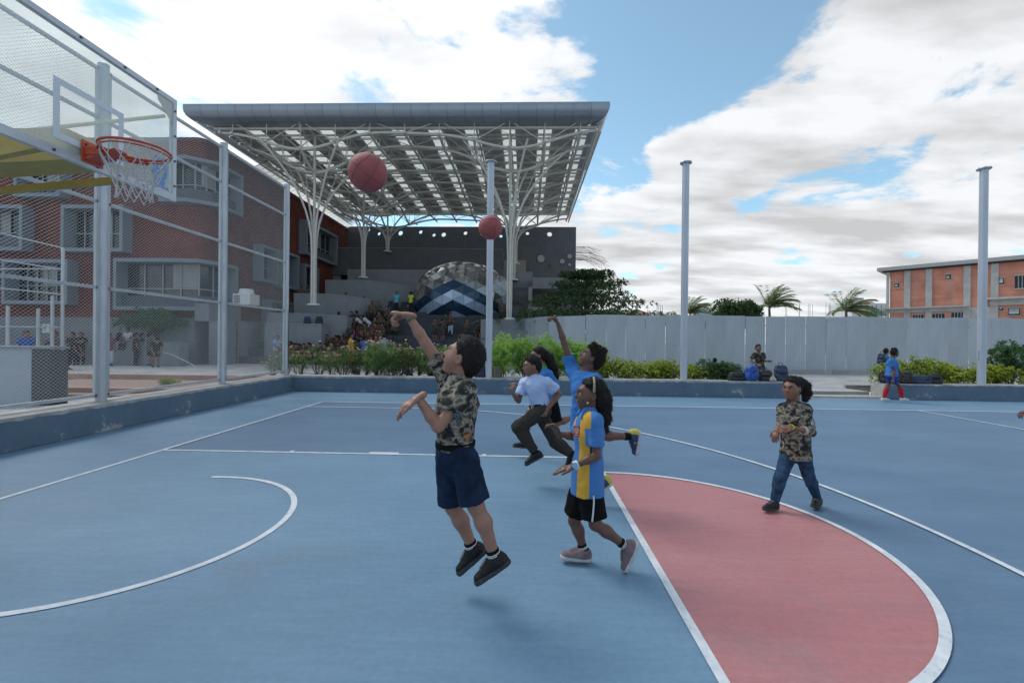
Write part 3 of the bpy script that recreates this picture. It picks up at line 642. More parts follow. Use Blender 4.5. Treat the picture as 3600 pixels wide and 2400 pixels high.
# ================================================================== grey amphitheatre building
BWY = 40.0
def holes_wall(x0, x1, z0, z1, y, th, holes, n=28):   # wall with round through-holes: cells of full height
    mb = MB(); holes = sorted(holes); xs = [x0]
    cells = []; cur = x0
    for (hx, hz, hr) in holes:
        a, b_ = hx-hr*1.15, hx+hr*1.15
        if a > cur: cells.append((cur, a, None))
        cells.append((max(a, cur), b_, (hx, hz, hr))); cur = b_
    cells.append((cur, x1, None))
    for (a, b_, h) in cells:
        if h is None:
            mb.box((a, y, z0), (b_, y+th, z1)); continue
        hx, hz, hr = h
        # boundary points of the cell seen from the hole centre at n angles incl. corners
        angs = sorted([2*math.pi*i/n for i in range(n)]+[math.atan2(zc-hz, xc-hx) % (2*math.pi) for xc in (a, b_) for zc in (z0, z1)])
        def bd(t):
            c, s = math.cos(t), math.sin(t); k = 1e9
            if c > 1e-9: k = min(k, (b_-hx)/c)
            if c < -1e-9: k = min(k, (a-hx)/c)
            if s > 1e-9: k = min(k, (z1-hz)/s)
            if s < -1e-9: k = min(k, (z0-hz)/s)
            return hx+c*k, hz+s*k
        for yy, fl in ((y, False), (y+th, True)):
            vs = []; fs = []
            for t in angs: q = bd(t); vs += [(hx+hr*math.cos(t), yy, hz+hr*math.sin(t)), (q[0], yy, q[1])]
            m_ = len(angs)
            for i in range(m_):
                j = (i+1) % m_; f = (2*i, 2*i+1, 2*j+1, 2*j); fs.append(f[::-1] if not fl else f)
            mb.add(vs, fs)
        vs = []; m_ = len(angs)
        for t in angs: vs += [(hx+hr*math.cos(t), y, hz+hr*math.sin(t)), (hx+hr*math.cos(t), y+th, hz+hr*math.sin(t))]
        mb.add(vs, [(2*i, 2*i+1, 2*((i+1) % m_)+1, 2*((i+1) % m_)) for i in range(m_)])
    return mb
hall = thing('amphitheatre_hall', 'grey plastered hall with round sky holes behind the covered steps', 'building', (0, BWY, PZ))
xl, xr = PY(1210, 850, BWY).x, PY(2025, 850, BWY).x; zt = PY(1640, 797, BWY).z
hp_ = []
for (sx, sy, r) in ((606, 118, 9), (677, 144, 13), (832, 140, 18), (977, 132, 14), (1073, 154, 13), (1143, 151, 17), (1300, 140, 14), (1418, 150, 9), (1556, 162, 12), (1635, 148, 14), (1747, 142, 13), (1907, 148, 18)):
    p = PY(1000+sx*.489, 750+sy*.489, BWY); q = PY(1000+(sx+r)*.489, 750+sy*.489, BWY); hp_.append((p.x, p.z, abs(q.x-p.x)))
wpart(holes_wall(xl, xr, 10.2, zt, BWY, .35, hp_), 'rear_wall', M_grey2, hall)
hp2 = []
for (sx, sy, r) in ((1846, 325, 30), (1907, 376, 13), (1998, 343, 21), (2051, 308, 20), (2052, 368, 15)):
    p = PY(1000+sx*.489, 750+sy*.489, BWY); hp2.append((p.x, p.z, r*.489*43.6/FOC))
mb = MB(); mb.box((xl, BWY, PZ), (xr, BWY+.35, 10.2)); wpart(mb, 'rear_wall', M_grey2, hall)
M_jali = mat('pale_screen', (0.42, 0.40, 0.36), .8, var=.35, scale=14)
for k, (x, z, r) in enumerate(hp2):
    mb = MB(); mb.v += [(x+r*math.cos(2*math.pi*i/24), BWY-.006, z+r*math.sin(2*math.pi*i/24)) for i in range(24)]; mb.f.append(tuple(range(24))); mb.mi.append(0)
    o = wpart(mb, 'round_window', M_jali if k != 1 else mat('rust_disc', (.16, .07, .04), .8), hall)
    mb = MB(); mb.path([(x+r*math.cos(2*math.pi*i/24), BWY-.01, z+r*math.sin(2*math.pi*i/24)) for i in range(24)], .05, 6, closed=True); wpart(mb, 'window_ring', M_grey2, o)
# rebar bristling from the right edge of the hall
M_rebar = mat('rebar', (0.10, 0.075, 0.06), .8); random.seed(8)
rb = thing('rebar_bundle', 'rusty bent reinforcing bars sticking out of the grey hall side', 'rebar', (xr, BWY+.2, 9.3))
for i in range(40):
    z = random.uniform(9.2, 10.6) if i < 32 else random.uniform(5.9, 6.6); l = random.uniform(1.4, 3.4); dz = -random.uniform(.3, 1.3)*(l/3)**1.5; dy = random.uniform(-.4, .4)
    p = V((xr-.1, BWY+.2, z)); mb = MB(); mb.path([p, p+V((l*.5, dy*.5, .12+dz*.2)), p+V((l*.8, dy*.8, dz*.6)), p+V((l, dy, dz))], .012, 4); wpart(mb, 'bar', M_rebar, rb)
# terraces: (name, front y, px left, px right, py top at left/right, z bottom)
def terrace(name, Y, x0, x1, yl, yr, z0, depth, label, m_=None, curve=0.0, n=8, cap=True):
    a, b_ = PY(x0, yl, Y), PY(x1, yr, Y); mb = MB(); t = thing(name, label, 'terrace wall', ((a.x+b_.x)/2, Y, z0))
    vs = []; vt = []
    for i in range(n+1):
        u = i/n; x = a.x+(b_.x-a.x)*u; y = Y+curve*u**3; z = a.z+(b_.z-a.z)*max(0, (u-.45)/.55)**1.3
        vs += [(x, y, z0), (x, y, z), (x, y+depth, z), (x, y+depth, z0)]; vt.append((x, y, z))
    fs = []
    for i in range(n): k = 4*i; fs += [(k, k+4, k+5, k+1), (k+1, k+5, k+6, k+2), (k+2, k+6, k+7, k+3)]
    fs += [(0, 1, 2, 3), (4*n+3, 4*n+2, 4*n+1, 4*n)]
    mb.add(vs, fs); wpart(mb, 'wall', m_ or M_grey, t)
    if cap:
        mb = MB()
        for i in range(n): mb.bar(V(vt[i])+V((0, .04, .0)), V(vt[i+1])+V((0, .04, 0)), .12, .05)
        wpart(mb, 'coping', mat('pale_coping', (0.25, 0.27, 0.29), .8), t)
    return t
terrace('terrace_wall', 21.6, 940, 1200, 1101, 1110, PZ, 1.2, 'lowest grey terrace wall left of the seated crowd', curve=.8)
terrace('terrace_wall', 20.9, 930, 1130, 1138, 1139, PZ, 1.0, 'low grey ledge in front of the lowest terrace wall with school bags')
terrace('terrace_wall', 24.6, 1033, 1280, 1032, 1047, 2.0, 1.8, 'second grey terrace wall with curved top behind left steel column', curve=1.2)
terrace('terrace_wall', 28.6, 1143, 1452, 985, 1006, 3.0, 2.0, 'third grey terrace wall ending at the upper stairs', curve=1.0)
terrace('terrace_wall', 32.0, 1222, 1560, 948, 950, 4.2, 2.5, 'grey curved terrace wall just left of the glass dome')
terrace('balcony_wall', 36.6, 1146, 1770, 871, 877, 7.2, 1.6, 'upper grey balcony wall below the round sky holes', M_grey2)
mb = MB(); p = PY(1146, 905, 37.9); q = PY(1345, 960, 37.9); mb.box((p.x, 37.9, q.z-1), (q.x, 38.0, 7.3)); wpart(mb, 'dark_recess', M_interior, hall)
mb = MB(); p = PY(1165, 905, 36.9); q = PY(1195, 965, 36.9); mb.box((p.x, 36.8, 5.2), (q.x, 37.2, 7.2)); wpart(mb, 'pillar', M_grey, hall)
mb = MB(); mb.box((PY(1730, 880, 39.6).x, 39.5, 6.0), (PY(1850, 880, 39.6).x, 39.6, 9.1)); wpart(mb, 'pale_wall_panel', mat('pale_render', (0.30, 0.28, 0.25), .85, var=.1), hall)
# right side: stair flight, balcony, lower rooms
def px_box(name, Y, x0, y0, x1, y1, th, m_, par):
    a, b_ = PY(x0, y0, Y), PY(x1, y1, Y); mb = MB(); mb.box((a.x, Y, min(a.z, b_.z)), (b_.x, Y+th, max(a.z, b_.z))); return wpart(mb, name, m_, par)
rw = thing('right_wing', 'grey right wing with dark stair flight and projecting curved balcony beside the dome', 'building wing', (6, 25, PZ))
px_box('stair_block', 22.0, 1690, 1122, 1870, 1300, 3.5, M_grey, rw); px_box('ledge', 21.6, 1735, 1160, 1871, 1300, .4, M_grey, rw)
px_box('stair_side_wall', 25.6, 1858, 1008, 1870, 1124, 3.0, mat('pale_render', (0.30, 0.28, 0.25), .85), rw)
for i in range(15):
    a = PY(1795, 1124, 25.6); b_ = PY(1858, 1124, 25.6); z = a.z+i*.17; mb = MB(); mb.box((a.x, 25.6+.30*i, z-.5), (b_.x, 25.6+.30*(i+1), z+.17)); wpart(mb, 'stair_step', M_grey2, rw)
px_box('tower_wall', 30.6, 1800, 955, 1872, 1045, 3.0, M_grey, rw)
for (x, y, r) in ((1829, 1034, 8), (1845, 1021, 6)):
    p = PY(x, y, 30.59); mb = MB(); mb.v += [(p.x+r*.0213*math.cos(2*math.pi*i/20), 30.585, p.z+r*.0213*math.sin(2*math.pi*i/20)) for i in range(20)]; mb.f.append(tuple(range(20))); mb.mi.append(0); wpart(mb, 'round_window', mat('pale_glass', (.55, .62, .68), .2), rw)
# curved balcony
a, b_ = PY(1872, 975, 29.0), PY(1990, 1015, 29.0); mb = MB(); prof = []
for i in range(9): u = i/8; prof.append((a.x+(b_.x-a.x)*.78+math.sin(R(90*u))*(b_.x-a.x)*.22, 29.0+(1-math.cos(R(90*u)))*.9))
prof = [(a.x, 29.0)]+prof+[(b_.x, 33.0), (a.x, 33.0)]; mb.prism(prof, b_.z, a.z); wpart(mb, 'balcony', M_grey, rw)
px_box('upper_room_wall', 31.5, 1872, 1015, 1960, 1125, .3, mat('pale_render', (0.30, 0.28, 0.25), .85), rw); px_box('floor_slab', 28.2, 1866, 1090, 1970, 1130, 4.0, M_grey, rw)
px_box('room_window', 31.45, 1872, 1077, 1905, 1092, .04, mat('pale_glass', (.55, .62, .68), .2), rw)
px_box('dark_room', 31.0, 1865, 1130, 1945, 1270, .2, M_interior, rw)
px_box('column', 29.2, 1955, 1015, 1966, 1090, .3, M_grey, rw); px_box('side_wall', 33.0, 1985, 992, 2050, 1110, .3, M_grey, rw)
for i in range(4): px_box('pale_gate_panel', 30.5, 1873+17*i, 1178, 1885+17*i, 1215, .05, mat('pale_gate', (.42, .42, .40), .7), rw)  # plain pale panels behind the gate bars
for i in range(9): px_box('gate_bar', 30.4, 1873+7.5*i, 1176, 1875+7.5*i, 1218, .05, M_steel, rw)
# --- seating steps
NST = 12; ST_Y, ST_D, ST_H = 20.4, .86, .40
st = thing('seating_steps', 'wide dark grey amphitheatre steps rising to the glass dome', 'steps', (-2, ST_Y, PZ))
M_step = mat('dark_step', (0.050, 0.056, 0.066), .8, var=.2, scale=2, bump=.2)
sxl = [PY(930, 1250, 20.4).x, 0]; 
def step_left(k): return [-8.2, -8.1, -7.9, -7.6, -6.9, -6.2, -5.6, -5.0, -4.4, -3.9, -3.5, -3.2][k] - (2.6 if k < 4 else 0)
for k in range(NST):
    mb = MB(); mb.box((step_left(k), ST_Y+ST_D*k, PZ), (3.3, ST_Y+ST_D*(k+1)+.02, PZ+ST_H*(k+1))); wpart(mb, 'tier', M_step, st)
    for h in (.5,):    # narrow stair treads on the middle flight
        mb = MB(); mb.box((-1.9, ST_Y+ST_D*k-ST_D*.5, PZ), (3.29, ST_Y+ST_D*k+.01, PZ+ST_H*k+ST_H*.5)); wpart(mb, 'stair_tread', M_step, st)
# --- glass dome in its concrete collar
DC = V((.42, 28.3, 4.35)); DR = V((3.55, 2.7, 2.62))
dome = thing('glass_dome', 'faceted glass dome of triangular panes with dark and light blue chevrons', 'dome', (DC.x, DC.y, DC.z-1.6))
M_dg = [mat('dome_grey_glass', (.33, .325, .31), .07, metal=.55, objvar=.6), mat('dome_blue_dark', (.018, .048, .092), .08, metal=.3, objvar=.25), mat('dome_blue_light', (.34, .45, .61), .12, metal=.3, objvar=.14), mat('dome_black', (.020, .022, .025), .15)]
fr = MB(); random.seed(12); SX, SZ = .205, .262; yaw_ = .075      # triangular lattice with upright edges, wrapped on the ellipsoid
def dome_pt(x, z):
    th = math.hypot(x, z); k = math.sin(min(th, 2.2))/th if th > 1e-6 else 1; d = V((x*k, -math.cos(min(th, 2.2)), z*k)); d = V((d.x*math.cos(yaw_)+d.y*math.sin(yaw_), -d.x*math.sin(yaw_)+d.y*math.cos(yaw_), d.z))
    return V((DC.x+d.x*DR.x, DC.y+d.y*DR.y, DC.z+d.z*DR.z)), d
def node(c, k): return (c*SX*.97, .165+(k+(.5 if c % 2 else 0))*SZ)
for c in range(-8, 8):
    for k in range(-8, 9):
        p00, p01 = node(c, k), node(c, k+1)
        o_ = 0 if c % 2 == 0 else 1; q0, q1, q2 = node(c+1, k-1+o_), node(c+1, k+o_), node(c+1, k+1+o_)
        for tri in ((p00, q1, p01), (p00, q0, q1)):
            cx_, cz_ = sum(t_[0] for t_ in tri)/3, sum(t_[1] for t_ in tri)/3
            if math.hypot(cx_, cz_) > 1.75: continue
            P = []; D_ = []
            for t_ in tri: p, d = dome_pt(*t_); P.append(p); D_.append(d)
            if sum(d.z for d in D_)/3 < -.64: continue
            cc = sum(P, V())/3; nrm = (P[1]-P[0]).cross(P[2]-P[0]).normalized()
            if nrm.dot(cc-DC) < 0: P = [P[0], P[2], P[1]]; nrm = -nrm
            v = (cz_-.165)/SZ+abs(cx_)/(SX*.97)*.5; kk = 0
            if abs(cx_) < SX*4.6: kk = 2 if -1 < v < 0 else 1 if 0 < v < 1 else 1 if -2 < v < -1 else 2 if -3 < v < -2 else 1 if v < -3 else 0
            elif cz_ < .12: kk = 3 if cx_ < 0 else (2 if cz_ > -.3 else 0)
            tl = random.uniform(-1, 1)*.02; Q = [cc+(p-cc)*.962+nrm*(.012+tl*((i % 3)-1)) for i, p in enumerate(P)]
            mb = MB(); mb.add([Q[0], Q[1], Q[2], Q[0]-nrm*.02, Q[1]-nrm*.02, Q[2]-nrm*.02], [(0, 1, 2), (0, 3, 4, 1), (1, 4, 5, 2), (2, 5, 3, 0)]); wpart(mb, 'pane', M_dg[kk], dome)
            fr.add([p-nrm*.012 for p in P], [(0, 1, 2)])
wpart(fr, 'frame', mat('dome_frame', (.03, .035, .04), .5), dome)
mb = MB(); n = 40; vs = []       # collar: leaning bowl with a lip that dips towards the front
for i in range(n+1):
    a = R(-200+220*i/n); ca, sa = math.cos(a), math.sin(a)
    lip = DC.z-1.05-.62*max(0, -sa)**1.2+.75*max(0, 1-max(0, -sa)*2.2); o = 1.04
    vs += [(DC.x+DR.x*o*ca, DC.y+DR.y*o*sa*1.05, lip), (DC.x+DR.x*(o+.06)*ca, DC.y+DR.y*(o+.06)*sa*1.05, lip), (DC.x+DR.x*(o-.08)*ca, DC.y+DR.y*(o-.02)*sa*1.05, PZ+1.2)]
mb.add(vs, [f for i in range(n) for f in ((3*i, 3*i+3, 3*i+4, 3*i+1), (3*i+1, 3*i+4, 3*i+5, 3*i+2))]); wpart(mb, 'collar', mat('collar_grey', (0.20, 0.215, 0.235), .8, var=.1, scale=2), dome, True)
# ================================================================== red brick factory on the right
M_fb = brick_mat('factory_block', (0.70, 0.290, 0.205), (0.59, 0.235, 0.165), (0.50, 0.29, 0.22), bw=.42, bh=.21, ms=.02)
M_fc = mat('factory_concrete', (0.46, 0.45, 0.43), .85, var=.15, scale=2)
P0 = V((43.6, 46.4, 0)); FD = V((6.6, -7.3, 0)).normalized(); FN = V((FD.y, -FD.x, 0))*1.0
if FN.y > 0: FN = -FN
FL = 30.0; FT = 9.35
fac = thing('brick_factory', 'two storey red block factory with grey concrete columns beyond the hoarding', 'building', P0)
def fpt(s, z, o=0.0): return P0+FD*s+FN*o+V((0, 0, z))
def f_s(px, py=1000):
    d = ray(px, py); A = np.array([[d[0], -FD.x], [d[1], -FD.y]]); t, s = np.linalg.solve(A, np.array([P0.x-CAM[0], P0.y-CAM[1]])); return s, CAM[2]+d[2]*t
def fbox(name, s0, s1, z0, z1, o0, o1, m_, par=None):
    mb = MB(); c = (fpt(s0, z0, o0)+fpt(s1, z1, o1))/2; mb.obox(c, FD*(s1-s0)/2, FN*(o1-o0)/2, V((0, 0, (z1-z0)/2))); return wpart(mb, name, m_, par or fac)
fbox('wall', 0, FL, PZ, FT, -6, 0, M_fb)
fbox('roof_eave', -1.0, FL+1, FT, FT+.35, -7, .7, mat('roof_sheet', (.36, .37, .37), .6)); fbox('eave_shade_strip', -.6, FL, FT-.14, FT, -.1, .25, mat('eave_shade_dark', (.05, .045, .04), .8))  # roof edge, and a dark strip with the eave's shadow put into its colour
for px in (3122, 3190, 3266, 3400, 3497): s, _ = f_s(px); w = .5 if px != 3122 else .25; fbox('column', s-w/2, s+w/2, PZ, FT-.15, 0, .12, M_fc)
sA, zA = f_s(3110, 1090); sB, zB = f_s(3404, 1066); zb = zA
fbox('floor_band', sA, sB, zb-.35, zb+.05, .0, .16, M_fc); fbox('sunshade', sA-.2, sB, zb+.05, zb+.17, .0, .7, M_fc)
sC, zC = f_s(3490, 1052); fbox('sunshade', sC-.8, FL, zC-.05, zC+.12, 0, .8, M_fc); fbox('floor_band', sC-.2, FL, zC-.6, zC-.05, 0, .18, M_fc)
sP, zP = f_s(3400, 1080); sQ, _ = f_s(3497, 1080); fbox('grey_infill', sP, sQ, PZ, zP, 0, .06, M_fc)
def fwin(x0, y0, x1, y1, k):
    s0, z1 = f_s(x0, y0); s1, z0 = f_s(x1, y1)[0], f_s(x0, y1)[1]; w = fbox('window', s0, s1, z0, z1, .002, .02, M_interior)
    fbox('frame', s0-.06, s1+.06, z1, z1+.08, 0, .06, M_fc, w); fbox('frame', s0-.06, s1+.06, z0-.08, z0, 0, .08, M_fc, w)
    if k == 'tilt':
        mb = MB(); a, b_, c, d = fpt(s0+.05, z1-.05, .03), fpt(s1-.05, z1-.05, .03), fpt(s1-.05, z0+.1, .55), fpt(s0+.05, z0+.1, .55); mb.add([a, b_, c, d], [(0, 1, 2, 3)]); wpart(mb, 'tilted_pane', mat('pale_pane', (.42, .47, .48), .25), w)
    elif k == 'bars':
        for i in range(1, 4): s = s0+(s1-s0)*i/4; fbox('bar', s-.03, s+.03, z0, z1, .02, .05, M_metalwin, w)
    elif k == 'broken': fbox('loose_board', s0+.05, s1-.1, z0+.1, z0+.35, .02, .07, M_fc, w)
fwin(3145, 996, 3160, 1011, 'broken'); fwin(3325, 966, 3343, 983, 'broken'); fwin(3512, 978, 3529, 1000, 'tilt'); fwin(3568, 970, 3620, 1014, 'bars'); fwin(3545, 1083, 3586, 1108, 'tilt'); fwin(3514, 1082, 3527, 1092, 'broken')
fwin(3210, 1107, 3246, 1125, 'bars'); fwin(3279, 1103, 3320, 1125, 'bars'); fwin(3345, 1099, 3390, 1125, 'bars')
# --- small far roofs and site clutter above the hoarding
def far_house(x0, x1, ytop, yeave, Y, m_, label, hip=True):
    a, b_ = PY(x0, yeave, Y), PY(x1, yeave, Y); t = PY((x0+x1)/2, ytop, Y).z; h = thing('far_house', label, 'house', ((a.x+b_.x)/2, Y, PZ)); mb = MB(); w = (b_.x-a.x)
    mb.box((a.x+.3, Y+.4, PZ), (b_.x-.3, Y+w*.7, a.z)); wpart(mb, 'wall', M_wht, h); mb = MB(); cx = (a.x+b_.x)/2
    mb.add([(a.x, Y, a.z), (b_.x, Y, a.z), (b_.x, Y+w*.75, a.z), (a.x, Y+w*.75, a.z), (cx-w*.15, Y+w*.37, t), (cx+w*.15, Y+w*.37, t)], [(0, 1, 5, 4), (1, 2, 5), (2, 3, 4, 5), (3, 0, 4), (0, 3, 2, 1)]); wpart(mb, 'roof', m_, h)
far_house(2200, 2285, 1086, 1104, 60, mat('terracotta_tile', (.42, .15, .10), .8, var=.2, scale=6), 'far house with terracotta tiled hip roof left of the grey pole')
far_house(2440, 2530, 1092, 1108, 60, mat('teal_roof', (.16, .24, .28), .7), 'far house with teal hip roof right of the grey pole')
for (px, py, Y, m_, lab) in ((2238, 1076, 58, mat('steel_tank', (.55, .57, .58), .3, metal=.7), 'silver round water tank on a far roof'), (2543, 1098, 58, mat('blue_tank', (.16, .25, .42), .4), 'round blue and white water tank above the hoarding')):
    p = PY(px, py, Y); t = thing('water_tank', lab, 'water tank', (p.x, Y, PZ)); mb = MB(); mb.ball(p, .33, 14, 8, (1, 1, .95)); wpart(mb, 'tank', m_, t, True); mb = MB(); mb.tube((p.x, Y, PZ), (p.x, Y, p.z-.2), .12, 8); wpart(mb, 'stand', M_fc, t)
p = PY(2310, 1072, 62); q = PY(2330, 1110, 62); t = thing('roof_tank_frame', 'small grey tank frame on a far flat roof', 'tank frame', (p.x, 62, PZ)); mb = MB(); mb.box((p.x, 62, PZ), (q.x, 63, q.z+.6)); wpart(mb, 'block', M_fc, t)
for i in range(4): mb = MB(); mb.tube((p.x+i*.25, 62, q.z+.6), (p.x+i*.25, 62, p.z), .05, 6); wpart(mb, 'tube', M_wht, t)
cs = PY(3000, 1060, 75); site = thing('construction_site', 'white unfinished building with scaffold poles and green net far behind', 'building', (cs.x, 75, PZ))
px_box('block', 75, 2995, 1065, 3122, 1112, 6, M_wht, site); px_box('tower', 76, 3002, 1046, 3036, 1075, 3, M_wht, site); px_box('green_net', 74.8, 3045, 1094, 3122, 1108, .1, mat('green_net', (.10, .32, .26), .8), site)
px_box('dark_window', 74.9, 3033, 1092, 3045, 1099, .1, M_interior, site); px_box('rust_block', 74.9, 3036, 1062, 3060, 1069, .6, mat('terracotta_tile', (.42, .15, .10), .8), site)
for x in (3050, 3066, 3081, 3099, 3115): a = PY(x, 1072, 74.7); mb = MB(); mb.tube((a.x, 74.7, PZ), a, .05, 5); wpart(mb, 'scaffold_pole', M_steel, site)
reb = thing('column_rebar', 'thin vertical starter bars rising beyond the hoarding', 'rebar', (PY(2840, 1100, 78).x, 78, PZ))
for x, y in ((2762, 1075), (2766, 1068), (2810, 1060), (2812, 1072), (2842, 1068), (2848, 1066), (2857, 1070), (2904, 1060), (2915, 1066), (2919, 1064)):
    a = PY(x, y, 78); mb = MB(); mb.tube((a.x, 78, PZ), a, .035, 4); wpart(mb, 'bar', mat('grey_bar', (.3, .3, .32), .7), reb)
# --- enclosure behind the fence at far left
enc = thing('sports_enclosure', 'low pale panel wall with white fenced enclosure behind the chain link fence', 'enclosure', (-6.8, 6.2, PZ))
a = G(178, 1425, PZ); EX, EY = a.x, a.y
mb = MB(); mb.box((EX-5, EY+.02, PZ), (EX-.40, EY+.32, PZ+1.12)); wpart(mb, 'pale_panel', mat('pale_blue_panel', (.36, .41, .47), .6, var=.05), enc)
mb = MB(); mb.box((EX-.40, EY, PZ), (EX, EY+.34, PZ+1.10)); wpart(mb, 'grey_pier', mat('rough_grey', (.075, .08, .085), .9, var=.2, scale=20, bump=.6, bscale=40), enc)
mb = MB(); mb.box((EX-5, EY-.02, PZ+1.12), (EX+.02, EY+.36, PZ+1.17)); wpart(mb, 'coping', M_wframe, enc)
for (px, yt) in ((222, 872), (185, 1040), (135, 1085), (28, 1075)):
    q = PY(px, yt, EY+1.6); mb = MB(); mb.tube((q.x, EY+1.6, PZ), q, .034, 8); wpart(mb, 'post', M_galv, enc, True)
for (xa, ya_, xb, yb_) in ((0, 818, 222, 872), (0, 912, 222, 948), (0, 1012, 222, 1035), (0, 1148, 222, 1150), (0, 945, 222, 945)):
    p, q = PY(xa-300, ya_-(yb_-ya_)*1.3, EY+1.0), PY(xb, yb_, EY+1.6); mb = MB(); mb.tube(p, q, .017, 6); wpart(mb, 'rail', M_galv, enc)
mb = MB(); p = PY(152, 1154, EY+1.55); mb.box((p.x, EY+1.53, p.z-.1), (p.x+.16, EY+1.55, p.z+.1)); o = wpart(mb, 'notice', M_wht, enc)
for i in range(3): mb = MB(); mb.box((p.x+.02, EY+1.526, p.z+.05-.05*i), (p.x+.12-.02*i, EY+1.529, p.z+.065-.05*i)); wpart(mb, 'text_line', M_steel, o)
M_terra = mat('pink_plaster', (.40, .235, .18), .85, var=.15, scale=3)
for k, (y0, h) in enumerate(((1385, .16), (1335, .20))):
    a, b_ = G(182, y0, PZ), G(740, y0-22, PZ)
    wall_box('planter_edge', (min(a.x, -6.0)-1.0, a.y, PZ), (-2.9, a.y+.28, PZ+h), M_terra, ('nearer' if k == 0 else 'farther')+' pinkish low planter kerb seen through the chain link fence', 'planter kerb')
mb = MB(); p, q = G(160, 1400, PZ), G(740, 1345, PZ); mb.box((-9, p.y+.3, PZ), (-2.9, G(182, 1335, PZ).y, PZ+.05)); struct('planter_bed', mb, mat('pink_gravel', (.30, .20, .165), .9, var=.3, scale=20, bump=.5))
# ================================================================== canopy on branching steel columns
CX0, CX1, CY0, CY1 = -12.3, 8.75, 20.6, 39.3
CXL, CXR = -7.39, 3.9; CYS = [22.4, 30.4, 36.3]
ROOF = 13.38
M_cst = mat('canopy_steel', (0.58, 0.575, 0.53), .5, var=.08, scale=3)
M_rsheet = mat('roof_sheet_grey', (0.44, 0.44, 0.43), .7, var=.08, scale=2)
M_fascia = mat('fascia_panel', (0.30, 0.345, 0.40), .33, metal=.45, var=.05, scale=2, objvar=.05)
def translucent():
    m = bpy.data.materials.new('translucent_sheet'); m.use_nodes = True; N = m.node_tree.nodes; L = m.node_tree.links; MATS['translucent_sheet'] = m
    b = N['Principled BSDF']; b.inputs['Base Color'].default_value = (.9, .9, .86, 1); b.inputs['Roughness'].default_value = .6
    t = N.new('ShaderNodeBsdfTranslucent'); t.inputs[0].default_value = (.95, .94, .90, 1); tp = N.new('ShaderNodeBsdfTransparent'); tp.inputs[0].default_value = (.95, .95, .92, 1)
    m1 = N.new('ShaderNodeMixShader'); m1.inputs[0].default_value = .6; L.new(b.outputs[0], m1.inputs[1]); L.new(t.outputs[0], m1.inputs[2])
    m2 = N.new('ShaderNodeMixShader'); m2.inputs[0].default_value = .35; L.new(m1.outputs[0], m2.inputs[1]); L.new(tp.outputs[0], m2.inputs[2]); L.new(m2.outputs[0], N['Material Output'].inputs[0])
    return m
M_trans = translucent()
can = thing('steel_canopy', 'large flat steel canopy with rounded grey fascia and translucent roof strips', 'canopy', (-1.8, 30, 10))
# roof strips along the depth, alternating opaque and translucent
per, tw = 2.08, .78; x = CX0
k = 0; xs = CX0-.2
while xs < CX1:
    a, b_ = xs, min(xs+per-tw, CX1)
    mb = MB(); mb.box((a, CY0-.2, ROOF), (b_, CY1-.9, ROOF+.05)); wpart(mb, 'roof_sheet', M_rsheet, can)
    if b_ < CX1-.2:
        c = min(b_+tw, CX1); n = 11; d = (CY1-.9-CY0+.2)/n
        for j in range(n):
            mb = MB(); mb.box((b_+.004, CY0-.2+d*j+.03, ROOF+.005), (c-.004, CY0-.2+d*(j+1)-.03, ROOF+.03)); wpart(mb, 'skylight_sheet', M_trans, can)
    xs += per
npur = 15
for j in range(npur+1):
    y = CY0+(CY1-CY0)*j/npur; mb = MB(); mb.bar((CX0, y, ROOF-.06), (CX1, y, ROOF-.06), .07, .12); wpart(mb, 'purlin', M_cst, can)
for j in range(4):
    y = CY1-.85+.26*j; mb = MB(); mb.bar((CX0, y, ROOF-.05), (CX1, y, ROOF-.05), .06, .08); wpart(mb, 'louvre_rail', M_cst, can)
def wv(X): return math.exp(-((X-CXL)/2.9)**2)+math.exp(-((X-CXR)/2.9)**2)
def vv(Y): return sum(math.exp(-((Y-c)/1.7)**2) for c in CYS)
def zb(X, Y): return 12.62-1.55*wv(X)*(.30+.70*min(1, vv(Y)))+.14*math.sin((X-CXL)*.5)**2
GX = [CXL+1.88*i for i in range(-2, 9)]; GXs = sorted(set([round(g, 3) for g in GX if CX0+.3 < g < CX1-.2])) 
GYs = [CY0+.15]+[22.4+2.0*i for i in range(0, 9)]
ns = 44
for y in GYs:
    mb = MB(); mb.path([(CX0+.5+(CX1-CX0-.7)*i/ns, y, zb(CX0+.5+(CX1-CX0-.7)*i/ns, y)) for i in range(ns+1)], .075, 7); wpart(mb, 'cross_chord', M_cst, can, True)
for x in GXs+[CX1-.25, CX0+.5]:
    mb = MB(); mb.path([(x, CY0+(CY1-CY0)*i/36, zb(x, CY0+(CY1-CY0)*i/36)) for i in range(37)], .075, 7); wpart(mb, 'long_chord', M_cst, can, True)
for y in GYs:
    mb = MB(); mb.bar((CX0+.3, y, ROOF-.17), (CX1-.2, y, ROOF-.17), .09, .10); wpart(mb, 'top_chord', M_cst, can)
    for i, x in enumerate(GXs):
        mb = MB(); mb.tube((x, y, zb(x, y)), (x, y, ROOF-.15), .026, 6); wpart(mb, 'strut', M_cst, can)
        if i < len(GXs)-1:
            x2 = GXs[i+1]; mb = MB()
            if i % 2: mb.tube((x, y, zb(x, y)), (x2, y, ROOF-.15), .026, 5)
            else: mb.tube((x2, y, zb(x2, y)), (x, y, ROOF-.15), .026, 5)
            wpart(mb, 'diagonal', M_cst, can)
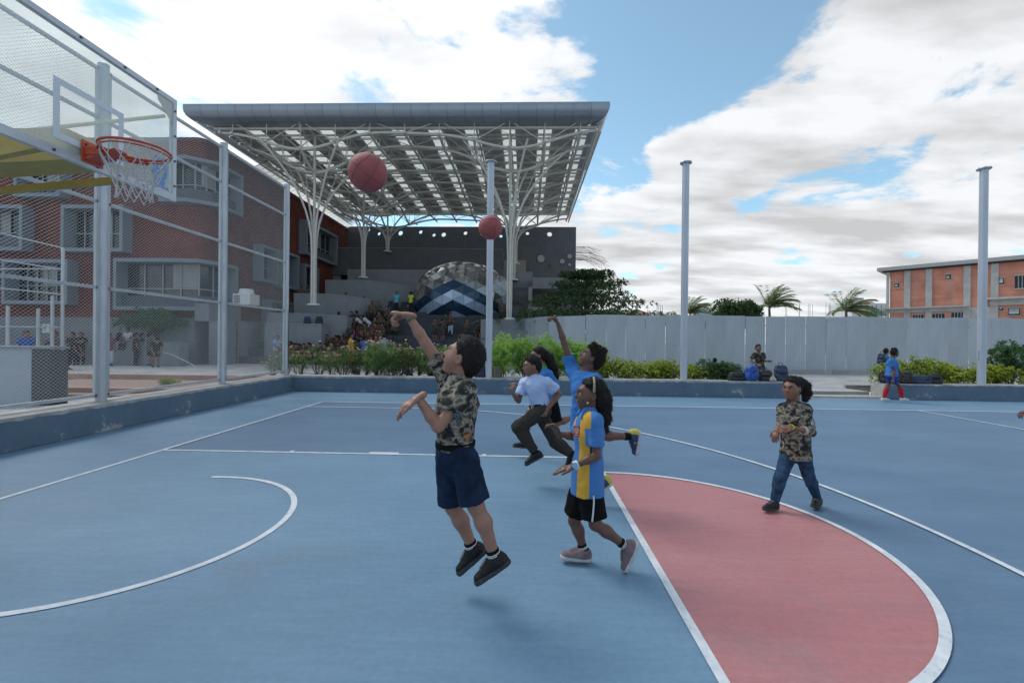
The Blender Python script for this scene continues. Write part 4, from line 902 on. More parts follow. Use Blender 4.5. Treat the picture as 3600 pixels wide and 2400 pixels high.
for i, x in enumerate(GXs):
    mb = MB(); mb.bar((x, CY0, ROOF-.17), (x, CY1, ROOF-.17), .08, .09); wpart(mb, 'top_chord', M_cst, can)
    for j in range(len(GYs)-1):
        mb = MB(); mb.tube((x, GYs[j], ROOF-.15), (x+(1.88 if (i+j) % 2 and i < len(GXs)-1 else 0), GYs[j+1], ROOF-.16 if (i+j) % 2 else zb(x, GYs[j+1])), .014, 4); wpart(mb, 'brace', M_cst, can)
# fascia: rounded nose panels, mitred corners
prof = [(.25, .72), (0.0, .70), (-.02, .52), (0.02, .33), (.10, .17), (.25, .05), (.50, -.02), (.80, -.05), (1.1, -.05)]   # (inwards, height above z)
FZ = 13.12; FXL, FXR, FYF = CX0-1.05, CX1+.30, 20.0
nP = 24
def fas(u0, u1, P, side=None):
    mb = MB(); vs = []
    for (i, h) in prof: p, q = P(u0, i), P(u1, i); vs += [(p[0], p[1], FZ+h), (q[0], q[1], FZ+h)]
    mb.add(vs, [(2*k, 2*k+1, 2*k+3, 2*k+2) for k in range(len(prof)-1)]); return wpart(mb, 'fascia_panel', M_fascia, can, True)
def Pfront(u, i): x = FXL+(FXR-FXL)*u; x = min(max(x, FXL+i), FXR-i); return (x, FYF+i)
for k in range(nP): fas(k/nP+.0003, (k+1)/nP-.0003, Pfront)
mb = MB(); vs = []
for (i, h) in prof: p, q = Pfront(0, i+.035), Pfront(1, i+.035); vs += [(p[0], p[1], FZ+.08+(h-.08)*.93), (q[0], q[1], FZ+.08+(h-.08)*.93)]
mb.add(vs, [(2*k, 2*k+1, 2*k+3, 2*k+2) for k in range(len(prof)-1)]); wpart(mb, 'fascia_backing', mat('seam_dark', (.05, .055, .06), .6), can)
LR_ = 7.6
def Pright(u, i): y = max(FYF+LR_*u, FYF+i); return (FXR-i*.8, y)
def Pleft(u, i): y = max(FYF+LR_*u, FYF+i); return (FXL+i*.8, y)
for k in range(8): fas(k/8+.002, (k+1)/8-.002, Pright); fas(k/8+.002, (k+1)/8-.002, Pleft)
mb = MB(); mb.add([(FXR-i*.8, FYF+LR_, FZ+h) for i, h in prof], [tuple(range(len(prof)))]); wpart(mb, 'fascia_end', M_fascia, can)
mb = MB(); mb.add([(FXL+i*.8, FYF+LR_, FZ+h) for i, h in prof], [tuple(range(len(prof)))]); wpart(mb, 'fascia_end', M_fascia, can)
mb = MB(); mb.tube((FXL+1.0, FYF+1.05, FZ-.13), (FXR-.5, FYF+1.05, FZ-.13), .085, 10); wpart(mb, 'edge_tube', M_cst, can, True)
mb = MB(); mb.box((FXL+.3, FYF+.3, FZ+.62), (FXR-.3, FYF+1.2, FZ+.66)); wpart(mb, 'fascia_top', M_fascia, can)
# ladder edge beam on the right and left side behind the fascia returns
for X in (CX1-.05, CX0+.25):
    for z in (ROOF-.1, 12.6): mb = MB(); mb.bar((X, CY0, z), (X, CY1, z), .08, .08); wpart(mb, 'edge_beam', M_cst, can)
    for j in range(26): y = CY0+.4+j*.72; mb = MB(); mb.bar((X, y, 12.6), (X, y, ROOF-.1), .05, .05); wpart(mb, 'edge_strut', M_cst, can)
# branching columns
for X in (CXL, CXR):
    for ky, Y in enumerate(CYS):
        z0 = {(CXL, 0): 3.44, (CXR, 0): 2.72, (CXL, 1): 6.1, (CXR, 1): 6.0, (CXL, 2): 9.2, (CXR, 2): 8.2}[(X, ky)]
        side = 'left' if X == CXL else 'right'; row = ('front', 'middle', 'rear')[ky]
        t = thing('branching_column', f'{row} {side} white steel column of bundled tubes branching under the canopy', 'column', (X, Y, z0), group='branching columns of the canopy')
        sp = 7.2 if ky == 0 else 9.2 if ky == 1 else 10.6
        nb = 5 if (ky == 0 and X == CXR) else 4
        for q in range(nb):
            a = R(45+360/nb*q) if nb == 4 else R(72*q); dx, dy = math.cos(a), math.sin(a)
            e = V((X+dx*3.1, Y+dy*2.6, 0)); e.z = zb(e.x, max(CY0, min(CY1, e.y)))
            b0 = V((X+dx*.115, Y+dy*.115, 0)); P = [b0+V((0, 0, z0)), b0+V((0, 0, z0+(sp-z0)*.55)), b0+V((0, 0, sp-.8))]
            for i in range(1, 10):
                u = i/9; r = u**1.9; P.append(V((b0.x+(e.x-b0.x)*r, b0.y+(e.y-b0.y)*r, sp-.8+(e.z-sp+.8)*(u**.82))))
            mb = MB(); mb.path(P, .058, 8); wpart(mb, 'branch', M_cst, t, True)
        mb = MB(); mb.tube((X, Y, z0), (X, Y, ROOF-.2), .075, 10); wpart(mb, 'mast', M_cst, t, True)
        mb = MB(); mb.lathe((X, Y, z0), [(.36, -.02), (.36, .05), (.30, .10)], 16); wpart(mb, 'base_plate', M_cst, t)
        for q in range(4 if ky < 2 else 0):
            a = R(90*q); mb = MB(); e = V((X+math.cos(a)*2.2, Y+math.sin(a)*1.9, 0)); e.z = ROOF-.2; mb.tube((X+math.cos(a)*.2, Y+math.sin(a)*.2, sp+.9), e, .018, 5); wpart(mb, 'tie', M_cst, t)
# glazed strip between brick block and canopy
gl = thing('sloping_glazing', 'sloping white glazed strip along the brick wall top under the canopy', 'glazing', (BXS, 32, 12))
M_milk = mat('milky_glass', (.62, .66, .70), .25, trans=0.0); n = 26
for j in range(n):
    y0, y1 = 24.6+(39.9-24.6)*j/n+.02, 24.6+(39.9-24.6)*(j+1)/n-.02; mb = MB()
    mb.add([(BXS+.02, y0, BTOP+.07), (BXS+.02, y1, BTOP+.07), (BXS+1.1, y1, 12.62), (BXS+1.1, y0, 12.62)], [(0, 1, 2, 3)]); wpart(mb, 'pane', M_trans, gl)
    mb = MB(); mb.tube((BXS+.02, y0-.02, BTOP+.09), (BXS+1.1, y0-.02, 12.64), .02, 5); wpart(mb, 'glazing_bar', M_steel, gl)
mb = MB(); mb.tube((BXS+.55, 24.6, (BTOP+12.7)/2), (BXS+.55, 39.9, (BTOP+12.7)/2), .025, 5); wpart(mb, 'glazing_rail', M_steel, gl)
# ================================================================== plants
def leaf_mat(name, c1, c2, rough=.45):
    m = mat(name, c1, rough, spec=.4); N, L, b = nodes_of(m)
    geo = N.new('ShaderNodeNewGeometry'); r = N.new('ShaderNodeValToRGB'); L.new(geo.outputs['Random Per Island'], r.inputs[0])
    r.color_ramp.elements[0].color = (*c1, 1); r.color_ramp.elements[1].color = (*c2, 1); L.new(r.outputs[0], b.inputs['Base Color'])
    t = N.new('ShaderNodeBsdfTranslucent'); mx = N.new('ShaderNodeMixShader'); mx.inputs[0].default_value = .35
    hv = N.new('ShaderNodeHueSaturation'); hv.inputs['Value'].default_value = 1.5; L.new(r.outputs[0], hv.inputs['Color']); L.new(hv.outputs[0], t.inputs[0])
    L.new(b.outputs[0], mx.inputs[1]); L.new(t.outputs[0], mx.inputs[2]); L.new(mx.outputs[0], N['Material Output'].inputs[0])
    return m
M_ole = leaf_mat('oleander_leaf', (0.076, 0.145, 0.051), (0.178, 0.281, 0.085))
M_bright = leaf_mat('bright_leaf', (0.152, 0.304, 0.057), (0.380, 0.551, 0.114))
M_ygreen = leaf_mat('yellow_green_leaf', (0.128, 0.204, 0.031), (0.459, 0.510, 0.060))
M_dgreen = leaf_mat('dark_leaf', (0.032, 0.080, 0.032), (0.096, 0.184, 0.056))
M_dtree = leaf_mat('tree_leaf', (0.031, 0.070, 0.028), (0.091, 0.154, 0.049))
M_palm = leaf_mat('palm_leaf', (0.075, 0.128, 0.045), (0.195, 0.247, 0.083))
M_petal = leaf_mat('pink_petal', (.66, .38, .38), (.82, .62, .60), .6)
M_bark = mat('bark', (.12, .095, .07), .9, var=.3, scale=20, bump=.5)
def leaf(mb, p, d, l, w, fold=.25, up=None):
    d = d.normalized(); up = up or V((random.gauss(0, .5), random.gauss(0, .5), 1)); s = d.cross(up)
    if s.length < 1e-3: s = V((1, 0, 0))
    s.normalize(); n = s.cross(d); dr = V((0, 0, -l*.12))
    mb.add([p, p+d*l*.45+s*w*.5+n*w*fold, p+d*l+dr, p+d*l*.45-s*w*.5+n*w*fold, p+d*l*.5], [(0, 1, 4), (1, 2, 4), (2, 3, 4), (3, 0, 4)])
def sprig(mb, p, d, nl, l, w, spread):
    d = d.normalized(); a = V((random.random()-.5, random.random()-.5, random.random()-.5)); u = d.cross(a).normalized(); v = d.cross(u)
    for i in range(nl):
        q = 2.4*i+random.random(); dd = (d*(1.0-spread*.6)+(u*math.cos(q)+v*math.sin(q))*spread+V((0, 0, random.uniform(-.1, .15)))).normalized()
        leaf(mb, p+d*l*(.16*i*.5), dd, l*random.uniform(.75, 1.15), w)
def shrub(kind, seed, rx, ry, h, nsp, nl, l, w, spread, m_leaf, stems=7, flowers=0, low=.15, shell=.55):
    random.seed(seed); lm, fm, sm = MB(), MB(), MB(); tips = []
    lobes = [(V((random.uniform(-.6, .6)*rx, random.uniform(-.5, .5)*ry, h*random.uniform(.45, .68))), V((rx*random.uniform(.38, .62), ry*random.uniform(.45, .7), h*random.uniform(.28, .42)))) for _ in range(6)]
    for i in range(nsp):
        c, r = random.choice(lobes); t = V((random.gauss(0, 1), random.gauss(0, 1), random.gauss(.15, 1))).normalized(); k = shell+(1-shell)*random.random()
        p = c+V((t.x*r.x*k, t.y*r.y*k, t.z*r.z*k)); p.z = max(h*low*random.uniform(.5, 1.3), p.z)
        d = (V((t.x, t.y, t.z*.6+.75))); sprig(lm, p, d, nl, l, w, spread); tips.append((p, t))
        if random.random() < .12: sm.tube((c.x*.4, c.y*.4, h*.18), p, .006, 4, .003)
    for i in range(stems):
        a = random.uniform(0, 6.28); c, r = random.choice(lobes); sm.path([(random.uniform(-.12, .12), random.uniform(-.1, .1), 0), (c.x*.5+.05*math.cos(a), c.y*.5, c.z*.5), tuple(c+V((r.x*.5*math.cos(a), r.y*.5*math.sin(a), r.z*.5)))], [.014, .010, .005], 5)
    top = sorted(tips, key=lambda q: -q[0].z-.5*random.random())[:max(flowers*3, 1)]
    for i in range(flowers):
        p, t = random.choice(top); p = p+t*.05+V((0, 0, l*.8)) 
        for k in range(5):
            q = p+V((random.uniform(-.035, .035), random.uniform(-.035, .035), random.uniform(-.02, .03)))
            for j in range(4): a = 1.57*j+random.random(); leaf(fm, q, V((math.cos(a), math.sin(a), .7)), .030, .026)
    return (lm.mesh('foliage', m_leaf), fm.mesh('flowers', M_petal) if flowers else None, sm.mesh('stems', M_bark))
def put(meshes, name, label, cat, loc, rz=0, sc=(1, 1, 1), group=None):
    t = thing(name, label, cat, loc, rz, group); t.scale = sc
    for nm, me in zip(('foliage', 'flowers', 'stems'), meshes):
        if me: link(nm, me, t)
    return t
OLE = [shrub('oleander', 20+i, .75, .5, 1.15, 420, 6, .13, .020, .75, M_ole, 10, 26) for i in range(3)]
OLS = [shrub('oleander', 40+i, .50, .4, 1.10, 75, 6, .13, .022, .8, M_ole, 9, 9, low=.45, shell=.3) for i in range(2)]
BRG = [shrub('bright', 60+i, .80, .6, 1.45, 400, 7, .12, .034, .8, M_bright, 8, 0) for i in range(2)]
YGR = [shrub('yellow', 80+i, .70, .5, .85, 420, 7, .065, .036, .9, M_ygreen, 8, 0) for i in range(3)]
DGR = [shrub('dark', 90+i, .65, .5, .95, 300, 6, .11, .045, .85, M_dgreen, 8, 0) for i in range(2)]
BZ = PZ+.02; BY = KY+1.12
def bx(px, y=None): return PY(px, 1300, y or BY).x
pos = [(1265, 0, 1.0), (1330, 1, 1.12), (1395, 2, 1.0), (1455, 0, 1.05), (1520, 1, .98), (1570, 2, .95)]
words = ['leftmost', 'second from left', 'third from left', 'fourth from left', 'fifth from left', 'rightmost']
for k, (px, i, s) in enumerate(pos): put(OLE[i], 'oleander_shrub', f'dense oleander with pink flowers, {words[k]} of the dense row behind the kerb', 'shrub', (bx(px), BY+random.uniform(-.1, .1), BZ), k*2.1, (1, 1, s), 'dense pink oleanders')
for k, (px, i, s) in enumerate(((1010, 0, 1.0), (1055, 1, .95), (1115, 0, 1.05), (1165, 1, .85), (1210, 0, .92), (965, 1, .8))):
    put(OLS[i], 'sparse_oleander', f'thin leggy oleander with few flowers, number {("two","three","four","five","six","one")[k]} from left beside the fence end', 'shrub', (bx(px), BY+random.uniform(-.15, .1), BZ), k*1.7, (1, 1, s), 'thin oleanders by the fence end')
for k, (px, i, s, y, lab) in enumerate(((1595, 0, .92, BY+.5, 'bright green shrub half hidden behind shooting boy'), (1775, 0, 1.12, BY, 'tall bright green shrub right of the steel pole by concrete block'), (1845, 1, 1.06, BY+.3, 'bright green shrub behind running boy in white shirt'), (1930, 0, 1.1, BY+.1, 'bright green shrub below the raised arm of boy in blue'), (2010, 1, 1.02, BY, 'bright green shrub directly behind the boy in blue'), (2060, 0, .95, BY+.2, 'bright green shrub between boy in blue and yellow-green shrubs'))):
    put(BRG[i], 'bright_shrub', lab, 'shrub', (bx(px, y), y, BZ), k*1.3, (1, 1, s), 'bright green shrubs')
wl = ['first', 'second', 'third', 'fourth', 'fifth', 'sixth', 'seventh', 'eighth', 'ninth', 'tenth']
for k, (px, i, s) in enumerate(((2140, 0, 1.05), (2220, 1, 1.0), (2300, 2, .98), (2375, 0, .95), (2450, 1, .85))):
    put(YGR[i], 'yellow_green_shrub', f'{wl[k]} low yellow-green shrub rightwards from the boy in blue', 'shrub', (bx(px), BY+random.uniform(-.1, .1), BZ), k*1.9, (1, 1, s), 'yellow-green shrubs along the far kerb')
for k, (px, i, s, lab) in enumerate(((2505, 0, .88, 'dark green shrub just left of the bags on kerb'), (2555, 1, .80, 'dark green shrub touching the black bag on the kerb'))): put(DGR[i], 'dark_green_shrub', lab, 'shrub', (bx(px), BY-.05, BZ), k, (.85, 1, s))
for k, (px, i, s) in enumerate(((3130, 1, 1.0), (3205, 0, 1.15), (3285, 2, 1.05), (3365, 1, .95), (3425, 0, .92), (3500, 2, 1.0), (3640, 1, 1.0))):
    put(YGR[i], 'yellow_green_shrub', f'{wl[k]} yellow-green shrub right of the court entrance', 'shrub', (bx(px), BY+random.uniform(-.1, .1), BZ), k*2.3, (1, 1, s), 'yellow-green shrubs right of entrance')
put(DGR[0], 'dark_green_shrub', 'taller dark green shrub at the right edge of the photo', 'shrub', (bx(3570), BY+.2, BZ), 1.0, (1, 1, 1.55))
p = G(600, 1360, PZ); put(YGR[0], 'small_croton', 'small reddish green plant behind the chain link fence', 'plant', (p.x, p.y, PZ), 0, (.5, .5, .32))
def tree(name, label, base, h, rx, rz_, zc, seed, m_leaf, n=1500, l=.30, w=.13, layers=0, trunk=.14):
    random.seed(seed); t = thing(name, label, 'tree', base); lm, sm = MB(), MB()
    sm.path([(0, 0, 0), (.1, 0, h*.35), (-.05, .05, h*.7), (0, 0, h*.93)], [trunk, trunk*.8, trunk*.5, .03], 8)
    lobes = []
    if layers:
        for k in range(layers):
            z = h*(zc+(1-zc)*(k/(layers-1))); rr = rx*(1-.72*(k/(layers-1))**1.3)
            for j in range(7): a = 6.28*j/7+k; lobes.append((V((math.cos(a)*rr*.62*random.uniform(.6, 1.15), math.sin(a)*rr*.62, z+random.uniform(-.15, .1))), V((rr*.42, rr*.42, h*.035))))
    else:
        for k in range(16):
            q = V((random.gauss(0, 1), random.gauss(0, 1), random.gauss(0, 1))).normalized()*random.uniform(.35, .72); lobes.append((V((q.x*rx, q.y*rx, h*zc+q.z*rz_)), V((rx, rx, rz_))*random.uniform(.25, .42)))
    for (c, r) in lobes:
        sm.path([(0, 0, c.z*.72), (c.x*.5, c.y*.5, c.z*.88), tuple(c)], [trunk*.35, trunk*.2, .02], 5)
    for i in range(n):
        c, r = random.choice(lobes); q = V((random.gauss(0, 1), random.gauss(0, 1), random.gauss(0, 1))).normalized()*random.uniform(.5, 1.05)
        sprig(lm, c+V((q.x*r.x, q.y*r.y, q.z*r.z)), V((q.x, q.y, q.z*.5+.3)), 4, l, w, .8)
    link('crown', lm.mesh('crown', m_leaf), t); link('trunk', sm.mesh('trunk', M_bark), t); return t
b = PY(2060, 1110, 24.0); tree('layered_tree', 'layered dark green tree rising behind the hoarding next to grey wing', (b.x, 24, PZ), 5.5, 4.3, .4, .46, 5, M_dtree, 2900, .21, .085, layers=6).scale = (1.25, 1.1, .96)
b = PY(2595, 1110, 42); tree('broadleaf_tree', 'round dense green tree above the hoarding left of a palm', (b.x, 42, PZ), 6.3, 2.7, 1.8, .70, 9, M_dtree, 1500, .34, .16)
b = PY(2520, 1110, 40); tree('broadleaf_tree', 'low spreading green tree beside the blue water tank', (b.x, 40, PZ), 3.6, 1.9, .7, .85, 10, M_dtree, 350, .3, .14)
b = PY(2180, 1108, 55); tree('broadleaf_tree', 'small distant tree near the terracotta roof', (b.x+1.2, 55, PZ), 5.0, 1.9, .9, .84, 11, M_dtree, 300, .34, .16)
b = PY(2365, 1108, 56); tree('broadleaf_tree', 'pale distant tree just left of the middle pole', (b.x, 56, PZ), 5.2, 1.7, .8, .86, 12, M_palm, 240, .3, .12)
b = PY(2905, 1108, 58); tree('broadleaf_tree', 'low distant scrub tree left of the right palm', (b.x, 58, PZ), 4.6, 2.0, .5, .9, 14, M_palm, 240, .3, .12)
def palm(label, px, pytop, Y, seed, sway=.5, L_=2.7):
    random.seed(seed); top = PY(px, pytop, Y); t = thing('palm_tree', label, 'palm tree', (top.x, Y, PZ)); h = top.z-PZ-L_*.62
    sm, lm = MB(), MB(); sm.path([(0, 0, 0), (.15, 0, h*.5), (0, 0, h)], [.2, .15, .12], 8)
    for i in range(26):
        a = 6.28*i/26+random.random()*.4; e = random.uniform(.35, 1.4); pts = []; d = V((math.cos(a)*math.cos(e)+sway*.5, math.sin(a)*math.cos(e), math.sin(e))).normalized(); p = V((0, 0, h))
        for k in range(9): pts.append(p.copy()); p = p+d*L_/8; d = (d+V((.10*sway, 0, -.13))).normalized()
        sm.path(pts, [.025-.0022*k for k in range(9)], 4)
        for k in range(1, 9):
            for s in (-1, 1):
                for f in (0, .25, .5, .75):
                    q = pts[k] if f == 0 or k == 8 else pts[k]*(1-f)+pts[k+1]*f; ax = (pts[k]-pts[k-1]).normalized(); sd = ax.cross(V((0, 0, 1))).normalized()*s
                    leaf(lm, q, (ax*.8+sd*.75+V((.25*sway, 0, -.35))), L_*.27, .075, 0)
    link('crown', lm.mesh('crown', M_palm), t); link('trunk', sm.mesh('trunk', M_bark), t)
palm('wind swept palm left of the middle of the hoarding by round tree', 2705, 1030, 46, 3, .6)
palm('wind swept palm left of the red factory', 2975, 1042, 46, 4, .75)
palm('palm partly hidden by the middle steel pole', 2425, 1060, 55, 6, .6)
# dark tree in front of the brick block, behind the fence
b = G(620, 1275, PZ); tree('dark_bush_tree', 'dark rounded bush with white blossoms below brick building behind fence', (b.x, BYF-1.3, PZ), 2.95, 1.9, .65, .74, 15, M_dgreen, 600, .2, .09)
# ================================================================== people: smooth distance-field bodies
class Field:
    def __init__(s, pts, h, pad=.12):
        P = np.array([tuple(p) for p in pts]); s.h = h; s.lo = P.min(0)-pad; n = np.ceil((P.max(0)+pad-s.lo)/h).astype(int)+1
        s.ax = [s.lo[i]+h*np.arange(n[i]) for i in range(3)]; s.D = np.full(tuple(n), .5, np.float32)
    def sub(s, lo, hi):
        sl = [slice(max(0, int((lo[i]-s.lo[i])/s.h)), max(0, min(len(s.ax[i]), int((hi[i]-s.lo[i])/s.h)+2))) for i in range(3)]
        x, y, z = [s.ax[i][sl[i]].astype(np.float32) for i in range(3)]
        return tuple(sl), x[:, None, None], y[None, :, None], z[None, None, :]
    def comb(s, sl, d, k, op):
        A = s.D[sl]
        if op == 'add':
            if k > 0: hh = np.maximum(k-np.abs(A-d), 0)/k; s.D[sl] = np.minimum(A, d)-hh*hh*k*.25
            else: s.D[sl] = np.minimum(A, d)
        elif op == 'cut':
            d = -d
            if k > 0: hh = np.maximum(k-np.abs(A-d), 0)/k; s.D[sl] = np.maximum(A, d)+hh*hh*k*.25
            else: s.D[sl] = np.maximum(A, d)
    def cap(s, a, b, ra, rb, k=.02, op='add', flat=None, ff=1.0, planes=()):
        a, b = np.array(a, float), np.array(b, float); R_ = max(ra, rb)+k+3*s.h; sl, x, y, z = s.sub(np.minimum(a, b)-R_, np.maximum(a, b)+R_)
        if x.size == 0 or y.size == 0 or z.size == 0: return s
        ba = b-a; L2 = max(ba@ba, 1e-9); px, py, pz = x-a[0], y-a[1], z-a[2]
        t = np.clip((px*ba[0]+py*ba[1]+pz*ba[2])/L2, 0, 1); qx, qy, qz = px-t*ba[0], py-t*ba[1], pz-t*ba[2]; q2 = qx*qx+qy*qy+qz*qz
        if flat is not None: f = np.array(flat, float); f = f/np.linalg.norm(f); c = qx*f[0]+qy*f[1]+qz*f[2]; q2 = q2+(ff*ff-1)*c*c
        d = np.sqrt(q2)-(ra+(rb-ra)*t)
        for (p, n) in planes:      # keep the side opposite to n
            p, n = np.array(p, float), np.array(n, float); n = n/np.linalg.norm(n); d = np.maximum(d, (x-p[0])*n[0]+(y-p[1])*n[1]+(z-p[2])*n[2])
        s.comb(sl, d.astype(np.float32), k, op); return s
    def ell(s, c, M, r, k=.02, op='add'):     # M rows: unit axes
        c, M, r = np.array(c, float), np.array(M, float), np.array(r, float); R_ = r.max()+k+3*s.h; sl, x, y, z = s.sub(c-R_, c+R_)
        if x.size == 0 or y.size == 0 or z.size == 0: return s
        px, py, pz = x-c[0], y-c[1], z-c[2]; u = [(px*M[i][0]+py*M[i][1]+pz*M[i][2]) for i in range(3)]
        k0 = np.sqrt(sum((u[i]/r[i])**2 for i in range(3))); k1 = np.sqrt(sum((u[i]/r[i]**2)**2 for i in range(3)))+1e-9
        s.comb(sl, (k0*(k0-1)/k1).astype(np.float32), k, op); return s
    def plane(s, p, n, k=0.0):    # cut everything on the n side
        p, n = np.array(p, float), np.array(n, float); n = n/np.linalg.norm(n); x, y, z = [a.astype(np.float32) for a in s.ax]
        d = (x[:, None, None]-p[0])*n[0]+(y[None, :, None]-p[1])*n[1]+(z[None, None, :]-p[2])*n[2]
        s.comb((slice(None),)*3, -d, k, 'cut'); return s
    def folds(s, amp, freq, seed=0, ax=(1, 1, 1)):
        rg = np.random.RandomState(seed); x, y, z = s.ax[0][:, None, None], s.ax[1][None, :, None], s.ax[2][None, None, :]; f = 0
        m = np.abs(s.D) < .05
        if not m.any(): return s
        I = np.nonzero(m); X, Y, Z = s.ax[0][I[0]], s.ax[1][I[1]], s.ax[2][I[2]]; f = np.zeros(len(X))
        for i in range(5):
            d = rg.normal(size=3)*np.array(ax); d = d/np.linalg.norm(d); e = rg.normal(size=3); ph = rg.uniform(0, 6.28, 2); fr = freq*(1+.5*i)
            f += np.sin(fr*(X*d[0]+Y*d[1]+Z*d[2])+ph[0]+1.6*np.sin(fr*.5*(X*e[0]+Y*e[1]+Z*e[2])+ph[1]))/(1+.6*i)
        s.D[I] += (amp*f).astype(np.float32); return s
    def net(s):
        D = s.D; S = D < 0; nx, ny, nz = D.shape
        c = [S[i:nx-1+i, j:ny-1+j, k:nz-1+k] for i in (0, 1) for j in (0, 1) for k in (0, 1)]
        sm = sum(q.astype(np.int8) for q in c); I = np.nonzero((sm > 0) & (sm < 8)); nv = len(I[0])
        if nv == 0: return np.zeros((0, 3)), np.zeros((0, 4), int)
        idx = np.full((nx-1, ny-1, nz-1), -1, np.int32); idx[I] = np.arange(nv)
        acc = np.zeros((nv, 3)); cnt = np.zeros(nv)
        co = [(i, j, k) for i in (0, 1) for j in (0, 1) for k in (0, 1)]; val = {q: D[I[0]+q[0], I[1]+q[1], I[2]+q[2]] for q in co}
        for q in co:
            for a in range(3):
                if q[a] == 0:
                    r = list(q); r[a] = 1; v0, v1 = val[q], val[tuple(r)]; m = (v0 < 0) != (v1 < 0); t = np.where(m, v0/np.where(m, v0-v1, 1), 0)
                    p = np.tile(np.array(q, float), (nv, 1)); p[:, a] += t; acc += p*m[:, None]; cnt += m
        P = (np.stack(I, 1)+acc/cnt[:, None])*s.h+s.lo; F = []
        for a in range(3):
            b, c_ = (a+1) % 3, (a+2) % 3; s0 = [slice(None)]*3; s1 = [slice(None)]*3; s0[a] = slice(0, -1); s1[a] = slice(1, None)
            for q in (b, c_): s0[q] = slice(1, -1); s1[q] = slice(1, -1)
            A, B_ = S[tuple(s0)], S[tuple(s1)]; m = np.nonzero(A != B_); inside = A[m]; g = [m[0].copy(), m[1].copy(), m[2].copy()]
            g[b] = g[b]+1; g[c_] = g[c_]+1
            def cell(db, dc): h_ = [g[0].copy(), g[1].copy(), g[2].copy()]; h_[b] = h_[b]-db; h_[c_] = h_[c_]-dc; return idx[h_[0], h_[1], h_[2]]
            q = np.stack([cell(1, 1), cell(0, 1), cell(0, 0), cell(1, 0)], 1); F.append(np.where(inside[:, None], q, q[:, ::-1]))
        F = np.concatenate(F); F = F[(F >= 0).all(1)]; return P, F
def mesh_np(name, P, F, m_, smooth=True):
    me = bpy.data.meshes.new(name); n = len(F); me.vertices.add(len(P)); me.vertices.foreach_set('co', np.asarray(P, np.float32).ravel())
    me.loops.add(n*4); me.loops.foreach_set('vertex_index', np.asarray(F, np.int32).ravel()); me.polygons.add(n); me.polygons.foreach_set('loop_start', np.arange(0, n*4, 4, dtype=np.int32)); me.polygons.foreach_set('loop_total', np.full(n, 4, np.int32))
    me.update(calc_edges=True); me.validate(); me.materials.append(m_)
    if smooth: me.polygons.foreach_set('use_smooth', [True]*len(me.polygons))
    return me
def npart(name, fields, m_, root, label=None, attr=None):
    if not isinstance(fields, (list, tuple)): fields = [fields]
    Ps, Fs, o = [], [], 0
    for f in fields:
        P, F = f.net(); Ps.append(P); Fs.append(F+o); o += len(P)
    P = np.concatenate(Ps); F = np.concatenate(Fs)
    if len(P) == 0: return None
    q = wloc(root); me = mesh_np(name, P-np.array(q), F, m_)
    if attr is not None:
        for an, fn in attr.items(): at_ = me.attributes.new(an, 'FLOAT', 'POINT'); at_.data.foreach_set('value', fn(P).astype(np.float32))
    ob = link(name, me, root)
    if label: ob['label'] = label
    return ob
def nv(a): a = np.array(a, float); return a/np.linalg.norm(a)
def frame(f, u): f = nv(f); u = np.array(u, float); u = nv(u-f*(u@f)); s = np.cross(f, u); return f, u, s     # forward, up, right side
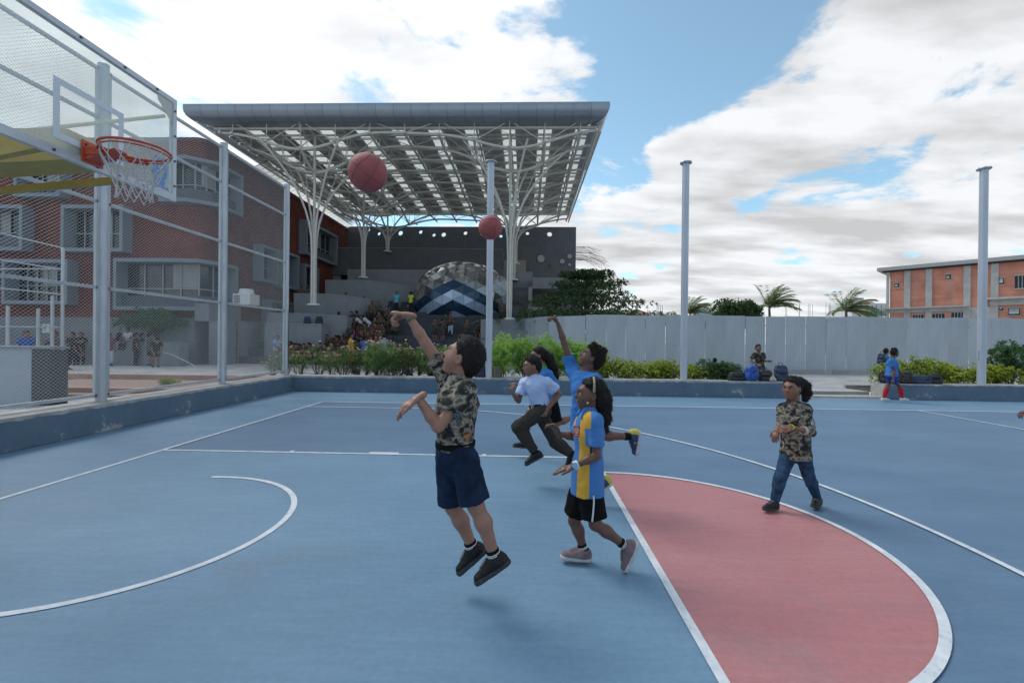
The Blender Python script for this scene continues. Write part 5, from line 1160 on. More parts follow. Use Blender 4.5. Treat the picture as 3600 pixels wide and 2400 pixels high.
# --- materials for people
def skin(name, c):
    m = mat(name, c, .48, var=.10, scale=9, bump=.05, bscale=120); N, L, b = nodes_of(m)
    b.inputs['Subsurface Weight'].default_value = .12; b.inputs['Subsurface Radius'].default_value = (.02, .008, .004); b.inputs['Subsurface Scale'].default_value = .5; return m
SK = [skin('skin_light_brown', (.335, .168, .115)), skin('skin_brown', (.225, .108, .072)), skin('skin_dark_brown', (.135, .064, .045))]
M_hair = mat('black_hair', (.010, .0085, .008), .62, var=.3, scale=30, bump=.7, bscale=160, stretch=(1, 1, .2), spec=.22)
M_eye = mat('eye_white', (.62, .60, .57), .3); M_iris = mat('iris', (.015, .010, .008), .2); M_brow = mat('eyebrow', (.015, .012, .010), .8); M_lip = mat('lip', (.26, .095, .085), .45)
def camo(name, sc, light=1.0):
    m = mat(name, (.2, .2, .2), .9, spec=.1); N, L, b = nodes_of(m); tc = N.new('ShaderNodeTexCoord'); mp = N.new('ShaderNodeMapping'); mp.inputs['Scale'].default_value = (1, 1, 1.35); L.new(tc.outputs['Object'], mp.inputs[0])
    def ns(s, d, loc):
        n = N.new('ShaderNodeTexNoise'); n.inputs['Scale'].default_value = s; n.inputs['Detail'].default_value = d; n.inputs['Roughness'].default_value = .5; n.inputs['Distortion'].default_value = .12
        a = N.new('ShaderNodeVectorMath'); a.operation = 'ADD'; a.inputs[1].default_value = loc; L.new(mp.outputs[0], a.inputs[0]); L.new(a.outputs[0], n.inputs['Vector']); return n.outputs[0]
    r = N.new('ShaderNodeValToRGB'); r.color_ramp.interpolation = 'CONSTANT'; L.new(ns(sc, 3, (0, 0, 0)), r.inputs[0]); e = r.color_ramp.elements
    cols = [(0, (.030, .031, .030)), (.42, (.085, .080, .068)), (.475, (.200, .180, .140)), (.545, (.330, .300, .240)), (.60, (.120, .112, .092))]
    e[0].position = 0; e[0].color = (*[c*light for c in cols[0][1]], 1); e[1].position = cols[1][0]; e[1].color = (*[c*light for c in cols[1][1]], 1)
    for p, c in cols[2:]: q = e.new(p); q.color = (*[x*light for x in c], 1)
    r2 = N.new('ShaderNodeValToRGB'); r2.color_ramp.interpolation = 'CONSTANT'; L.new(ns(sc*1.25, 3, (5, 3, 1)), r2.inputs[0]); r2.color_ramp.elements[0].color = (0, 0, 0, 1); r2.color_ramp.elements[1].position = .575; r2.color_ramp.elements[1].color = (1, 1, 1, 1)
    mx = N.new('ShaderNodeMix'); mx.data_type = 'RGBA'; L.new(r2.outputs[0], mx.inputs[0]); L.new(r.outputs[0], mx.inputs[6]); mx.inputs[7].default_value = (.028, .030, .031, 1); L.new(mx.outputs[2], b.inputs['Base Color'])
    n = N.new('ShaderNodeTexNoise'); n.inputs['Scale'].default_value = 25; n.inputs['Detail'].default_value = 5; L.new(tc.outputs['Object'], n.inputs['Vector']); bp = N.new('ShaderNodeBump'); bp.inputs['Strength'].default_value = .5; bp.inputs['Distance'].default_value = .012; L.new(n.outputs[0], bp.inputs['Height']); L.new(bp.outputs[0], b.inputs['Normal'])
    return m
M_camo = camo('camouflage_cloth', 15.0); M_camo2 = camo('camouflage_cloth_far', 14.0, .55)
def cloth(name, c, v=.12, rough=.9): return mat(name, c, rough, var=v, scale=14, bump=.6, bscale=26, spec=.12)
M_denim = cloth('dark_denim', (.013, .024, .052), .35); M_jeans = cloth('worn_jeans', (.030, .064, .120), .6); M_blackc = cloth('black_cloth', (.007, .007, .008)); M_greyt = cloth('grey_trouser', (.050, .044, .038))
M_blue = cloth('blue_jersey', (.055, .195, .500)); M_whites = cloth('pale_blue_shirt', (.46, .56, .80), .06); M_royal = cloth('royal_blue', (.012, .060, .300)); M_redsock = cloth('red_sock', (.46, .030, .040)); M_sock = cloth('black_sock', (.010, .010, .011)); M_wstripe = mat('white_stripe', (.62, .64, .68), .7)
M_bshoe = mat('black_shoe', (.008, .008, .009), .42, bump=.6, bscale=45, spec=.3); M_pinkshoe = mat('dusty_pink_shoe', (.185, .130, .140), .7, var=.3, scale=18, bump=.4, bscale=60); M_bsole = mat('dark_sole', (.028, .029, .032), .6, var=.3, scale=20); M_wsole = mat('white_sole', (.46, .47, .47), .6, var=.15, scale=12); M_navyshoe = mat('navy_yellow_shoe', (.016, .040, .130), .6); M_yelsh = mat('lime_yellow', (.52, .47, .05), .6); M_whshoe = mat('white_shoe', (.58, .57, .56), .6)
M_lace = mat('lace', (.16, .14, .145), .8)
def polo_mat():
    m = mat('polo_panels', (.055, .195, .5), .85); N, L, b = nodes_of(m); a = N.new('ShaderNodeAttribute'); a.attribute_name = 'ang'; r = N.new('ShaderNodeValToRGB'); r.color_ramp.interpolation = 'CONSTANT'; L.new(a.outputs['Fac'], r.inputs[0]); e = r.color_ramp.elements
    bl, ye = (.055, .190, .480, 1), (.640, .370, .040, 1); e[0].color = bl; e[0].position = 0; e[1].position = .17; e[1].color = ye
    for p, c in ((.41, bl), (.88, ye)): q = e.new(p); q.color = c
    L.new(r.outputs[0], b.inputs['Base Color']); tc = N.new('ShaderNodeTexCoord'); n = N.new('ShaderNodeTexNoise'); n.inputs['Scale'].default_value = 18; L.new(tc.outputs['Object'], n.inputs['Vector']); bp = N.new('ShaderNodeBump'); bp.inputs['Strength'].default_value = .4; bp.inputs['Distance'].default_value = .01; L.new(n.outputs[0], bp.inputs['Height']); L.new(bp.outputs[0], b.inputs['Normal']); return m
M_polo = polo_mat()

def hand_field(w, d, pn, th, s, curl, h, spread=.3):
    """w wrist, d finger direction, pn palm normal, th = +1/-1 thumb side; curl list of 5 bends (thumb first), radians per joint"""
    d = nv(d); pn = np.array(pn, float); pn = nv(pn-d*(pn@d)); sd = np.cross(d, pn)*th; f = Field([w-d*.06, w+d*.17*s, w+sd*.07, w-sd*.07, w+pn*.07, w-pn*.05], h, .05)
    pl = .075*s; c = w+d*pl*.55
    f.cap(w-d*.03*s, w+d*.012*s, .0235*s, .024*s, .01, flat=pn, ff=1.25); f.cap(w+d*.012*s, w+d*pl*.92, .027*s, .036*s, .02, flat=pn, ff=2.3)
    for i in range(4):
        o = (1.5-i)*.0185*s; base = w+d*(pl*(.98-.03*abs(i-1)))+sd*o; L_ = (.036, .041, .038, .030)[i]*s; r = (.0086, .0088, .0084, .0074)[i]*s; dd = nv(d+sd*(1.5-i)*.10*spread); p = base-d*.015
        a = 0; bend = curl[i+1]
        for j in range(3):
            a += bend*(.8 if j == 0 else 1.0); e = dd*math.cos(a)+pn*math.sin(a); q = p+e*(L_*(1.0, .72, .55)[j]+(.015 if j == 0 else 0)); f.cap(p, q, r*(1-.05*j), r*(.95-.07*j), .006); p = q
    p = w+d*.02*s+sd*.022*s; e = nv(d*.62+sd*(.75-.3*curl[0])+pn*.35*curl[0])
    q = p+e*.040*s; f.cap(p, q, .0145*s, .0115*s, .014); e2 = nv(d*.9+sd*(.35-.7*curl[0])+pn*.55*curl[0]); q2 = q+e2*.030*s; f.cap(q, q2, .0108*s, .0098*s, .006); f.cap(q2, q2+nv(e2+pn*.2*curl[0])*.022*s, .0098*s, .0080*s, .005)
    return f
def head_parts(root, J, s, sk, h, hair='short', face=True, seed=0):
    c = np.array(J['hd'], float); f, u, r = frame(J['hf'], J['hu']); k = s*1.0; X = lambda a, b, e: c+f*a*k+u*b*k+r*e*k      # forward, up, side
    M = (f, u, r); F = Field([X(a_, b_, e_) for a_ in (-.13, .13) for b_ in (-.14, .13) for e_ in (-.11, .11)]+[np.array(J['nck'])], h, .03)
    F.ell(X(-.012, .024, 0), M, np.array((.094, .086, .0745))*k, .01); F.ell(X(.026, -.035, 0), M, np.array((.060, .072, .056))*k, .045)
    F.cap(X(.052, -.090, -.010), X(.052, -.090, .010), .020*k, .020*k, .035); F.ell(X(.035, -.030, .038), M, np.array((.032, .034, .026))*k, .03); F.ell(X(.035, -.030, -.038), M, np.array((.032, .034, .026))*k, .03)
    F.cap(X(.077, .024, -.030), X(.077, .024, .030), .014*k, .014*k, .022); F.cap(X(.084, .012, 0), X(.103, -.022, 0), .0075*k, .0120*k, .012); F.cap(X(.094, -.027, -.010), X(.094, -.027, .010), .0085*k, .0085*k, .008)
    for e in (-1, 1): F.ell(X(.088, .006, .031*e), M, np.array((.013, .011, .016))*k, .010, 'cut')
    F.cap(X(.081, -.052, -.015), X(.081, -.052, .015), .0105*k, .0105*k, .016); F.cap(X(.092, -.0515, -.020), X(.094, -.0515, .020), .0022*k, .0022*k, .004, 'cut')
    for e in (-1, 1):
        F.ell(X(-.012, -.008, .076*e), (nv(f+r*.35*e), u, nv(r*e-f*.35)), np.array((.021, .032, .011))*k, .008); F.ell(X(-.006, -.004, .085*e), (f, u, r), np.array((.010, .018, .006))*k, .006, 'cut')
    F.cap(J['nck'], X(-.030, -.050, 0), .047*k, .044*k, .03); F.cap(X(-.045, -.03, 0), np.array(J['nck'])-f*.01, .043*k, .05*k, .03)
    kids = []
    if face:
        for e in (-1, 1):
            mb = MB(); p = X(.0775, .006, .031*e); mb.ball(p-f*.001*k, .0106*k, 12, 8); ob = wpart(mb, 'eye', M_eye, root, True); mb = MB(); mb.ball(p+f*.0046*k+u*.0008*k, .0074*k, 10, 6); wpart(mb, 'iris', M_iris, ob, True)
            mb = MB(); mb.path([X(.0905, .030, .012*e), X(.0915, .035, .028*e), X(.082, .033, .048*e)], [.0030*k, .0042*k, .0022*k], 6); wpart(mb, 'eyebrow', M_brow, root, True)
            mb = MB(); mb.path([X(.0900, .0125, .019*e), X(.0925, .0155, .031*e), X(.085, .0115, .044*e)], [.0016*k, .0024*k, .0018*k], 5); wpart(mb, 'eyelash', M_brow, root, True)
        mb = MB(); mb.path([X(.0855, -.0515, -.024), X(.0915, -.0475, -.010), X(.0925, -.0485, 0), X(.0915, -.0475, .010), X(.0855, -.0515, .024)], [.0016*k, .0048*k, .0044*k, .0048*k, .0016*k], 7)
        mb.path([X(.0855, -.0525, -.022), X(.0905, -.0590, -.008), X(.0905, -.0590, .008), X(.0855, -.0525, .022)], [.0016*k, .0058*k, .0058*k, .0016*k], 7); o = wpart(mb, 'lips', M_lip, root, True)
    # hair
    H = Field([X(a_, b_, e_) for a_ in (-.15, .12) for b_ in (-.15, .16) for e_ in (-.11, .11)]+[V(q[0]) for q in J.get('tail', [])], h*1.15, .05)
    th = .013 if hair == 'short' else .012
    H.ell(X(-.020, .032, 0), M, np.array((.094+th, .086+th, .0745+th*.75))*k, .01)
    if hair == 'short': H.ell(X(-.050, -.010, 0), M, np.array((.070, .085, .074))*k, .03); H.cap(X(.050, .100, .0), X(-.02, .108, 0), .020*k, .022*k, .03)
    if hair == 'quiff': H.ell(X(-.050, -.008, 0), M, np.array((.068, .082, .073))*k, .03); [H.cap(X(.040-.025*i, .095, .025*(i % 3-1)), X(.050-.034*i, .128-.006*(i % 2), .03*(i % 3-1)), .034*k, .020*k, .03) for i in range(5)]
    if hair in ('long', 'pony'): H.ell(X(-.050, -.015, 0), M, np.array((.070, .095, .077))*k, .03)
    H.folds(.0010, 70, seed); H.folds(.0006, 190, seed+1, (1, 1, .3))
    # hairline: cut where forward exceeds a limit that depends on the height
    P_ = [a_.astype(np.float32) for a_ in H.ax]; gx, gy, gz = P_[0][:, None, None]-c[0], P_[1][None, :, None]-c[1], P_[2][None, None, :]-c[2]
    fa = (gx*f[0]+gy*f[1]+gz*f[2])/k; ub = (gx*u[0]+gy*u[1]+gz*u[2])/k; sa = np.abs(gx*r[0]+gy*r[1]+gz*r[2])/k
    lim = np.interp(ub, (-.4, -.050, -.030, -.012, .012, .045, .066, .085, .105, .13), (-.045, -.045, -.030, .018, .030, .048, .070, .098, .125, .2)).astype(np.float32)-.10*np.maximum(0, .030-sa)*(ub < .07)*0
    cutd = (fa-lim)*k; H.D = np.maximum(H.D+.50*np.clip(cutd+.030*k, 0, .030*k), cutd*.9).astype(np.float32)
    for e in (-1, 1): H.ell(X(-.010, -.010, .084*e), M, np.array((.026, .034, .018))*k, .004, 'cut')
    for i in range(len(J.get('tail', []))-1): (a, ra), (b, rb) = J['tail'][i], J['tail'][i+1]; H.cap(a, b, ra, rb, .03)
    if J.get('tail'): H.folds(.003, 75, seed+4, (1, 1, .2))
    ob = npart('hair', H, M_hair, root)
    if face and h < .007 and ob:       # loose locks that break the outline
        rg = np.random.RandomState(seed+9); me = ob.data; nvt = len(me.vertices); q0 = np.array(wloc(root)); co = np.empty(nvt*3); me.vertices.foreach_get('co', co); co = co.reshape(-1, 3); no = np.empty(nvt*3); me.vertices.foreach_get('normal', no); no = no.reshape(-1, 3); mb = MB()
        flow = (-u*.9+f*.35) if hair in ('short', 'quiff') else (-f*.7-u*.6)
        for i in rg.choice(nvt, min(nvt, 1500), False):
            n_ = no[i]; t_ = flow+rg.normal(size=3)*.35; t_ = nv(t_-n_*(t_@n_)); w_ = np.cross(n_, t_)*.0022*k; L_ = (rg.uniform(.010, .024) if hair == 'short' else rg.uniform(.016, .040))*k; up_ = rg.uniform(.08, .34) if hair != 'quiff' else rg.uniform(.15, .6); p = co[i]-n_*.002
            mb.add([V(p-w_+q0), V(p+w_+q0), V(p+t_*L_*.55+n_*L_*up_*.7+w_*.7+q0), V(p+t_*L_+n_*L_*up_+q0)], [(0, 1, 2), (0, 2, 3)])
        wpart(mb, 'loose_locks', M_hair, ob, kind='stuff')
    return F
def shoe(root, ank, toe, up, s, m_up, m_sole, name='shoe', h=.005, laces=True, extra=None):
    ank, toe = np.array(ank, float), np.array(toe, float); n = np.array(up, float); d = toe-ank; d = nv(d-n*(d@n)/(n@n)); n = nv(n); sd = np.cross(d, n)
    k = s; L_ = .215*k; heel = ank-n*.062*k-d*.048*k; tp = heel+d*L_; F = Field([heel-d*.05, tp+d*.05, ank+n*.06, ank-n*.1], h, .06)
    F.cap(heel+n*.030*k+d*.02*k, heel+n*.026*k+d*.08*k, .036*k, .036*k, .02); F.cap(heel+n*.028*k+d*.08*k, tp+n*.018*k-d*.035*k, .039*k, .036*k, .03, flat=n, ff=1.25); F.cap(ank-n*.005*k-d*.004*k, heel+n*.03*k+d*.045*k, .043*k, .041*k, .03); F.cap(ank-n*.01*k+d*.02*k, heel+n*.03*k+d*.13*k, .034*k, .028*k, .03)
    F.plane(ank+n*.022*k, n, .004); F.cap(ank, ank+n*.08*k, .036*k, .040*k, .004, 'cut'); F.plane(heel+n*.012*k, -n, .003)
    o = npart(name, F, m_up, root); S = Field([heel-d*.05, tp+d*.05, heel+n*.04, heel-n*.03], h, .06)
    S.cap(heel+n*.005*k+d*.020*k, heel+n*.005*k+d*.09*k, .040*k, .037*k, .02, flat=n, ff=.6); S.cap(heel+n*.005*k+d*.09*k, tp+n*.005*k-d*.034*k, .038*k, .042*k, .03, flat=n, ff=.6); S.plane(heel+n*.017*k, n, .003); S.plane(heel-n*.012*k, -n, .004)
    if o: npart('sole', S, m_sole, o)
    if laces and o:
        for i in range(5):
            c = ank+(heel+n*.030*k+d*.145*k-ank)*(.40+.13*i)+n*(.036-.0015*i)*k+d*.012*k; mb = MB(); mb.path([c-sd*.022*k-n*.006, c+n*.003, c+sd*.022*k-n*.006], .0030*k, 5); wpart(mb, 'lace', M_lace, o, True)
    return o
def person(name_label, base, J, s, sk, outfit, hair='short', h=.0075, hh=.0042, seed=0, hands=None, cat='person', group=None, face=True):
    """one continuous body with clothing, hair and shoes as children; J holds world joints"""
    root = thing('person', name_label, cat, base, group=group); A = {k: np.array(v, float) for k, v in J.items() if k not in ('tail',)}
    tf = nv(A['tf']); spine = A['nck']-A['pel']; sp = nv(spine); fr = nv(tf-sp*(tf@sp)); sd = np.cross(fr, sp)
    W1 = A['pel']+spine*.36; W2 = A['pel']+spine*.68; W3 = A['pel']+spine*.86
    def torso(F, off=0.0, k=.05, lo=0.0, wid=1.0):
        F.cap(A['pel']-sp*.02*s, W1, (.122*wid)*s+off, (.108*wid)*s+off, k, flat=fr, ff=1.32); F.cap(W1, W2, (.108*wid)*s+off, (.124*wid)*s+off, k, flat=fr, ff=1.36); F.cap(W2, W3, .124*wid*s+off, .074*s+off*.6, k, flat=fr, ff=1.3)
        for e in 'LR': F.cap(A['sh'+e]*.86+W3*.14, W3, .048*s+off*.8, .058*s+off*.6, k); F.cap(A['sh'+e]*.9+W2*.1, W2, .045*s+off, .10*s+off, k, flat=fr, ff=1.3)
    B = Field([A[k] for k in A if k not in ('tf', 'hf', 'hu')]+[A['pel']+tf*.2], h, .12); torso(B)
    B.cap(A['nck']+nv(A['hd']-A['nck'])*.03, W3, .046*s, .060*s, .04)
    for e in 'LR':
        B.cap(A['sh'+e], A['el'+e], .040*s, .030*s, .03); B.cap(A['el'+e], A['el'+e]*.65+A['wr'+e]*.35, .030*s, .0305*s, .02); B.cap(A['el'+e]*.65+A['wr'+e]*.35, A['wr'+e], .0305*s, .0215*s, .02)
        B.cap(A['hip'+e], A['kn'+e], .074*s, .044*s, .04); cal = A['kn'+e]*.68+A['an'+e]*.32; bk = nv(A.get('bk'+e, -tf)); B.cap(A['kn'+e], cal+bk*.010*s, .042*s, .045*s, .03); B.cap(cal+bk*.010*s, A['an'+e], .045*s, .028*s, .03)
    fs = [B, head_parts(root, J, s*outfit.get('head', 1.0), sk, hh, hair, face, seed)]
    for e in 'LR':
        hd = (hands or {}).get(e)
        if hd: fs.append(hand_field(A['wr'+e], hd['d'], hd['pn'], hd['th'], s, hd['curl'], hh*.85))
        else: fs.append(hand_field(A['wr'+e], A['wr'+e]-A['el'+e], fr if e == 'L' else fr, 1 if e == 'L' else -1, s, (.5, .35, .35, .4, .45), hh))
    npart('body', fs, sk, root)
    o = outfit
    # ---- shirt
    if 'shirt' in o:
        T = Field([A['sh'+e] for e in 'LR']+[A['el'+e] for e in 'LR']+[A['pel']-sp*.25*s, A['nck'], A['pel']+tf*.25, A['pel']-tf*.25], h, .14); off = o.get('loose', .012)*s; low = o.get('hem', -.02)
        torso(T, off, .05, wid=o.get('wid', 1.0))
        if low < -.04: T.cap(A['pel']+sp*.08*s, A['pel']+sp*(low-.05)*s, .136*s+off*.6, .150*s+off*.8, .04, flat=fr, ff=1.22)
        sl = o.get('sleeve', .62); late = []
        for e in 'LR':
            a = A['sh'+e]; b = A['el'+e]; ax = nv(b-a); ln = np.linalg.norm(b-a); full = sl > 1.0; c = a+ax*ln*min(sl, 1.0)
            if full:
                T.cap(a, b, .054*s, .050*s, .016); fx = nv(A['wr'+e]-b); c = b+(A['wr'+e]-b)*(sl-1.0); T.cap(b, c, .050*s, .044*s, .016, planes=[(c, fx)]); late.append((c-fx*.02, c+fx*.05, .036*s, .036*s))
            else:
                T.cap(a-ax*.01, c+ax*.02, .056*s, (.056+.010*o.get('flare', 1))*s, .018, planes=[(c, ax)]); late.append((c-ax*.035, c+ax*.06, .047*s, .050*s))
        T.folds(o.get('fold', .0042)*s*.62, 24/s, seed+2); T.folds(.0016*s, 55/s, seed+3, (1, 1, 1.6))
        T.cap(A['nck']-sp*.005, A['nck']+nv(A['hd']-A['nck'])*.12, .056*s, .062*s, .004, 'cut')
        for q in late: T.cap(*q, 0, 'cut')
        T.plane(A['pel']+sp*low*s, -sp+np.array(o.get('hemtilt', (0, 0, 0))), .003)
        at_ = None
        if o.get('polo'):
            def ang(P):
                q = P-A['pel']; a_ = np.clip(np.abs(np.arctan2(q@sd, q@fr))/math.pi, 0, .999)
                for e in 'LR':
                    w_ = A['sh'+e]+nv(A['el'+e]-A['sh'+e])*.045; m_ = (P-w_)@nv(A['el'+e]-A['sh'+e]) ; ln_ = P-A['sh'+e]; ax_ = nv(A['el'+e]-A['sh'+e]); rr = np.linalg.norm(ln_-np.outer(ln_@ax_, ax_), axis=1); a_ = np.where((m_ > 0) & (rr < .082*s) & (ln_@ax_ < .72*np.linalg.norm(A['el'+e]-A['sh'+e])), .5, a_)
                return a_
            at_ = {'ang': ang}
        npart('shirt', T, o['shirt'], root, attr=at_)
        if o.get('collar'):
            C = Field([A['nck']-.12, A['nck']+.12], hh, .03); nk = A['nck']; cu = nv(A['hd']-nk)*.6+sp*.4; cu = nv(cu)
            C.cap(nk-cu*.03*s, nk+cu*.046*s, .088*s, .064*s, .01); C.plane(nk+cu*.044*s, cu, 0); C.plane(nk-cu*.022*s, -cu, 0); C.cap(nk-cu*.08, nk+cu*.10, .066*s, .056*s, 0, 'cut'); C.cap(nk+fr*.07*s-cu*.04, nk+fr*.075*s+cu*.06, .016*s, .045*s, .004, 'cut')
            for e in (-1, 1): C.cap(nk+fr*.060*s+sd*.030*s*e+cu*.012*s, nk+fr*.088*s+sd*.058*s*e-cu*.040*s, .020*s, .011*s, .01, flat=fr, ff=1.8)
            npart('collar', C, o['collar'], root)
    # ---- lower wear
    if 'lower' in o:
        L_ = o['len']; T = Field([A['pel']+sp*.12*s]+[A[k+e] for k in ('hip', 'kn', 'an') for e in 'LR']+[A['pel']+tf*.2, A['pel']-tf*.2], h, .13); lo = .012*s
        if o.get('hem', 0) < -.04: o['rise'] = o['hem']+(.012 if L_ <= 1 else .055)
        T.cap(A['pel']+sp*.055*s, A['pel']-sp*.03*s, .116*s+lo, .122*s+lo, .04, flat=fr, ff=1.30); late = []
        for e in 'LR':
            a, b, c = A['hip'+e], A['kn'+e], A['an'+e]; ax = nv(b-a); ln = np.linalg.norm(b-a); wd = o.get('lw', 1.0)
            if L_ <= 1.0:
                q = a+ax*ln*L_; T.cap(a, q+ax*.02, .088*s*wd, (.082+.006*wd)*s*(wd if wd > 1 else 1), .035, planes=[(q, ax)]); late.append((q-ax*.04, q+ax*.08, .066*s*wd, .070*s*wd))
            else:
                fx = nv(c-b); q = b+(c-b)*(L_-1.0); T.cap(a, b, .090*s, .070*s*wd, .035); T.cap(b, b*.65+c*.35, .070*s*wd, .066*s*wd, .03); T.cap(b*.65+c*.35, q, .066*s*wd, .052*s*wd, .03, planes=[(q, fx)]); late.append((q-fx*.03, q+fx*.05, .036*s, .038*s))
        T.folds(.0022*s, 26/s, seed+7); T.folds(.0009*s, 70/s, seed+8); T.plane(A['pel']+sp*o.get('rise', .055)*s, sp, .003)
        for q in late: T.cap(*q, 0, 'cut')
        npart(o.get('lname', 'shorts'), T, o['lower'], root)
        if o.get('belt'):
            C = Field([A['pel']-.2, A['pel']+.2], h*.8, .05); p = A['pel']+sp*(o.get('rise', .055)-.004)*s; C.cap(p-sp*.02*s, p+sp*.02*s, .123*s+lo, .123*s+lo, 0, flat=fr, ff=1.27); C.plane(p+sp*.018*s, sp); C.plane(p-sp*.018*s, -sp); C.cap(p-sp*.1, p+sp*.1, .117*s+lo*.8, .117*s+lo*.8, 0, 'cut', flat=fr, ff=1.28); bl = npart('belt', C, o['belt'], root)
            mb = MB(); q = p+fr*((.123*s+lo)/1.27+.003); mb.obox(q, sd*.022, fr*.004, sp*.020*s); wpart(mb, 'buckle', mat('brass', (.30, .26, .18), .35, metal=.9), bl)
    for e in 'LR':
        up = A.get('up'+e, nv(A['kn'+e]-A['an'+e]))
        if 'sock' in o:
            a, b = A['an'+e], A['kn'+e]; sl = o.get('sockl', .22); c = a+(b-a)*sl; ax = nv(b-a); T = Field([a-ax*.05, c], hh, .07); T.cap(a-ax*.03*s, c, .036*s, (.038 if sl < .4 else .058)*s, .01, planes=[(c, ax)]); T.cap(a+(b-a)*.45, a+(b-a)*.70, .052*s, .060*s, .02, planes=[(c, ax)]) if sl > .4 else None; so_ = npart('sock', T, o['sock'], root)
            if o.get('stripe') and so_:
                for t in (.35, .55): C = Field([a-ax*.05, c], hh, .07); p = a+(c-a)*t; C.cap(p-ax*.02, p+ax*.02, .0395*s, .0395*s, 0); C.plane(p+ax*.004, ax); C.plane(p-ax*.004, -ax); npart('stripe', C, M_wstripe, so_)
        if 'shoe' in o: shoe(root, A['an'+e], A['toe'+e], up, s*o.get('shoesize', 1.0), o['shoe'], o['sole'], h=hh*1.15, laces=o.get('laces', True))
    return root, A, dict(fr=fr, sp=sp, sd=sd)
def joints(Y0, **kw):
    J = {}
    for k, v in kw.items():
        if k in ('tf', 'hf', 'hu', 'upL', 'upR', 'bkL', 'bkR'): J[k] = v
        elif k == 'tail': J[k] = [(np.array(PY(a[0], a[1], Y0+a[2])), a[3]) for a in v]
        else: J[k] = tuple(PY(v[0], v[1], Y0+v[2]))
    return J
def band(root, A, e, t, r, w, m_, name, label=None):
    a, b = A['wr'+e], A['el'+e]; ax = nv(b-a); p = a+ax*t; mb = MB(); u = np.cross(ax, (0, 0, 1.)); u = nv(u); v = np.cross(ax, u); n = 20; vs = []
    for (rr, o) in ((r-.003, -w/2), (r+.002, -w/2), (r+.002, w/2), (r-.003, w/2)):
        for i in range(n): q = 6.2832*i/n; vs.append(p+ax*o+(u*math.cos(q)+v*math.sin(q))*rr)
    mb.add([V(x) for x in vs], [(k*n+i, k*n+(i+1) % n, ((k+1) % 4)*n+(i+1) % n, ((k+1) % 4)*n+i) for k in range(4) for i in range(n)]); o = wpart(mb, name, m_, root, True)
    if label: o['label'] = label
    return o, p
# ---- boy shooting (near, airborne)
J = joints(-1.0, pel=(1600, 1585, 0), nck=(1616, 1338, 0), hd=(1626, 1258, .0), tf=(-.85, .35, 0.05), hf=(-.88, .22, .42), hu=(.40, -.02, .9),
           shR=(1572, 1322, .13), elR=(1496, 1205, .12), wrR=(1434, 1108, .10), shL=(1640, 1378, -.13), elL=(1540, 1500, -.19), wrL=(1470, 1398, -.21),
           hipR=(1580, 1612, .07), knR=(1592, 1780, .09), anR=(1662, 1925, .12), toeR=(1612, 2050, .10), hipL=(1632, 1612, -.07), knL=(1672, 1775, -.09), anL=(1740, 1958, -.07), toeL=(1678, 2095, -.10),
           upR=(-.62, 0, .72), upL=(-.52, .05, .80))
boy, A, fr_ = person('boy in camouflage shirt and denim shorts jumping to shoot, arm raised high', G(1667, 2140), J, 1.0, SK[0],
    dict(shirt=M_camo, sleeve=.60, hem=.015, loose=.014, fold=.006, collar=M_camo, lower=M_denim, len=.92, lw=.92, rise=.05, belt=M_blackc, sock=M_sock, sockl=.16, stripe=1, shoe=M_bshoe, sole=M_bsole, head=1.03, shoesize=.97, wid=1.0),
    'short', .0072, .0040, 1, hands=dict(R=dict(d=(-.80, 0, .10), pn=(.1, -.1, -1), th=-1, curl=(.8, 1.15, 1.15, 1.2, 1.2)), L=dict(d=(-.70, .0, -.42), pn=(.1, .25, -1), th=1, curl=(.3, .25, .30, .34, .38))))
band(boy, A, 'R', .028, .029, .016, mat('green_band', (.035, .12, .045), .6), 'wristband')
mb = MB(); p = V(PY(1607, 1461, -1.0-.215)); q = V((-.25, -1, .05)).normalized(); t1 = q.cross(V((0, 0, 1))).normalized(); t2 = t1.cross(q)
mb.v += [tuple(p+t1*.017*math.cos(6.283*i/20)+t2*.019*math.sin(6.283*i/20)) for i in range(20)]; mb.f.append(tuple(range(20))); mb.mi.append(0); pt = wpart(mb, 'sleeve_patch', mat('navy_patch', (.015, .025, .06), .7), boy)
mb = MB(); mb.path([p+q*.003+t1*.011*math.cos(6.283*i/20)+t2*.011*math.sin(6.283*i/20) for i in range(20)], .0016, 5, closed=True); mb.path([p+q*.003-t1*.008, p+q*.003+t2*.006, p+q*.003+t1*.008], .002, 5); wpart(mb, 'patch_emblem', mat('patch_blue', (.07, .22, .38), .7), pt)
mb = MB(); p = V(PY(1640, 1532, -1.135)); mb.obox(p, (.014, 0, .004), (0, .004, 0), (-.002, 0, .008)); wpart(mb, 'orange_tab', mat('orange_tab', (.55, .12, .02), .6), boy)
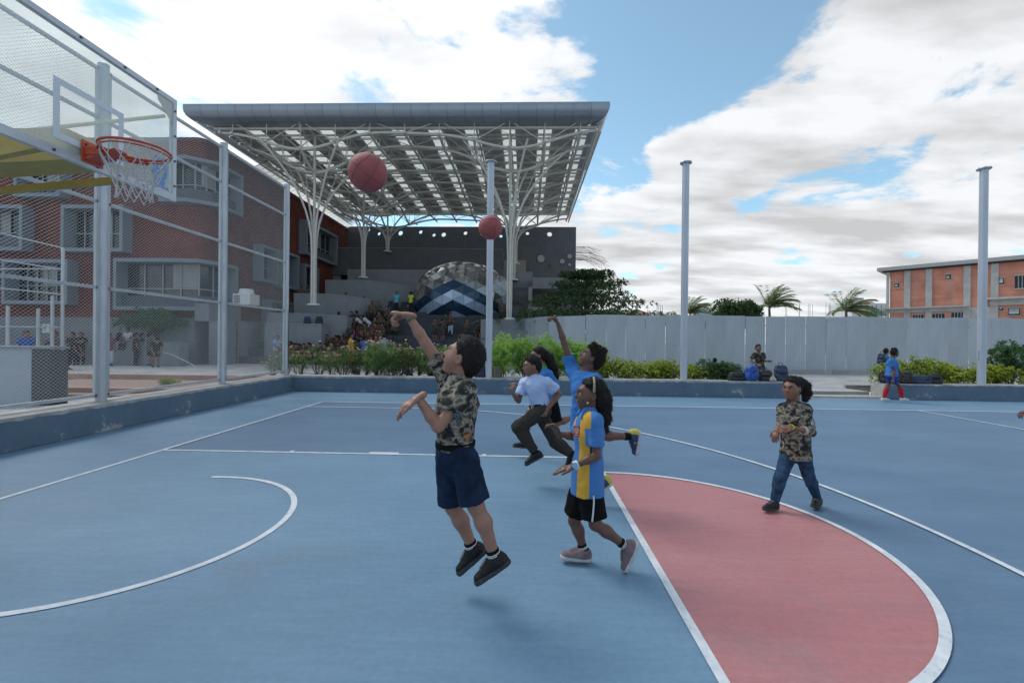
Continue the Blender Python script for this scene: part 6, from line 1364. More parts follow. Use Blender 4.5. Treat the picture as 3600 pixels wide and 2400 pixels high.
# ---- girl in blue and yellow polo
J = joints(-.50, pel=(2066, 1678, 0), nck=(2072, 1446, 0), hd=(2074, 1386, 0), tf=(-.96, -.22, 0), hf=(-.99, -.08, .10), hu=(.1, 0, 1),
           shL=(2092, 1480, -.11), elL=(2098, 1602, -.13), wrL=(2016, 1638, -.17), shR=(2052, 1480, .11), elR=(2020, 1535, .14), wrR=(1962, 1524, .12),
           hipR=(2050, 1700, .06), knR=(2018, 1830, .07), anR=(2052, 1934, .05), toeR=(1985, 1954, .05), hipL=(2074, 1700, -.06), knL=(2092, 1842, -.07), anL=(2202, 1920, -.06), toeL=(2190, 1995, -.07),
           upR=(.06, 0, 1), upL=(-.92, 0, .40), tail=[(2096, 1366, 0, .062), (2114, 1410, .01, .066), (2120, 1465, .01, .052), (2124, 1510, .01, .026), (2120, 1528, .01, .008)])
polo, A, fr_ = person('girl in blue and yellow polo shirt and black shorts stepping forward', G(2060, 1990), J, .84, SK[2],
    dict(shirt=M_polo, polo=1, sleeve=.72, hem=-.13, loose=.020, fold=.0032, collar=M_blue, lower=M_blackc, len=.84, lw=1.12, sock=M_sock, sockl=.22, stripe=1, shoe=M_pinkshoe, sole=M_wsole, head=1.10, shoesize=1.08),
    'long', .0072, .0040, 11, hands=dict(R=dict(d=(-.45, -.1, .75), pn=(-.7, -.5, -.2), th=1, curl=(.4, .55, .6, .65, .6)), L=dict(d=(-.92, .0, -.22), pn=(-.1, .2, -1), th=1, curl=(.25, .12, .16, .2, .22))))
wt, p = band(polo, A, 'L', .016, .027, .030, mat('white_watch', (.60, .64, .68), .4), 'watch_strap')
mb = MB(); fo = V((-.25, -1, .2)).normalized(); mb.tube(V(p)+fo*.022, V(p)+fo*.034, .019, 16); wpart(mb, 'watch_face', mat('watch_blue', (.22, .42, .62), .3), wt)
mb = MB(); c = V(J['hd']); pts = []
for i in range(15): a = R(-84+168*i/14); pts.append(c+V((.012+.010*math.cos(a), .098*math.sin(a), .012+.105*math.cos(a)))) 
hb = MB(); hb.path(pts, .0085, 6); wpart(hb, 'headband', mat('patterned_band', (.42, .36, .26), .6, col2=(.06, .06, .05), scale=60), polo, True)
mb = MB(); mb.ball(PY(2066, 1416, -.50-.075), .0065, 8, 6); wpart(mb, 'earring', mat('pearl', (.7, .68, .62), .2), polo, True)
# crest on the chest
Yc = -.50-.085; cr = MB(); P0_ = PY(2017, 1496, Yc-.045); P1_ = PY(2040, 1500, Yc-.06); P2_ = PY(2037, 1538, Yc-.062); P3_ = PY(2016, 1531, Yc-.045); cr.add([P0_, P1_, P2_, P3_], [(0, 1, 2, 3)])
cc_ = wpart(cr, 'crest', mat('crest_red', (.50, .045, .03), .7), polo); cm = (P0_+P1_+P2_+P3_)/4; ux = (P1_-P0_).normalized(); uz = (P0_-P3_).normalized(); nn_ = ux.cross(uz)*-1
if nn_.y > 0: nn_ = -nn_
mb = MB(); mb.path([cm+nn_*.003+uz*.006+ux*.014*math.cos(a)+uz*.017*math.sin(a) for a in [R(24*i) for i in range(15)]], .0022, 5, closed=True)
for e in (-1, 0, 1): mb.path([cm+nn_*.003-uz*.007, cm+nn_*.003+ux*.006*e+uz*.004, cm+nn_*.003+ux*.0065*e+uz*.016], .0019, 5)
for i in range(7): mb.obox(cm+nn_*.003-uz*.021+ux*(.0036*(i-3)), ux*.0012, nn_*.0006, uz*.003)
wpart(mb, 'crest_emblem', mat('crest_cream', (.70, .60, .55), .7), cc_)
mb = MB(); pts = [PY(2087, 1742, -.50-.156), PY(2088, 1765, -.50-.158), PY(2086, 1795, -.50-.160), PY(2082, 1832, -.50-.158)]; mb.path(pts, .0055, 6); wpart(mb, 'side_stripe', M_wstripe, polo)
# ---- girl walking in camouflage shirt and jeans
J = joints(.66, pel=(2797, 1572, 0), nck=(2790, 1414, 0), hd=(2783, 1364, -.01), tf=(-.72, -.69, 0), hf=(-.80, -.60, -.02), hu=(0, 0, 1),
           shL=(2836, 1440, -.06), elL=(2852, 1520, -.10), wrL=(2778, 1500, -.21), shR=(2748, 1436, .05), elR=(2744, 1510, -.02), wrR=(2734, 1508, -.17),
           hipR=(2774, 1592, .03), knR=(2745, 1675, -.04), anR=(2722, 1765, -.03), toeR=(2682, 1796, -.10), hipL=(2820, 1592, -.03), knL=(2842, 1668, .03), anL=(2874, 1752, .10), toeL=(2862, 1790, .0),
           upR=(.05, 0, 1), upL=(.02, .06, 1), tail=[(2812, 1340, .04, .042), (2830, 1356, .06, .040), (2836, 1380, .06, .040), (2830, 1402, .05, .022), (2836, 1410, .05, .008)])
wg, A, fr_ = person('girl in camouflage overshirt and blue jeans walking with hands together', G(2760, 1806), J, .80, SK[1],
    dict(shirt=M_camo, sleeve=1.35, hem=-.13, loose=.014, fold=.008, collar=M_camo, lower=M_jeans, lname='jeans', len=1.93, lw=.90, sock=M_whites, sockl=.1, shoe=M_bshoe, sole=M_bsole, head=1.08, shoesize=1.02),
    'pony', .0072, .0042, 21, hands=dict(L=dict(d=(-.85, -.2, -.05), pn=(-.2, .4, -.8), th=1, curl=(.5, .45, .5, .55, .6)), R=dict(d=(-.45, -.3, -.85), pn=(.6, .5, -.3), th=-1, curl=(.4, .35, .4, .45, .5))))
band(wg, A, 'L', .012, .025, .018, mat('lime_band', (.38, .45, .05), .5), 'watch'); band(wg, A, 'R', .01, .0235, .012, mat('lilac_band', (.42, .25, .42), .6), 'wristband')
for e, t in (('L', .155), ('R', .15)):
    a, b_ = A['wr'+e], A['el'+e]; ax = nv(b_-a); ln = np.linalg.norm(b_-a); C = Field([a, b_], .005, .08); p = b_+(a-b_)*.36; C.cap(p-ax*.02, p+ax*.02, .047*.8, .049*.8, 0); C.plane(p+ax*.016, ax); C.plane(p-ax*.016, -ax); C.cap(p-ax*.06, p+ax*.06, .036*.8, .036*.8, 0, 'cut'); npart('rolled_cuff', C, mat('pale_lining', (.42, .42, .42), .85), wg)
mb = MB(); p = V(PY(2856, 1487, .66-.165)); q = V((.35, -1, .05)).normalized(); t1 = q.cross(V((0, 0, 1))).normalized(); t2 = t1.cross(q)
mb.v += [tuple(p+t1*.016*math.cos(6.283*i/18)+t2*.018*math.sin(6.283*i/18)) for i in range(18)]; mb.f.append(tuple(range(18))); mb.mi.append(0); pt = wpart(mb, 'sleeve_patch', mat('pale_patch', (.50, .54, .62), .7), wg)
mb = MB(); mb.path([p+q*.003-t1*.008, p+q*.003+t2*.004, p+q*.003+t1*.008], .002, 5); wpart(mb, 'patch_emblem', mat('navy_patch', (.015, .025, .06), .7), pt)
# ---- jumping boy in blue
J = joints(.62, pel=(2052, 1478, .02), nck=(2052, 1308, 0), hd=(2078, 1258, -.01), tf=(-.93, .30, .05), hf=(-.86, .05, .50), hu=(.5, 0, .86),
           shR=(2012, 1300, .12), elR=(1984, 1206, .12), wrR=(1963, 1140, .10), shL=(2096, 1338, -.13), elL=(2136, 1412, -.15), wrL=(2086, 1440, -.18),
           hipR=(2042, 1492, .07), knR=(2062, 1606, .06), anR=(2120, 1690, .04), toeR=(2104, 1738, .03), hipL=(2062, 1492, -.06), knL=(2096, 1530, -.06), anL=(2222, 1534, .06), toeL=(2258, 1590, .06),
           upR=(-.5, 0, .75), upL=(-.97, 0, .12))
jb, A, fr_ = person('boy in plain blue shirt leaping with raised arm behind the polo girl', G(2130, 1790), J, .95, SK[2],
    dict(shirt=M_blue, sleeve=.55, hem=-.10, loose=.022, fold=.006, lower=M_royal, len=.8, sock=M_sock, sockl=.24, shoe=M_navyshoe, sole=M_wsole, head=1.02, shoesize=1.05),
    'quiff', .0078, .0046, 31, hands=dict(R=dict(d=(-.35, -.1, .75), pn=(-.9, -.1, -.2), th=-1, curl=(.7, .9, .95, 1.0, 1.0))))
for e in 'LR':
    a, up = A['an'+e], nv(A['up'+e] if 'up'+e in A else (0, 0, 1)); d = A['toe'+e]-a; d = nv(d-up*(d@up)); sd_ = np.cross(d, up); C = Field([a-.1, a+.1], .005, .05)
    C.cap(a-up*.03-d*.035, a-up*.005-d*.035, .042, .040, 0); C.plane(a-d*.012, d); npart('heel_patch', C, M_yelsh, jb); mb = MB(); mb.path([V(a+sd_*.045+d*.045-up*.03), V(a+d*.058+up*.006), V(a-sd_*.045+d*.045-up*.03)], .011, 6); wpart(mb, 'shoe_strap', M_yelsh, jb, True)
# ---- running boy in pale blue shirt
J = joints(1.30, pel=(1902, 1432, 0), nck=(1876, 1326, 0), hd=(1869, 1287, -.01), tf=(-.80, -.55, .05), hf=(-.95, -.25, -.06), hu=(-.05, 0, 1),
           shR=(1842, 1346, .05), elR=(1823, 1408, .02), wrR=(1805, 1388, -.08), shL=(1928, 1346, -.07), elL=(1966, 1386, -.04), wrL=(1926, 1436, -.12),
           hipR=(1894, 1446, .06), knR=(1952, 1552, .08), anR=(2010, 1596, .10), toeR=(2036, 1632, .10), hipL=(1906, 1446, -.06), knL=(1822, 1500, -.10), anL=(1884, 1592, -.06), toeL=(1850, 1636, -.08),
           upR=(-.75, 0, .62), upL=(-.42, 0, .80))
rb_, A, fr_ = person('boy in pale blue school shirt and grey trousers running to the left', G(1890, 1705), J, .88, SK[1],
    dict(shirt=M_whites, sleeve=.66, hem=-.02, loose=.020, fold=.007, collar=M_whites, lower=M_greyt, lname='trousers', len=1.90, lw=1.1, rise=.05, belt=M_blackc, sock=M_sock, sockl=.12, shoe=M_bshoe, sole=M_bsole, head=1.04, shoesize=1.06, flare=1.8),
    'short', .0082, .0050, 41, hands=dict(L=dict(d=(-.35, -.1, -.9), pn=(-.6, .3, .1), th=1, curl=(.4, .4, .45, .5, .5)), R=dict(d=(-.3, -.1, .6), pn=(.7, .3, .2), th=1, curl=(.8, 1, 1, 1, 1))))
# ---- running girl behind him
J = joints(2.35, pel=(1928, 1402, 0), nck=(1906, 1296, 0), hd=(1890, 1250, 0), tf=(-.92, -.30, .05), hf=(-.97, -.2, -.02), hu=(.05, 0, 1),
           shR=(1884, 1318, .10), elR=(1858, 1372, .12), wrR=(1826, 1356, .06), shL=(1932, 1318, -.10), elL=(1962, 1380, -.10), wrL=(1930, 1420, -.14),
           hipR=(1922, 1412, .06), knR=(1862, 1446, .04), anR=(1846, 1556, .04), toeR=(1808, 1576, .03), hipL=(1940, 1412, -.06), knL=(1956, 1488, -.06), anL=(2030, 1458, .0), toeL=(2050, 1488, 0),
           upR=(.10, 0, 1), upL=(-.95, 0, .2), tail=[(1906, 1236, 0, .05), (1930, 1258, .02, .062), (1944, 1290, .02, .060), (1952, 1322, .02, .042), (1956, 1340, .02, .012)])
rg_, A, fr_ = person('running girl with curly ponytail, half hidden behind boy in pale shirt', G(1846, 1600), J, .92, SK[1],
    dict(shirt=M_blue, sleeve=.6, hem=-.06, loose=.016, collar=mat('green_collar', (.03, .28, .10), .8), lower=M_blackc, len=.92, sock=M_sock, sockl=.14, shoe=M_bshoe, sole=M_bsole), 'pony', .0095, .0058, 51)
# ---- boy in camouflage behind the bags
J = joints(10.75, pel=(2672, 1290, 0), nck=(2668, 1240, 0), hd=(2667, 1223, -.02), tf=(.25, -.95, 0), hf=(.1, -.98, 0), hu=(0, 0, 1),
           shR=(2650, 1246, 0), elR=(2640, 1268, .0), wrR=(2662, 1281, -.16), shL=(2684, 1246, 0), elL=(2688, 1268, -.05), wrL=(2700, 1270, -.20),
           hipR=(2664, 1294, 0), knR=(2674, 1328, -.1), anR=(2668, 1348, .1), toeR=(2668, 1356, -.05), hipL=(2680, 1294, 0), knL=(2688, 1326, -.1), anL=(2690, 1350, 0), toeL=(2692, 1358, -.15))
person('boy in camouflage shirt standing behind the bags on the kerb', G(2680, 1368, PZ), J, .95, SK[1], dict(shirt=M_camo2, sleeve=.66, hem=-.12, loose=.02, lower=M_blackc, lname='trousers', len=1.9, shoe=M_bshoe, sole=M_bsole, laces=False), 'short', .016, .009, 61)
# ---- boy with red socks
J = joints(8.92, pel=(3134, 1316, 0), nck=(3138, 1260, 0), hd=(3146, 1240, 0), tf=(.95, .2, 0), hf=(.95, .25, .02), hu=(0, 0, 1),
           shR=(3136, 1268, -.13), elR=(3145, 1302, -.14), wrR=(3140, 1332, -.16), shL=(3142, 1268, .13), elL=(3158, 1300, .14), wrL=(3178, 1320, .12),
           hipR=(3130, 1322, -.06), knR=(3163, 1358, -.07), anR=(3172, 1400, -.07), toeR=(3194, 1408, -.08), hipL=(3134, 1322, .06), knL=(3120, 1358, .06), anL=(3106, 1399, .05), toeL=(3128, 1408, .05), upL=(-.05, 0, 1), upR=(-.1, 0, 1))
person('boy in blue kit with long red socks walking by the court entrance', G(3140, 1412), J, .98, SK[2], dict(shirt=M_blue, sleeve=.6, hem=-.05, loose=.014, lower=M_royal, len=.62, sock=M_redsock, sockl=.86, shoe=M_whshoe, sole=M_wsole, laces=False), 'quiff', .014, .008, 71)
# ---- boy with backpack further back
J = joints(11.6, pel=(3112, 1290, 0), nck=(3114, 1250, 0), hd=(3116, 1235, 0), tf=(.9, .4, 0), hf=(.9, .4, 0), hu=(0, 0, 1),
           shR=(3114, 1255, -.13), elR=(3118, 1275, -.15), wrR=(3122, 1292, -.1), shL=(3118, 1255, .13), elL=(3122, 1275, .15), wrL=(3126, 1292, .1),
           hipR=(3110, 1294, -.06), knR=(3114, 1322, -.06), anR=(3108, 1350, -.06), toeR=(3120, 1356, -.06), hipL=(3114, 1294, .06), knL=(3118, 1322, .06), anL=(3122, 1350, .06), toeL=(3134, 1356, .06))
person('small boy with navy backpack behind the boy in red socks', G(3114, 1354, PZ), J, .85, SK[1], dict(shirt=M_blue, sleeve=.6, hem=-.05, lower=M_blackc, lname='trousers', len=1.9, shoe=M_bshoe, sole=M_bsole, laces=False), 'short', .017, .010, 81)
# ---- child whose head shows over the shrub
J = joints(12.4, pel=(2513, 1312, 0), nck=(2513, 1283, 0), hd=(2513, 1268, 0), tf=(.2, .95, 0), hf=(.3, .9, 0), hu=(0, 0, 1), shR=(2526, 1288, 0), elR=(2530, 1305, 0), wrR=(2526, 1318, 0), shL=(2500, 1288, 0), elL=(2497, 1305, 0), wrL=(2500, 1318, 0),
           hipR=(2520, 1318, 0), knR=(2520, 1332, -.1), anR=(2520, 1345, 0), toeR=(2520, 1350, -.1), hipL=(2507, 1318, 0), knL=(2507, 1332, -.1), anL=(2507, 1345, 0), toeL=(2507, 1350, -.1))
person('child whose dark head shows above the green shrub left of bags', G(2513, 1350, PZ), J, .85, SK[1], dict(shirt=M_camo2, sleeve=.6, hem=-.05, lower=M_blackc, len=.8), 'short', .018, .010, 91)
# ---- player at the right edge, only a hand reaches into the picture
J = joints(2.5, pel=(3790, 1470, 0), nck=(3770, 1300, 0), hd=(3768, 1240, 0), tf=(-.95, -.2, 0), hf=(-.95, -.2, 0), hu=(0, 0, 1), shL=(3790, 1320, -.14), elL=(3700, 1410, -.16), wrL=(3616, 1446, -.16), shR=(3770, 1320, .14), elR=(3760, 1420, .18), wrR=(3720, 1450, .15),
           hipL=(3795, 1485, -.07), knL=(3800, 1570, -.07), anL=(3810, 1614, -.07), toeL=(3770, 1628, -.07), hipR=(3785, 1485, .07), knR=(3780, 1565, .07), anR=(3795, 1606, .07), toeR=(3755, 1620, .07))
person('player mostly outside the right edge, one hand reaching into view', G(3800, 1625), J, .95, SK[2], dict(shirt=M_camo, sleeve=.6, hem=-.05, lower=M_blackc, len=.8, shoe=M_bshoe, sole=M_bsole, laces=False), 'short', .014, .008, 95, hands=dict(L=dict(d=(-.95, 0, -.15), pn=(-.2, .2, -1), th=1, curl=(.5, .6, .6, .6, .6))))
# ---- balls in flight
M_ball = mat('basketball_rubber', (.335, .080, .078), .6, var=.10, scale=14, bump=.5, bscale=240); M_seam = mat('ball_seam', (.19, .045, .045), .7)
for (px, py, Y, r, lab, rot) in ((1293, 607, -.78, .119, 'worn red basketball in the air near hoop, nearer and larger', .6), (1724, 800, .95, .119, 'red basketball in flight farther away in front of pole', 1.9)):
    c = PY(px, py, Y); t = thing('basketball', lab, 'basketball', c, rot, 'basketballs in flight'); t.rotation_euler = (rot, rot*.7, rot*1.3)
    mb = MB(); mb.ball((0, 0, 0), r, 40, 28); mb.build('ball_skin', M_ball, t, True)
    for k in range(4):
        mb = MB(); pts = []
        for i in range(48):
            a = 6.2832*i/48; q = V((math.cos(a), math.sin(a), 0)) if k == 0 else V((0, math.cos(a), math.sin(a))) if k == 1 else V((.62*(1 if k == 2 else -1)+.25*math.cos(2*a)*(1 if k == 2 else -1), math.cos(a)*.78, math.sin(a)*.78)); q.normalize(); pts.append(q*r*1.0005)
        mb.path(pts, .0016, 5, closed=True); mb.build('seam', M_seam, t, True)
# ================================================================== crowd on the steps and the paving
def local_joints(kind):
    if kind.startswith('stand') or kind == 'dress':
        b = dict(pel=(0, 0, .72), nck=(0, .01, 1.16), hd=(0, -.01, 1.28), tf=(0, -1, 0), hf=(0, -1, 0), hu=(0, 0, 1), shR=(-.15, 0, 1.10), shL=(.15, 0, 1.10), elR=(-.20, .02, .88), elL=(.20, .02, .88), wrR=(-.19, -.06, .68), wrL=(.19, -.06, .68),
                 hipR=(-.075, 0, .70), hipL=(.075, 0, .70), knR=(-.08, -.02, .39), knL=(.08, -.02, .39), anR=(-.085, .02, .07), anL=(.085, .02, .07), toeR=(-.10, -.14, .03), toeL=(.10, -.14, .03))
        if kind == 'stand_reach': b.update(elL=(.33, -.10, 1.16), wrL=(.52, -.16, 1.26), elR=(-.17, -.16, .92), wrR=(-.08, -.26, 1.02))
        if kind == 'stand_bend': b.update(nck=(0, -.30, 1.02), hd=(0, -.42, 1.08), shR=(-.14, -.26, .98), shL=(.14, -.26, .98), elR=(-.17, -.32, .76), elL=(.17, -.32, .76), wrR=(-.12, -.42, .58), wrL=(.12, -.42, .58), hf=(0, -.9, -.4))
        if kind == 'stand_fold': b.update(elR=(-.21, -.04, .88), elL=(.21, -.04, .88), wrR=(-.02, -.20, .92), wrL=(.04, -.20, .88))
        return b
    b = dict(pel=(0, 0, .11), nck=(0, -.06, .54), hd=(0, -.10, .66), tf=(0, -1, 0), hf=(0, -1, -.1), hu=(0, 0, 1), shR=(-.15, -.05, .48), shL=(.15, -.05, .48), elR=(-.20, -.14, .27), elL=(.20, -.14, .27), wrR=(-.10, -.32, .22), wrL=(.10, -.32, .22),
             hipR=(-.075, -.02, .10), hipL=(.075, -.02, .10), knR=(-.10, -.37, .12), knL=(.10, -.37, .12), anR=(-.09, -.40, -.24), anL=(.09, -.40, -.24), toeR=(-.10, -.55, -.27), toeL=(.10, -.55, -.27))
    if kind == 'sit_lean': b.update(nck=(0, -.16, .50), hd=(.02, -.25, .59), elR=(-.18, -.30, .22), elL=(.18, -.30, .24), wrR=(-.04, -.42, .26), wrL=(.05, -.42, .28), shR=(-.14, -.15, .44), shL=(.14, -.15, .44), hf=(.1, -.9, -.4))
    if kind == 'sit_side': b.update(hf=(-.85, -.5, 0), knR=(-.16, -.34, .20), knL=(.04, -.38, .12), anR=(-.18, -.34, -.16), anL=(.02, -.42, -.25), toeR=(-.22, -.48, -.2), toeL=(0, -.57, -.28), wrR=(-.2, -.36, .26))
    return b
PROTO = {}
def proto(kind, length, hair):
    key = (kind, length, hair)
    if key not in PROTO:
        J = local_joints(kind)
        if hair == 'pony': q = J['hd']; J['tail'] = [((q[0], q[1]+.09, q[2]+.02), .045), ((q[0], q[1]+.12, q[2]-.08), .04), ((q[0], q[1]+.11, q[2]-.18), .015)]
        fit = dict(shirt=M_camo2, sleeve=.66, hem=-.09, loose=.014, lower=M_blackc, len=length, lname='trousers' if length > 1 else 'shorts', shoe=M_bshoe, sole=M_bsole, laces=False, head=1.02)
        n0 = set(o.name for o in COL.objects)
        rt, A, fr_ = person('prototype', (0, 0, 0), J, .95, SK[1], fit, hair, .024, .015, 5, face=False)
        parts = [o for o in COL.objects if o.name not in n0 and o.parent == rt]; keep = [(o.name.split('.')[0], o.data) for o in parts if o.name.split('.')[0] in ('body', 'shirt', 'trousers', 'shorts', 'hair', 'shoe')]
        for o in [q for q in COL.objects if q.name not in n0]: bpy.data.objects.remove(o)
        PROTO[key] = keep
    return PROTO[key]
CW = {}
def cm(c):
    if not isinstance(c, tuple): return c
    k = 'cloth_%02d_%02d_%02d' % tuple(int(x*99) for x in c)
    if k not in MATS: mat(k, c, .85, var=.12, scale=10)
    return MATS[k]
def place(kind, loc, rz, shirt, lower, length, hair, label, sc=1.0, group=None, skn=1):
    t = thing('person', label, 'person', loc, rz, group); t.scale = (sc, sc, sc)
    for nm, me in proto(kind, length, hair):
        o = link(nm, me, t); o.data = me
        m_ = cm(shirt) if nm == 'shirt' else cm(lower) if nm in ('trousers', 'shorts') else SK[skn] if nm == 'body' else None
        if m_: o.material_slots[0].link = 'OBJECT'; o.material_slots[0].material = m_
    return t
CA = M_camo2; NV = (.020, .028, .050); BK = (.014, .014, .016); JE = (.10, .17, .26); KH_ = (.10, .09, .07); WH = (.50, .53, .60); PU = (.38, .27, .45); LI = (.45, .62, .06); CY = (.06, .42, .58); PK = (.42, .12, .16); MR = (.12, .03, .04)
def tier_of(px, py, sit):     # tier whose seat puts a head at this pixel
    best = None
    for k in range(-1, NST):
        z = PZ+ST_H*(k+1); Y = ST_Y+ST_D*k+(.30 if sit else .45)
        if k < 0: Y = ST_Y-.9
        d = ray(px, py); hz = CAM[2]+d[2]*(Y-CAM[1])/d[1]; e = abs(hz-(z+(.66 if sit else 1.28)))
        if best is None or e < best[0]: best = (e, k, Y, z)
    return best[1:]
ORD = ['first', 'second', 'third', 'fourth', 'fifth', 'sixth', 'seventh', 'eighth', 'ninth', 'tenth', 'eleventh', 'twelfth', 'thirteenth', 'fourteenth', 'fifteenth', 'sixteenth', 'seventeenth', 'eighteenth', 'nineteenth', 'twentieth']+['twenty-'+w for w in ('first', 'second', 'third', 'fourth', 'fifth', 'sixth', 'seventh', 'eighth', 'ninth')]+['thirtieth']
c1 = lambda x, y: (980+x*.2466, 980+y*.2466)
c2 = lambda x, y: (1400+x*.2976, 880+y*.2976)
seated = []    # (px, py head, kind, shirt, shirt word, lower, len, hair, rz)
def S(p, kind='sit', shirt=CA, sw='camouflage shirt', lower=BK, ln=.85, hair='short', rz=0.0): seated.append((p[0], p[1], kind, shirt, sw, lower, ln, hair, rz))
random.seed(21)
for i, (x, y) in enumerate([(240, 690), (190, 775), (250, 800), (495, 700), (520, 620), (655, 605), (690, 690), (280, 880), (215, 890), (160, 890), (500, 890), (595, 885), (690, 870), (880, 880), (665, 985), (1050, 625), (1065, 490), (1125, 470), (1330, 630), (1270, 700), (1410, 755), (1390, 885), (1335, 400), (1490, 570), (1240, 640), (1170, 560), (1370, 560), (1440, 480), (340, 905), (420, 890), (780, 890), (1130, 840), (1310, 830), (110, 960), (560, 800), (440, 800), (1280, 420), (1215, 520)]):
    S(c1(x, y), ('sit', 'sit_lean', 'sit_side')[i % 3], lower=(BK, NV, KH_, JE, BK)[i % 5], ln=(.85, 1.9)[i % 2], hair=('short', 'pony', 'short')[i % 3], rz=random.uniform(-.6, .6))
for i in range(52):
    S(c1(random.uniform(150, 1580), random.choice((560, 600, 640, 690, 740, 790, 850, 900, 960))), ('sit', 'sit_lean', 'sit_side')[i % 3], lower=(BK, NV, KH_, JE, BK)[i % 5], ln=(.85, 1.9)[i % 2], hair=('short', 'pony', 'short')[i % 3], rz=random.uniform(-.6, .6))
S(c1(395, 680), 'sit_lean', (.45, .36, .42), 'pale pink top', JE, 1.9, 'pony'); S(c1(1170, 612), 'sit_lean', CA, 'camouflage shirt and pale jeans', (.22, .34, .45), 1.9); S(c1(950, 600), 'sit_side', WH, 'white shirt', KH_, .85, 'short', .5)
S(c2(935, 890), 'sit', CA, lower=BK, rz=.2); S(c2(1000, 1095), 'sit_lean', CA); S(c2(890, 1040), 'sit_side', WH, 'white shirt'); S(c2(1130, 885), 'sit'); S(c2(1010, 930), 'sit_lean', NV, 'navy shirt')
rows = {}
for q in seated:
    k, Y, z = tier_of(q[0], q[1], True); rows.setdefault(k, []).append((q, Y, z))
for k in sorted(rows):
    for i, (q, Y, z) in enumerate(sorted(rows[k], key=lambda a: a[0][0])):
        p = PY(q[0], q[1], Y); w = 'ground edge' if k < 0 else ORD[k]+' step'
        place(q[2], (p.x, Y, z), q[8], q[3], q[5], q[6], q[7], f'child in {q[4]} seated on the {w}, {ORD[min(i, 29)]} from left', random.uniform(.9, 1.05), 'children seated on the amphitheatre steps', random.choice((1, 1, 2, 0)))
def st_(p, label, shirt, lower, kind='stand', ln=1.9, hair='short', rz=0.0, sc=1.0, tier=True, Y=None, z=None, skn=1):
    if Y is None: k, Y, z = tier_of(p[0], p[1], False)
    q = PY(p[0], p[1], Y); place(kind, (q.x, Y, z), rz, shirt, lower, ln, hair, label, sc, 'people standing on and around the steps', skn)
st_(c1(860, 490), 'child in white top and pink trousers with backpack near left terrace wall', WH, PK, hair='short', rz=2.6)
st_(c1(1180, 475), 'child in white shirt bending forward in the middle of the crowd', WH, NV, 'stand_bend', rz=-1.2)
st_(c1(1290, 520), 'child in white shirt and lilac trousers bending over the steps', WH, PU, 'stand_bend', rz=-1.3)
st_(c1(1220, 285), 'child in dark clothes standing highest against the terrace wall', KH_, BK, 'stand_fold', hair='pony', rz=.9)
st_(c1(1420, 335), 'child in camouflage shirt standing near the top of the crowd', CA, NV, 'stand_fold', .85, 'pony')
st_(c1(1545, 405), 'child in camouflage shirt and navy shorts standing left of raised fist', CA, NV, 'stand', .8, rz=-.5)
st_(c1(1680, 215), 'child in bright cyan shirt carrying black bags on upper stairs', CY, BK, 'stand', rz=.2)
st_(c1(1885, 205), 'child in lime green shirt at the top of stairs by the dome', LI, BK, 'stand', rz=2.8)
st_(c1(1320, 340), 'child with hair tied back standing beside the top group', KH_, BK, 'stand_fold', hair='pony', rz=-.4)
st_(c1(1220, 785), 'boy in blue shirt with red stripe standing with his back turned', (.05, .16, .42), NV, 'stand', rz=3.0, sc=1.1, Y=ST_Y-.5, z=PZ)
st_(c1(1500, 755), 'adult in blue checked shirt standing at foot of the steps', (.28, .34, .44), BK, 'stand_fold', rz=3.3, sc=1.18, Y=ST_Y-.7, z=PZ)
st_(c1(1140, 785), 'child in camouflage shirt standing with back turned beside blue shirt', CA, BK, 'stand', rz=3.1, Y=ST_Y-.3, z=PZ)
st_(c1(1800, 855), 'adult in camouflage jacket standing at the foot of middle stairs', CA, BK, 'stand', rz=2.8, hair='pony', sc=1.05, Y=ST_Y-1.0, z=PZ)
st_(c1(2150, 805), 'child in lime yellow shirt seen from behind above the hedge', LI, BK, 'stand', rz=3.1, Y=ST_Y-.6, z=PZ)
st_(c2(435, 815), 'child in camouflage shirt pointing an arm at the dome', CA, NV, 'stand_reach', .8, 'pony')
st_(c2(525, 800), 'child in camouflage shirt and dark red skirt below the dome', CA, MR, 'stand_fold', .8, rz=2.6)
st_(c2(590, 790), 'taller child in camouflage shirt with back turned below the dome', CA, BK, 'stand', rz=3.0, hair='pony', sc=1.06)
st_(c2(620, 745), 'child in camouflage shirt and pale blue jeans close to the dome', CA, (.36, .45, .56), 'stand_fold', 1.9)
st_(c2(815, 805), 'child in camouflage shirt raising a hand right of dome group', CA, NV, 'stand_reach', .8, rz=.3)
for i, (x, y) in enumerate(((1222, 725), (1232, 745), (1330, 745))):
    p = c2(x, y); Y = (25.3, 24.7, 25.0)[i]; z = 2.74; q = PY(p[0], p[1], Y); place('stand_fold', (q.x, Y, z-.25*(i == 1)), 0.2*i, CA, BK, 1.9, 'short', ('child in camouflage shirt leaning behind front right column', 'child in camouflage shirt just left of front right column base', 'child in camouflage shirt peeking right of front right column')[i], .95, 'children by the right column')
for i, (x, y) in enumerate(((335, 140), (428, 145), (468, 160), (955, 222))):
    p = c1(x, y); Y = 26.9 if i < 3 else 27.2; q = PY(p[0], p[1], Y); place('sit', (q.x, Y, q.z-.66), .2*i, CA, BK, .85, 'short', ('left of the two heads above the second terrace wall beside brick side', 'middle head above the second terrace wall beside brick side', 'head nearest the front left column above the terrace wall', 'single dark head peeping over the second terrace wall')[i]+', child in camouflage', 1.0, 'children behind the terrace wall')
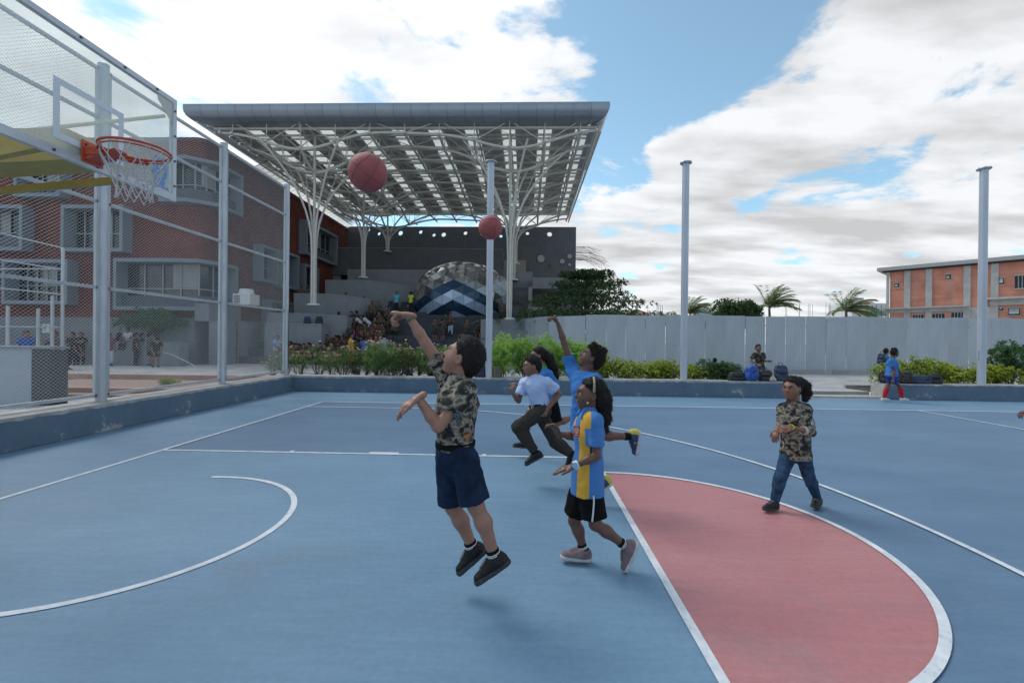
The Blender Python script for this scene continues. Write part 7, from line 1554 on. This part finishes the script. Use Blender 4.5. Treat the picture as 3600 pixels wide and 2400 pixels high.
# woman in yellow dress, woman in long grey dress
def dress(label, p, Y, z, col, rz, sc, scarf=None):
    q = PY(p[0], p[1], Y); t = place('stand', (q.x, Y, z), rz, col, BK, 1.9, 'pony', label, sc, None, 1)
    F = Field([(-.2, -.2, .12), (.2, .2, 1.0)], .02, .1); F.cap((0, 0, .82), (0, 0, .25), .125, .20, .03, flat=(0, 1, 0), ff=1.2); F.folds(.006, 22, 3, (1, 1, .15)); F.plane((0, 0, .22), (0, 0, -1)); P, Fa = F.net(); o = link('dress_skirt', mesh_np('dress_skirt', P, Fa, cm(col)), t)
dress('woman in long mustard yellow dress standing at foot of the steps', c1(1030, 762), ST_Y-.9, PZ, (.62, .36, .035), 1.9, 1.2)
k, Y, z = tier_of(*c1(1655, 500), False); dress('woman in long grey patterned dress standing on the stairs below the fist', c1(1655, 505), Y, z, M_camo2, 3.0, 1.12)
# people on the paving behind the chain link fence
for i, (px, py, kind, sh, lo, ln, hair, rz, Y, lab) in enumerate((
    (548, 1191, 'stand_bend', BK, BK, .9, 'short', .8, 16.6, 'man in black bending with feet apart behind the fence'), (527, 1200, 'stand', KH_, BK, .9, 'short', 2.6, 17.6, 'child standing just behind the man in black'),
    (191, 1204, 'stand_reach', KH_, (.03, .05, .11), 1.9, 'short', .2, 12.4, 'boy in tan shirt and jeans by the fence enclosure'), (234, 1218, 'stand_bend', BK, BK, 1.9, 'short', 1.9, 14.5, 'person in black bending right of the boy in tan'),
    (383, 1188, 'stand', (.22, .07, .14), WH, 1.9, 'pony', 1.0, 17.0, 'woman in dark pink tunic and white trousers behind fence'), (363, 1160, 'stand', (.35, .25, .06), BK, 1.9, 'pony', 2.0, 17.8, 'person in ochre top left of the pink tunic'),
    (421, 1162, 'stand', BK, BK, 1.9, 'pony', 3.0, 18.0, 'person in black right of the pink tunic by bench wall'), (454, 1160, 'sit', WH, NV, 1.9, 'short', 0, 17.9, 'child in white shirt sitting on the bench wall'), (478, 1180, 'stand', BK, BK, 1.9, 'short', 2.5, 17.5, 'dark figure standing left of the man in black'),
    (93, 1200, 'stand', (.03, .10, .38), NV, 1.9, 'short', 1.2, 12.6, 'child in royal blue shirt behind the pale panel wall'), (67, 1175, 'stand_bend', BK, BK, 1.9, 'pony', 1.6, 12.9, 'person in black leaning beside the child in royal blue'),
    (971, 1186, 'sit_side', (.25, .36, .55), NV, 1.9, 'short', 1.2, 17.9, 'child in pale blue shirt sitting on the ledge wall'), (500, 1172, 'stand', NV, BK, 1.9, 'short', 2.2, 17.9, 'dark figure by the bush behind fence'), (285, 1190, 'stand', BK, BK, 1.9, 'pony', 0.5, 17.6, 'dark standing figure at left between post and bench'), (255, 1195, 'stand_fold', BK, NV, 1.9, 'short', 0.2, 17.4, 'dark figure with folded arms left behind the fence post'))):
    q = PY(px, py, Y); sit = kind.startswith('sit'); place(kind, (q.x, Y, PZ if not sit else q.z-.66), rz, sh, lo, ln, hair, lab, 1.12 if not sit else 1.0, 'people on the paving behind the fence')
# skipping rope arc near the man in black
mb = MB(); mb.path([PY(575, 1238, 16.6), PY(610, 1248, 16.4), PY(650, 1268, 16.2), PY(675, 1280, 16.1), PY(688, 1292, 16.0)], .015, 6); tag(mb.build('skipping_rope', mat('rope_white', (.6, .6, .58), .7)), 'white rope swung by the man in black behind the fence', 'rope')
# ================================================================== bags
def bag_mesh(name, w, d, h, lean, seed, m_, pocket=True):
    F = Field([(-w/2-.03, -d/2-.08, 0), (w/2+.03, d/2+.03, h)], .010, .05); x, y, z = F.ax[0][:, None, None], F.ax[1][None, :, None], F.ax[2][None, None, :]
    def rbox(cx, cy, cz, hx, hy, hz, r, k, tp=0.0):
        t = np.clip((z-cz+hz)/(2*hz), 0, 1); sx = 1-tp*t**2; qx, qy, qz = np.abs(x-cx)-hx*sx+r, np.abs(y-cy-lean*t)-hy*(1-tp*.6*t**2)+r, np.abs(z-cz)-hz+r
        dd = np.sqrt(np.maximum(qx, 0)**2+np.maximum(qy, 0)**2+np.maximum(qz, 0)**2)+np.minimum(np.maximum(qx, np.maximum(qy, qz)), 0)-r; F.comb((slice(None),)*3, dd.astype(np.float32), k, 'add')
    rbox(0, 0, h*.5, w*.5, d*.40, h*.5, min(w, d, h)*.22, .0, .30)
    if pocket: rbox(0, -d*.44, h*.26, w*.36, d*.14, h*.22, .03, .012, .15); rbox(0, -d*.40, h*.62, w*.30, d*.10, h*.13, .025, .012, .1)
    F.folds(.0042, 24, seed); F.folds(.0022, 55, seed+1); F.plane((0, 0, .004), (0, 0, -1)); P, Fa = F.net(); return mesh_np(name, P, Fa, m_)
def bag(label, loc, rz, w, d, h, lean, seed, m_, trim=None, flop=0.0, cat='backpack', name='backpack'):
    t = thing(name, label, cat, loc, rz); t.rotation_euler = (flop, 0, rz); link('pack', bag_mesh('pack', w, d, h, lean, seed, m_), t); trim = trim or M_steel
    mb = MB(); mb.path([(-.05, lean+d*.1, h-.03), (-.045, lean+d*.12, h+.05), (0, lean+d*.12, h+.075), (.045, lean+d*.12, h+.05), (.05, lean+d*.1, h-.03)], .009, 6); mb.build('handle', trim, t, True)
    for e in (-1, 1): mb = MB(); mb.path([(e*w*.2, d*.35+lean, h-.06), (e*w*.30, d*.62+lean, h*.6), (e*w*.34, d*.55, h*.15), (e*w*.38, d*.3, .04)], .018, 6); mb.build('strap', trim, t, True)
    mb = MB(); mb.path([(-w*.44, -d*.12+lean*.5, h*.40), (-w*.36, -d*.18+lean*.8, h*.78), (0, -d*.2+lean, h*.97), (w*.36, -d*.18+lean*.8, h*.78), (w*.44, -d*.12+lean*.5, h*.40)], .006, 5); mb.build('zip', M_zip, t, True)
    return t
M_zip = mat('zip_grey', (.16, .17, .18), .5); M_bagk = mat('black_nylon', (.014, .015, .018), .55, var=.2, scale=20, bump=.4, bscale=40); M_bagb = mat('blue_nylon', (.020, .085, .36), .55, var=.15, scale=15, bump=.3); M_bagn = mat('navy_nylon', (.016, .034, .075), .55, var=.2, scale=15, bump=.3); M_bagg = mat('grey_nylon', (.13, .13, .14), .6)
KT = KH; yk = KY+.30
bag('black soft bag slumped on the kerb, leftmost of the bags', (PY(2590, 1340, yk).x, yk, KT), .2, .52, .26, .24, 0, 1, M_bagk, flop=0)
tb = bag('bright blue open backpack on the kerb behind the walking girl', (PY(2638, 1340, yk).x, yk, KT), .5, .42, .25, .44, -.06, 2, M_bagb, M_bagb)
mb = MB(); mb.ball((.10, -.09, .25), .13, 14, 9, (1, .5, 1.1)); mb.build('mesh_panel', M_bagg, tb, True)
bag('black backpack leaning against the bright blue one', (PY(2692, 1342, yk-.06).x, yk-.04, KT), -.3, .40, .24, .32, .05, 3, M_bagk)
bag('upright navy and black backpack, rightmost on the left kerb', (PY(2746, 1340, yk+.05).x, yk+.05, KT), -.2, .38, .24, .46, .04, 4, M_bagn)
t = thing('lunch_pouch', 'small colourful lunch pouch between the backpacks on the kerb', 'pouch', (PY(2716, 1345, yk-.16).x, yk-.16, KT)); mb = MB()
F = Field([(-.1, -.06, 0), (.1, .06, .16)], .01, .06); F.cap((-.05, 0, .05), (.05, 0, .05), .055, .055, .02); F.cap((-.03, 0, .12), (.03, 0, .12), .03, .03, .03); F.plane((0, 0, .002), (0, 0, -1)); P, Fa = F.net(); link('pouch_body', mesh_np('pouch_body', P, Fa, mat('multicolour', (.55, .40, .12), .6, col2=(.15, .40, .45), scale=12)), t)
mb = MB(); mb.box((-.06, -.06, .02), (.07, -.052, .06)); mb.build('pink_band', mat('pink_band', (.55, .25, .35), .6), t)
bag('grey and navy backpack beside the pole base', (PY(1690, 1325, KY+.42).x, KY+.40, KT), .4, .42, .28, .34, 0, 5, M_bagn, flop=0)
t = thing('concrete_block', 'square mossy concrete block on the kerb beside the pole', 'block', (PY(1740, 1325, KY+.45).x, KY+.42, KT)); bmk = MB(); bmk.box((-.17, -.12, 0), (.17, .14, .30)); bmk.build('block_body', mat('mossy_concrete', (.12, .12, .10), .9, var=.35, scale=12, bump=.8, bscale=30), t); mb = MB(); mb.box((-.01, -.126, 0), (.01, -.1205, .30)); mb.build('yellow_cord', mat('yellow_cord', (.30, .26, .05), .7), t)
bag('black bag behind the boy in red socks on the right kerb', (PY(3118, 1352, yk).x, yk, KT-.02), .2, .34, .24, .40, 0, 6, M_bagk); bag('black backpack in the middle of the right kerb bags', (PY(3182, 1352, yk).x, yk, KT-.02), -.1, .36, .24, .34, 0, 7, M_bagk)
bag('long navy holdall lying on the right kerb', (PY(3235, 1352, yk).x, yk, KT-.02), .05, .62, .26, .24, 0, 8, M_bagn, name='holdall', cat='bag'); bag('black backpack rightmost on the right kerb', (PY(3285, 1352, yk).x, yk, KT-.02), -.4, .34, .24, .30, 0, 9, M_bagk)
q = PY(3109, 1258, 11.5); bag('navy backpack worn by the small boy behind red socks boy', (q.x-.03, 11.56, q.z-.20), -1.15, .26, .18, .34, 0, 10, M_bagn)
STB = bag_mesh('pack', .40, .26, .44, .02, 12, M_bagk); STN = bag_mesh('pack', .40, .26, .42, .02, 13, M_bagn)
bl = []
for i, (x, y) in enumerate(((405, 640), (575, 650), (860, 590), (1590, 800), (740, 850), (1470, 560), (1350, 760), (1480, 450), (1600, 330), (1540, 900), (320, 770), (590, 870))):
    p = c1(x, y); k, Y, z = tier_of(p[0], p[1]-18, True)
    if i < 2: Y, z = 21.3, PY(1080, 1138, 20.9).z
    bl.append((PY(p[0], p[1], Y).x, Y, z, i))
bl.sort()
for r_, (x, Y, z, i) in enumerate(bl):
    t = thing('backpack', f'dark school backpack among the crowd on the steps, {ORD[r_]} from left', 'backpack', (x, Y, z), random.uniform(-.5, .5), 'backpacks left on the steps'); link('pack', STB if i % 2 else STN, t)
for i, (x, y, c, lab) in enumerate(((1075, 770, (.55, .12, .40), 'magenta water bottle standing on a step in the crowd'), (1430, 695, (.08, .50, .52), 'turquoise water bottle on a step in the crowd'), (830, 1080, (.60, .06, .14), 'red pink bag at foot of the steps beside yellow dress'), (525, 850, (.60, .09, .03), 'orange cloth heap on a step left of centre'))):
    p = c1(x, y); k, Y, z = tier_of(p[0], p[1]-25, True); q = PY(p[0], p[1], Y-.2); t = thing('water_bottle' if i < 2 else 'cloth_bag', lab, 'bottle' if i < 2 else 'bag', (q.x, Y-.2, z)); mb = MB()
    if i < 2: mb.lathe((0, 0, 0), [(.05, 0), (.055, .02), (.055, .22), (.03, .26), (.03, .31)], 12)
    else: mb.ball((0, 0, .10), .17, 10, 6, (1.2, .8, .6))
    mb.build('bottle_body' if i < 2 else 'bag_body', cm(c), t, True)
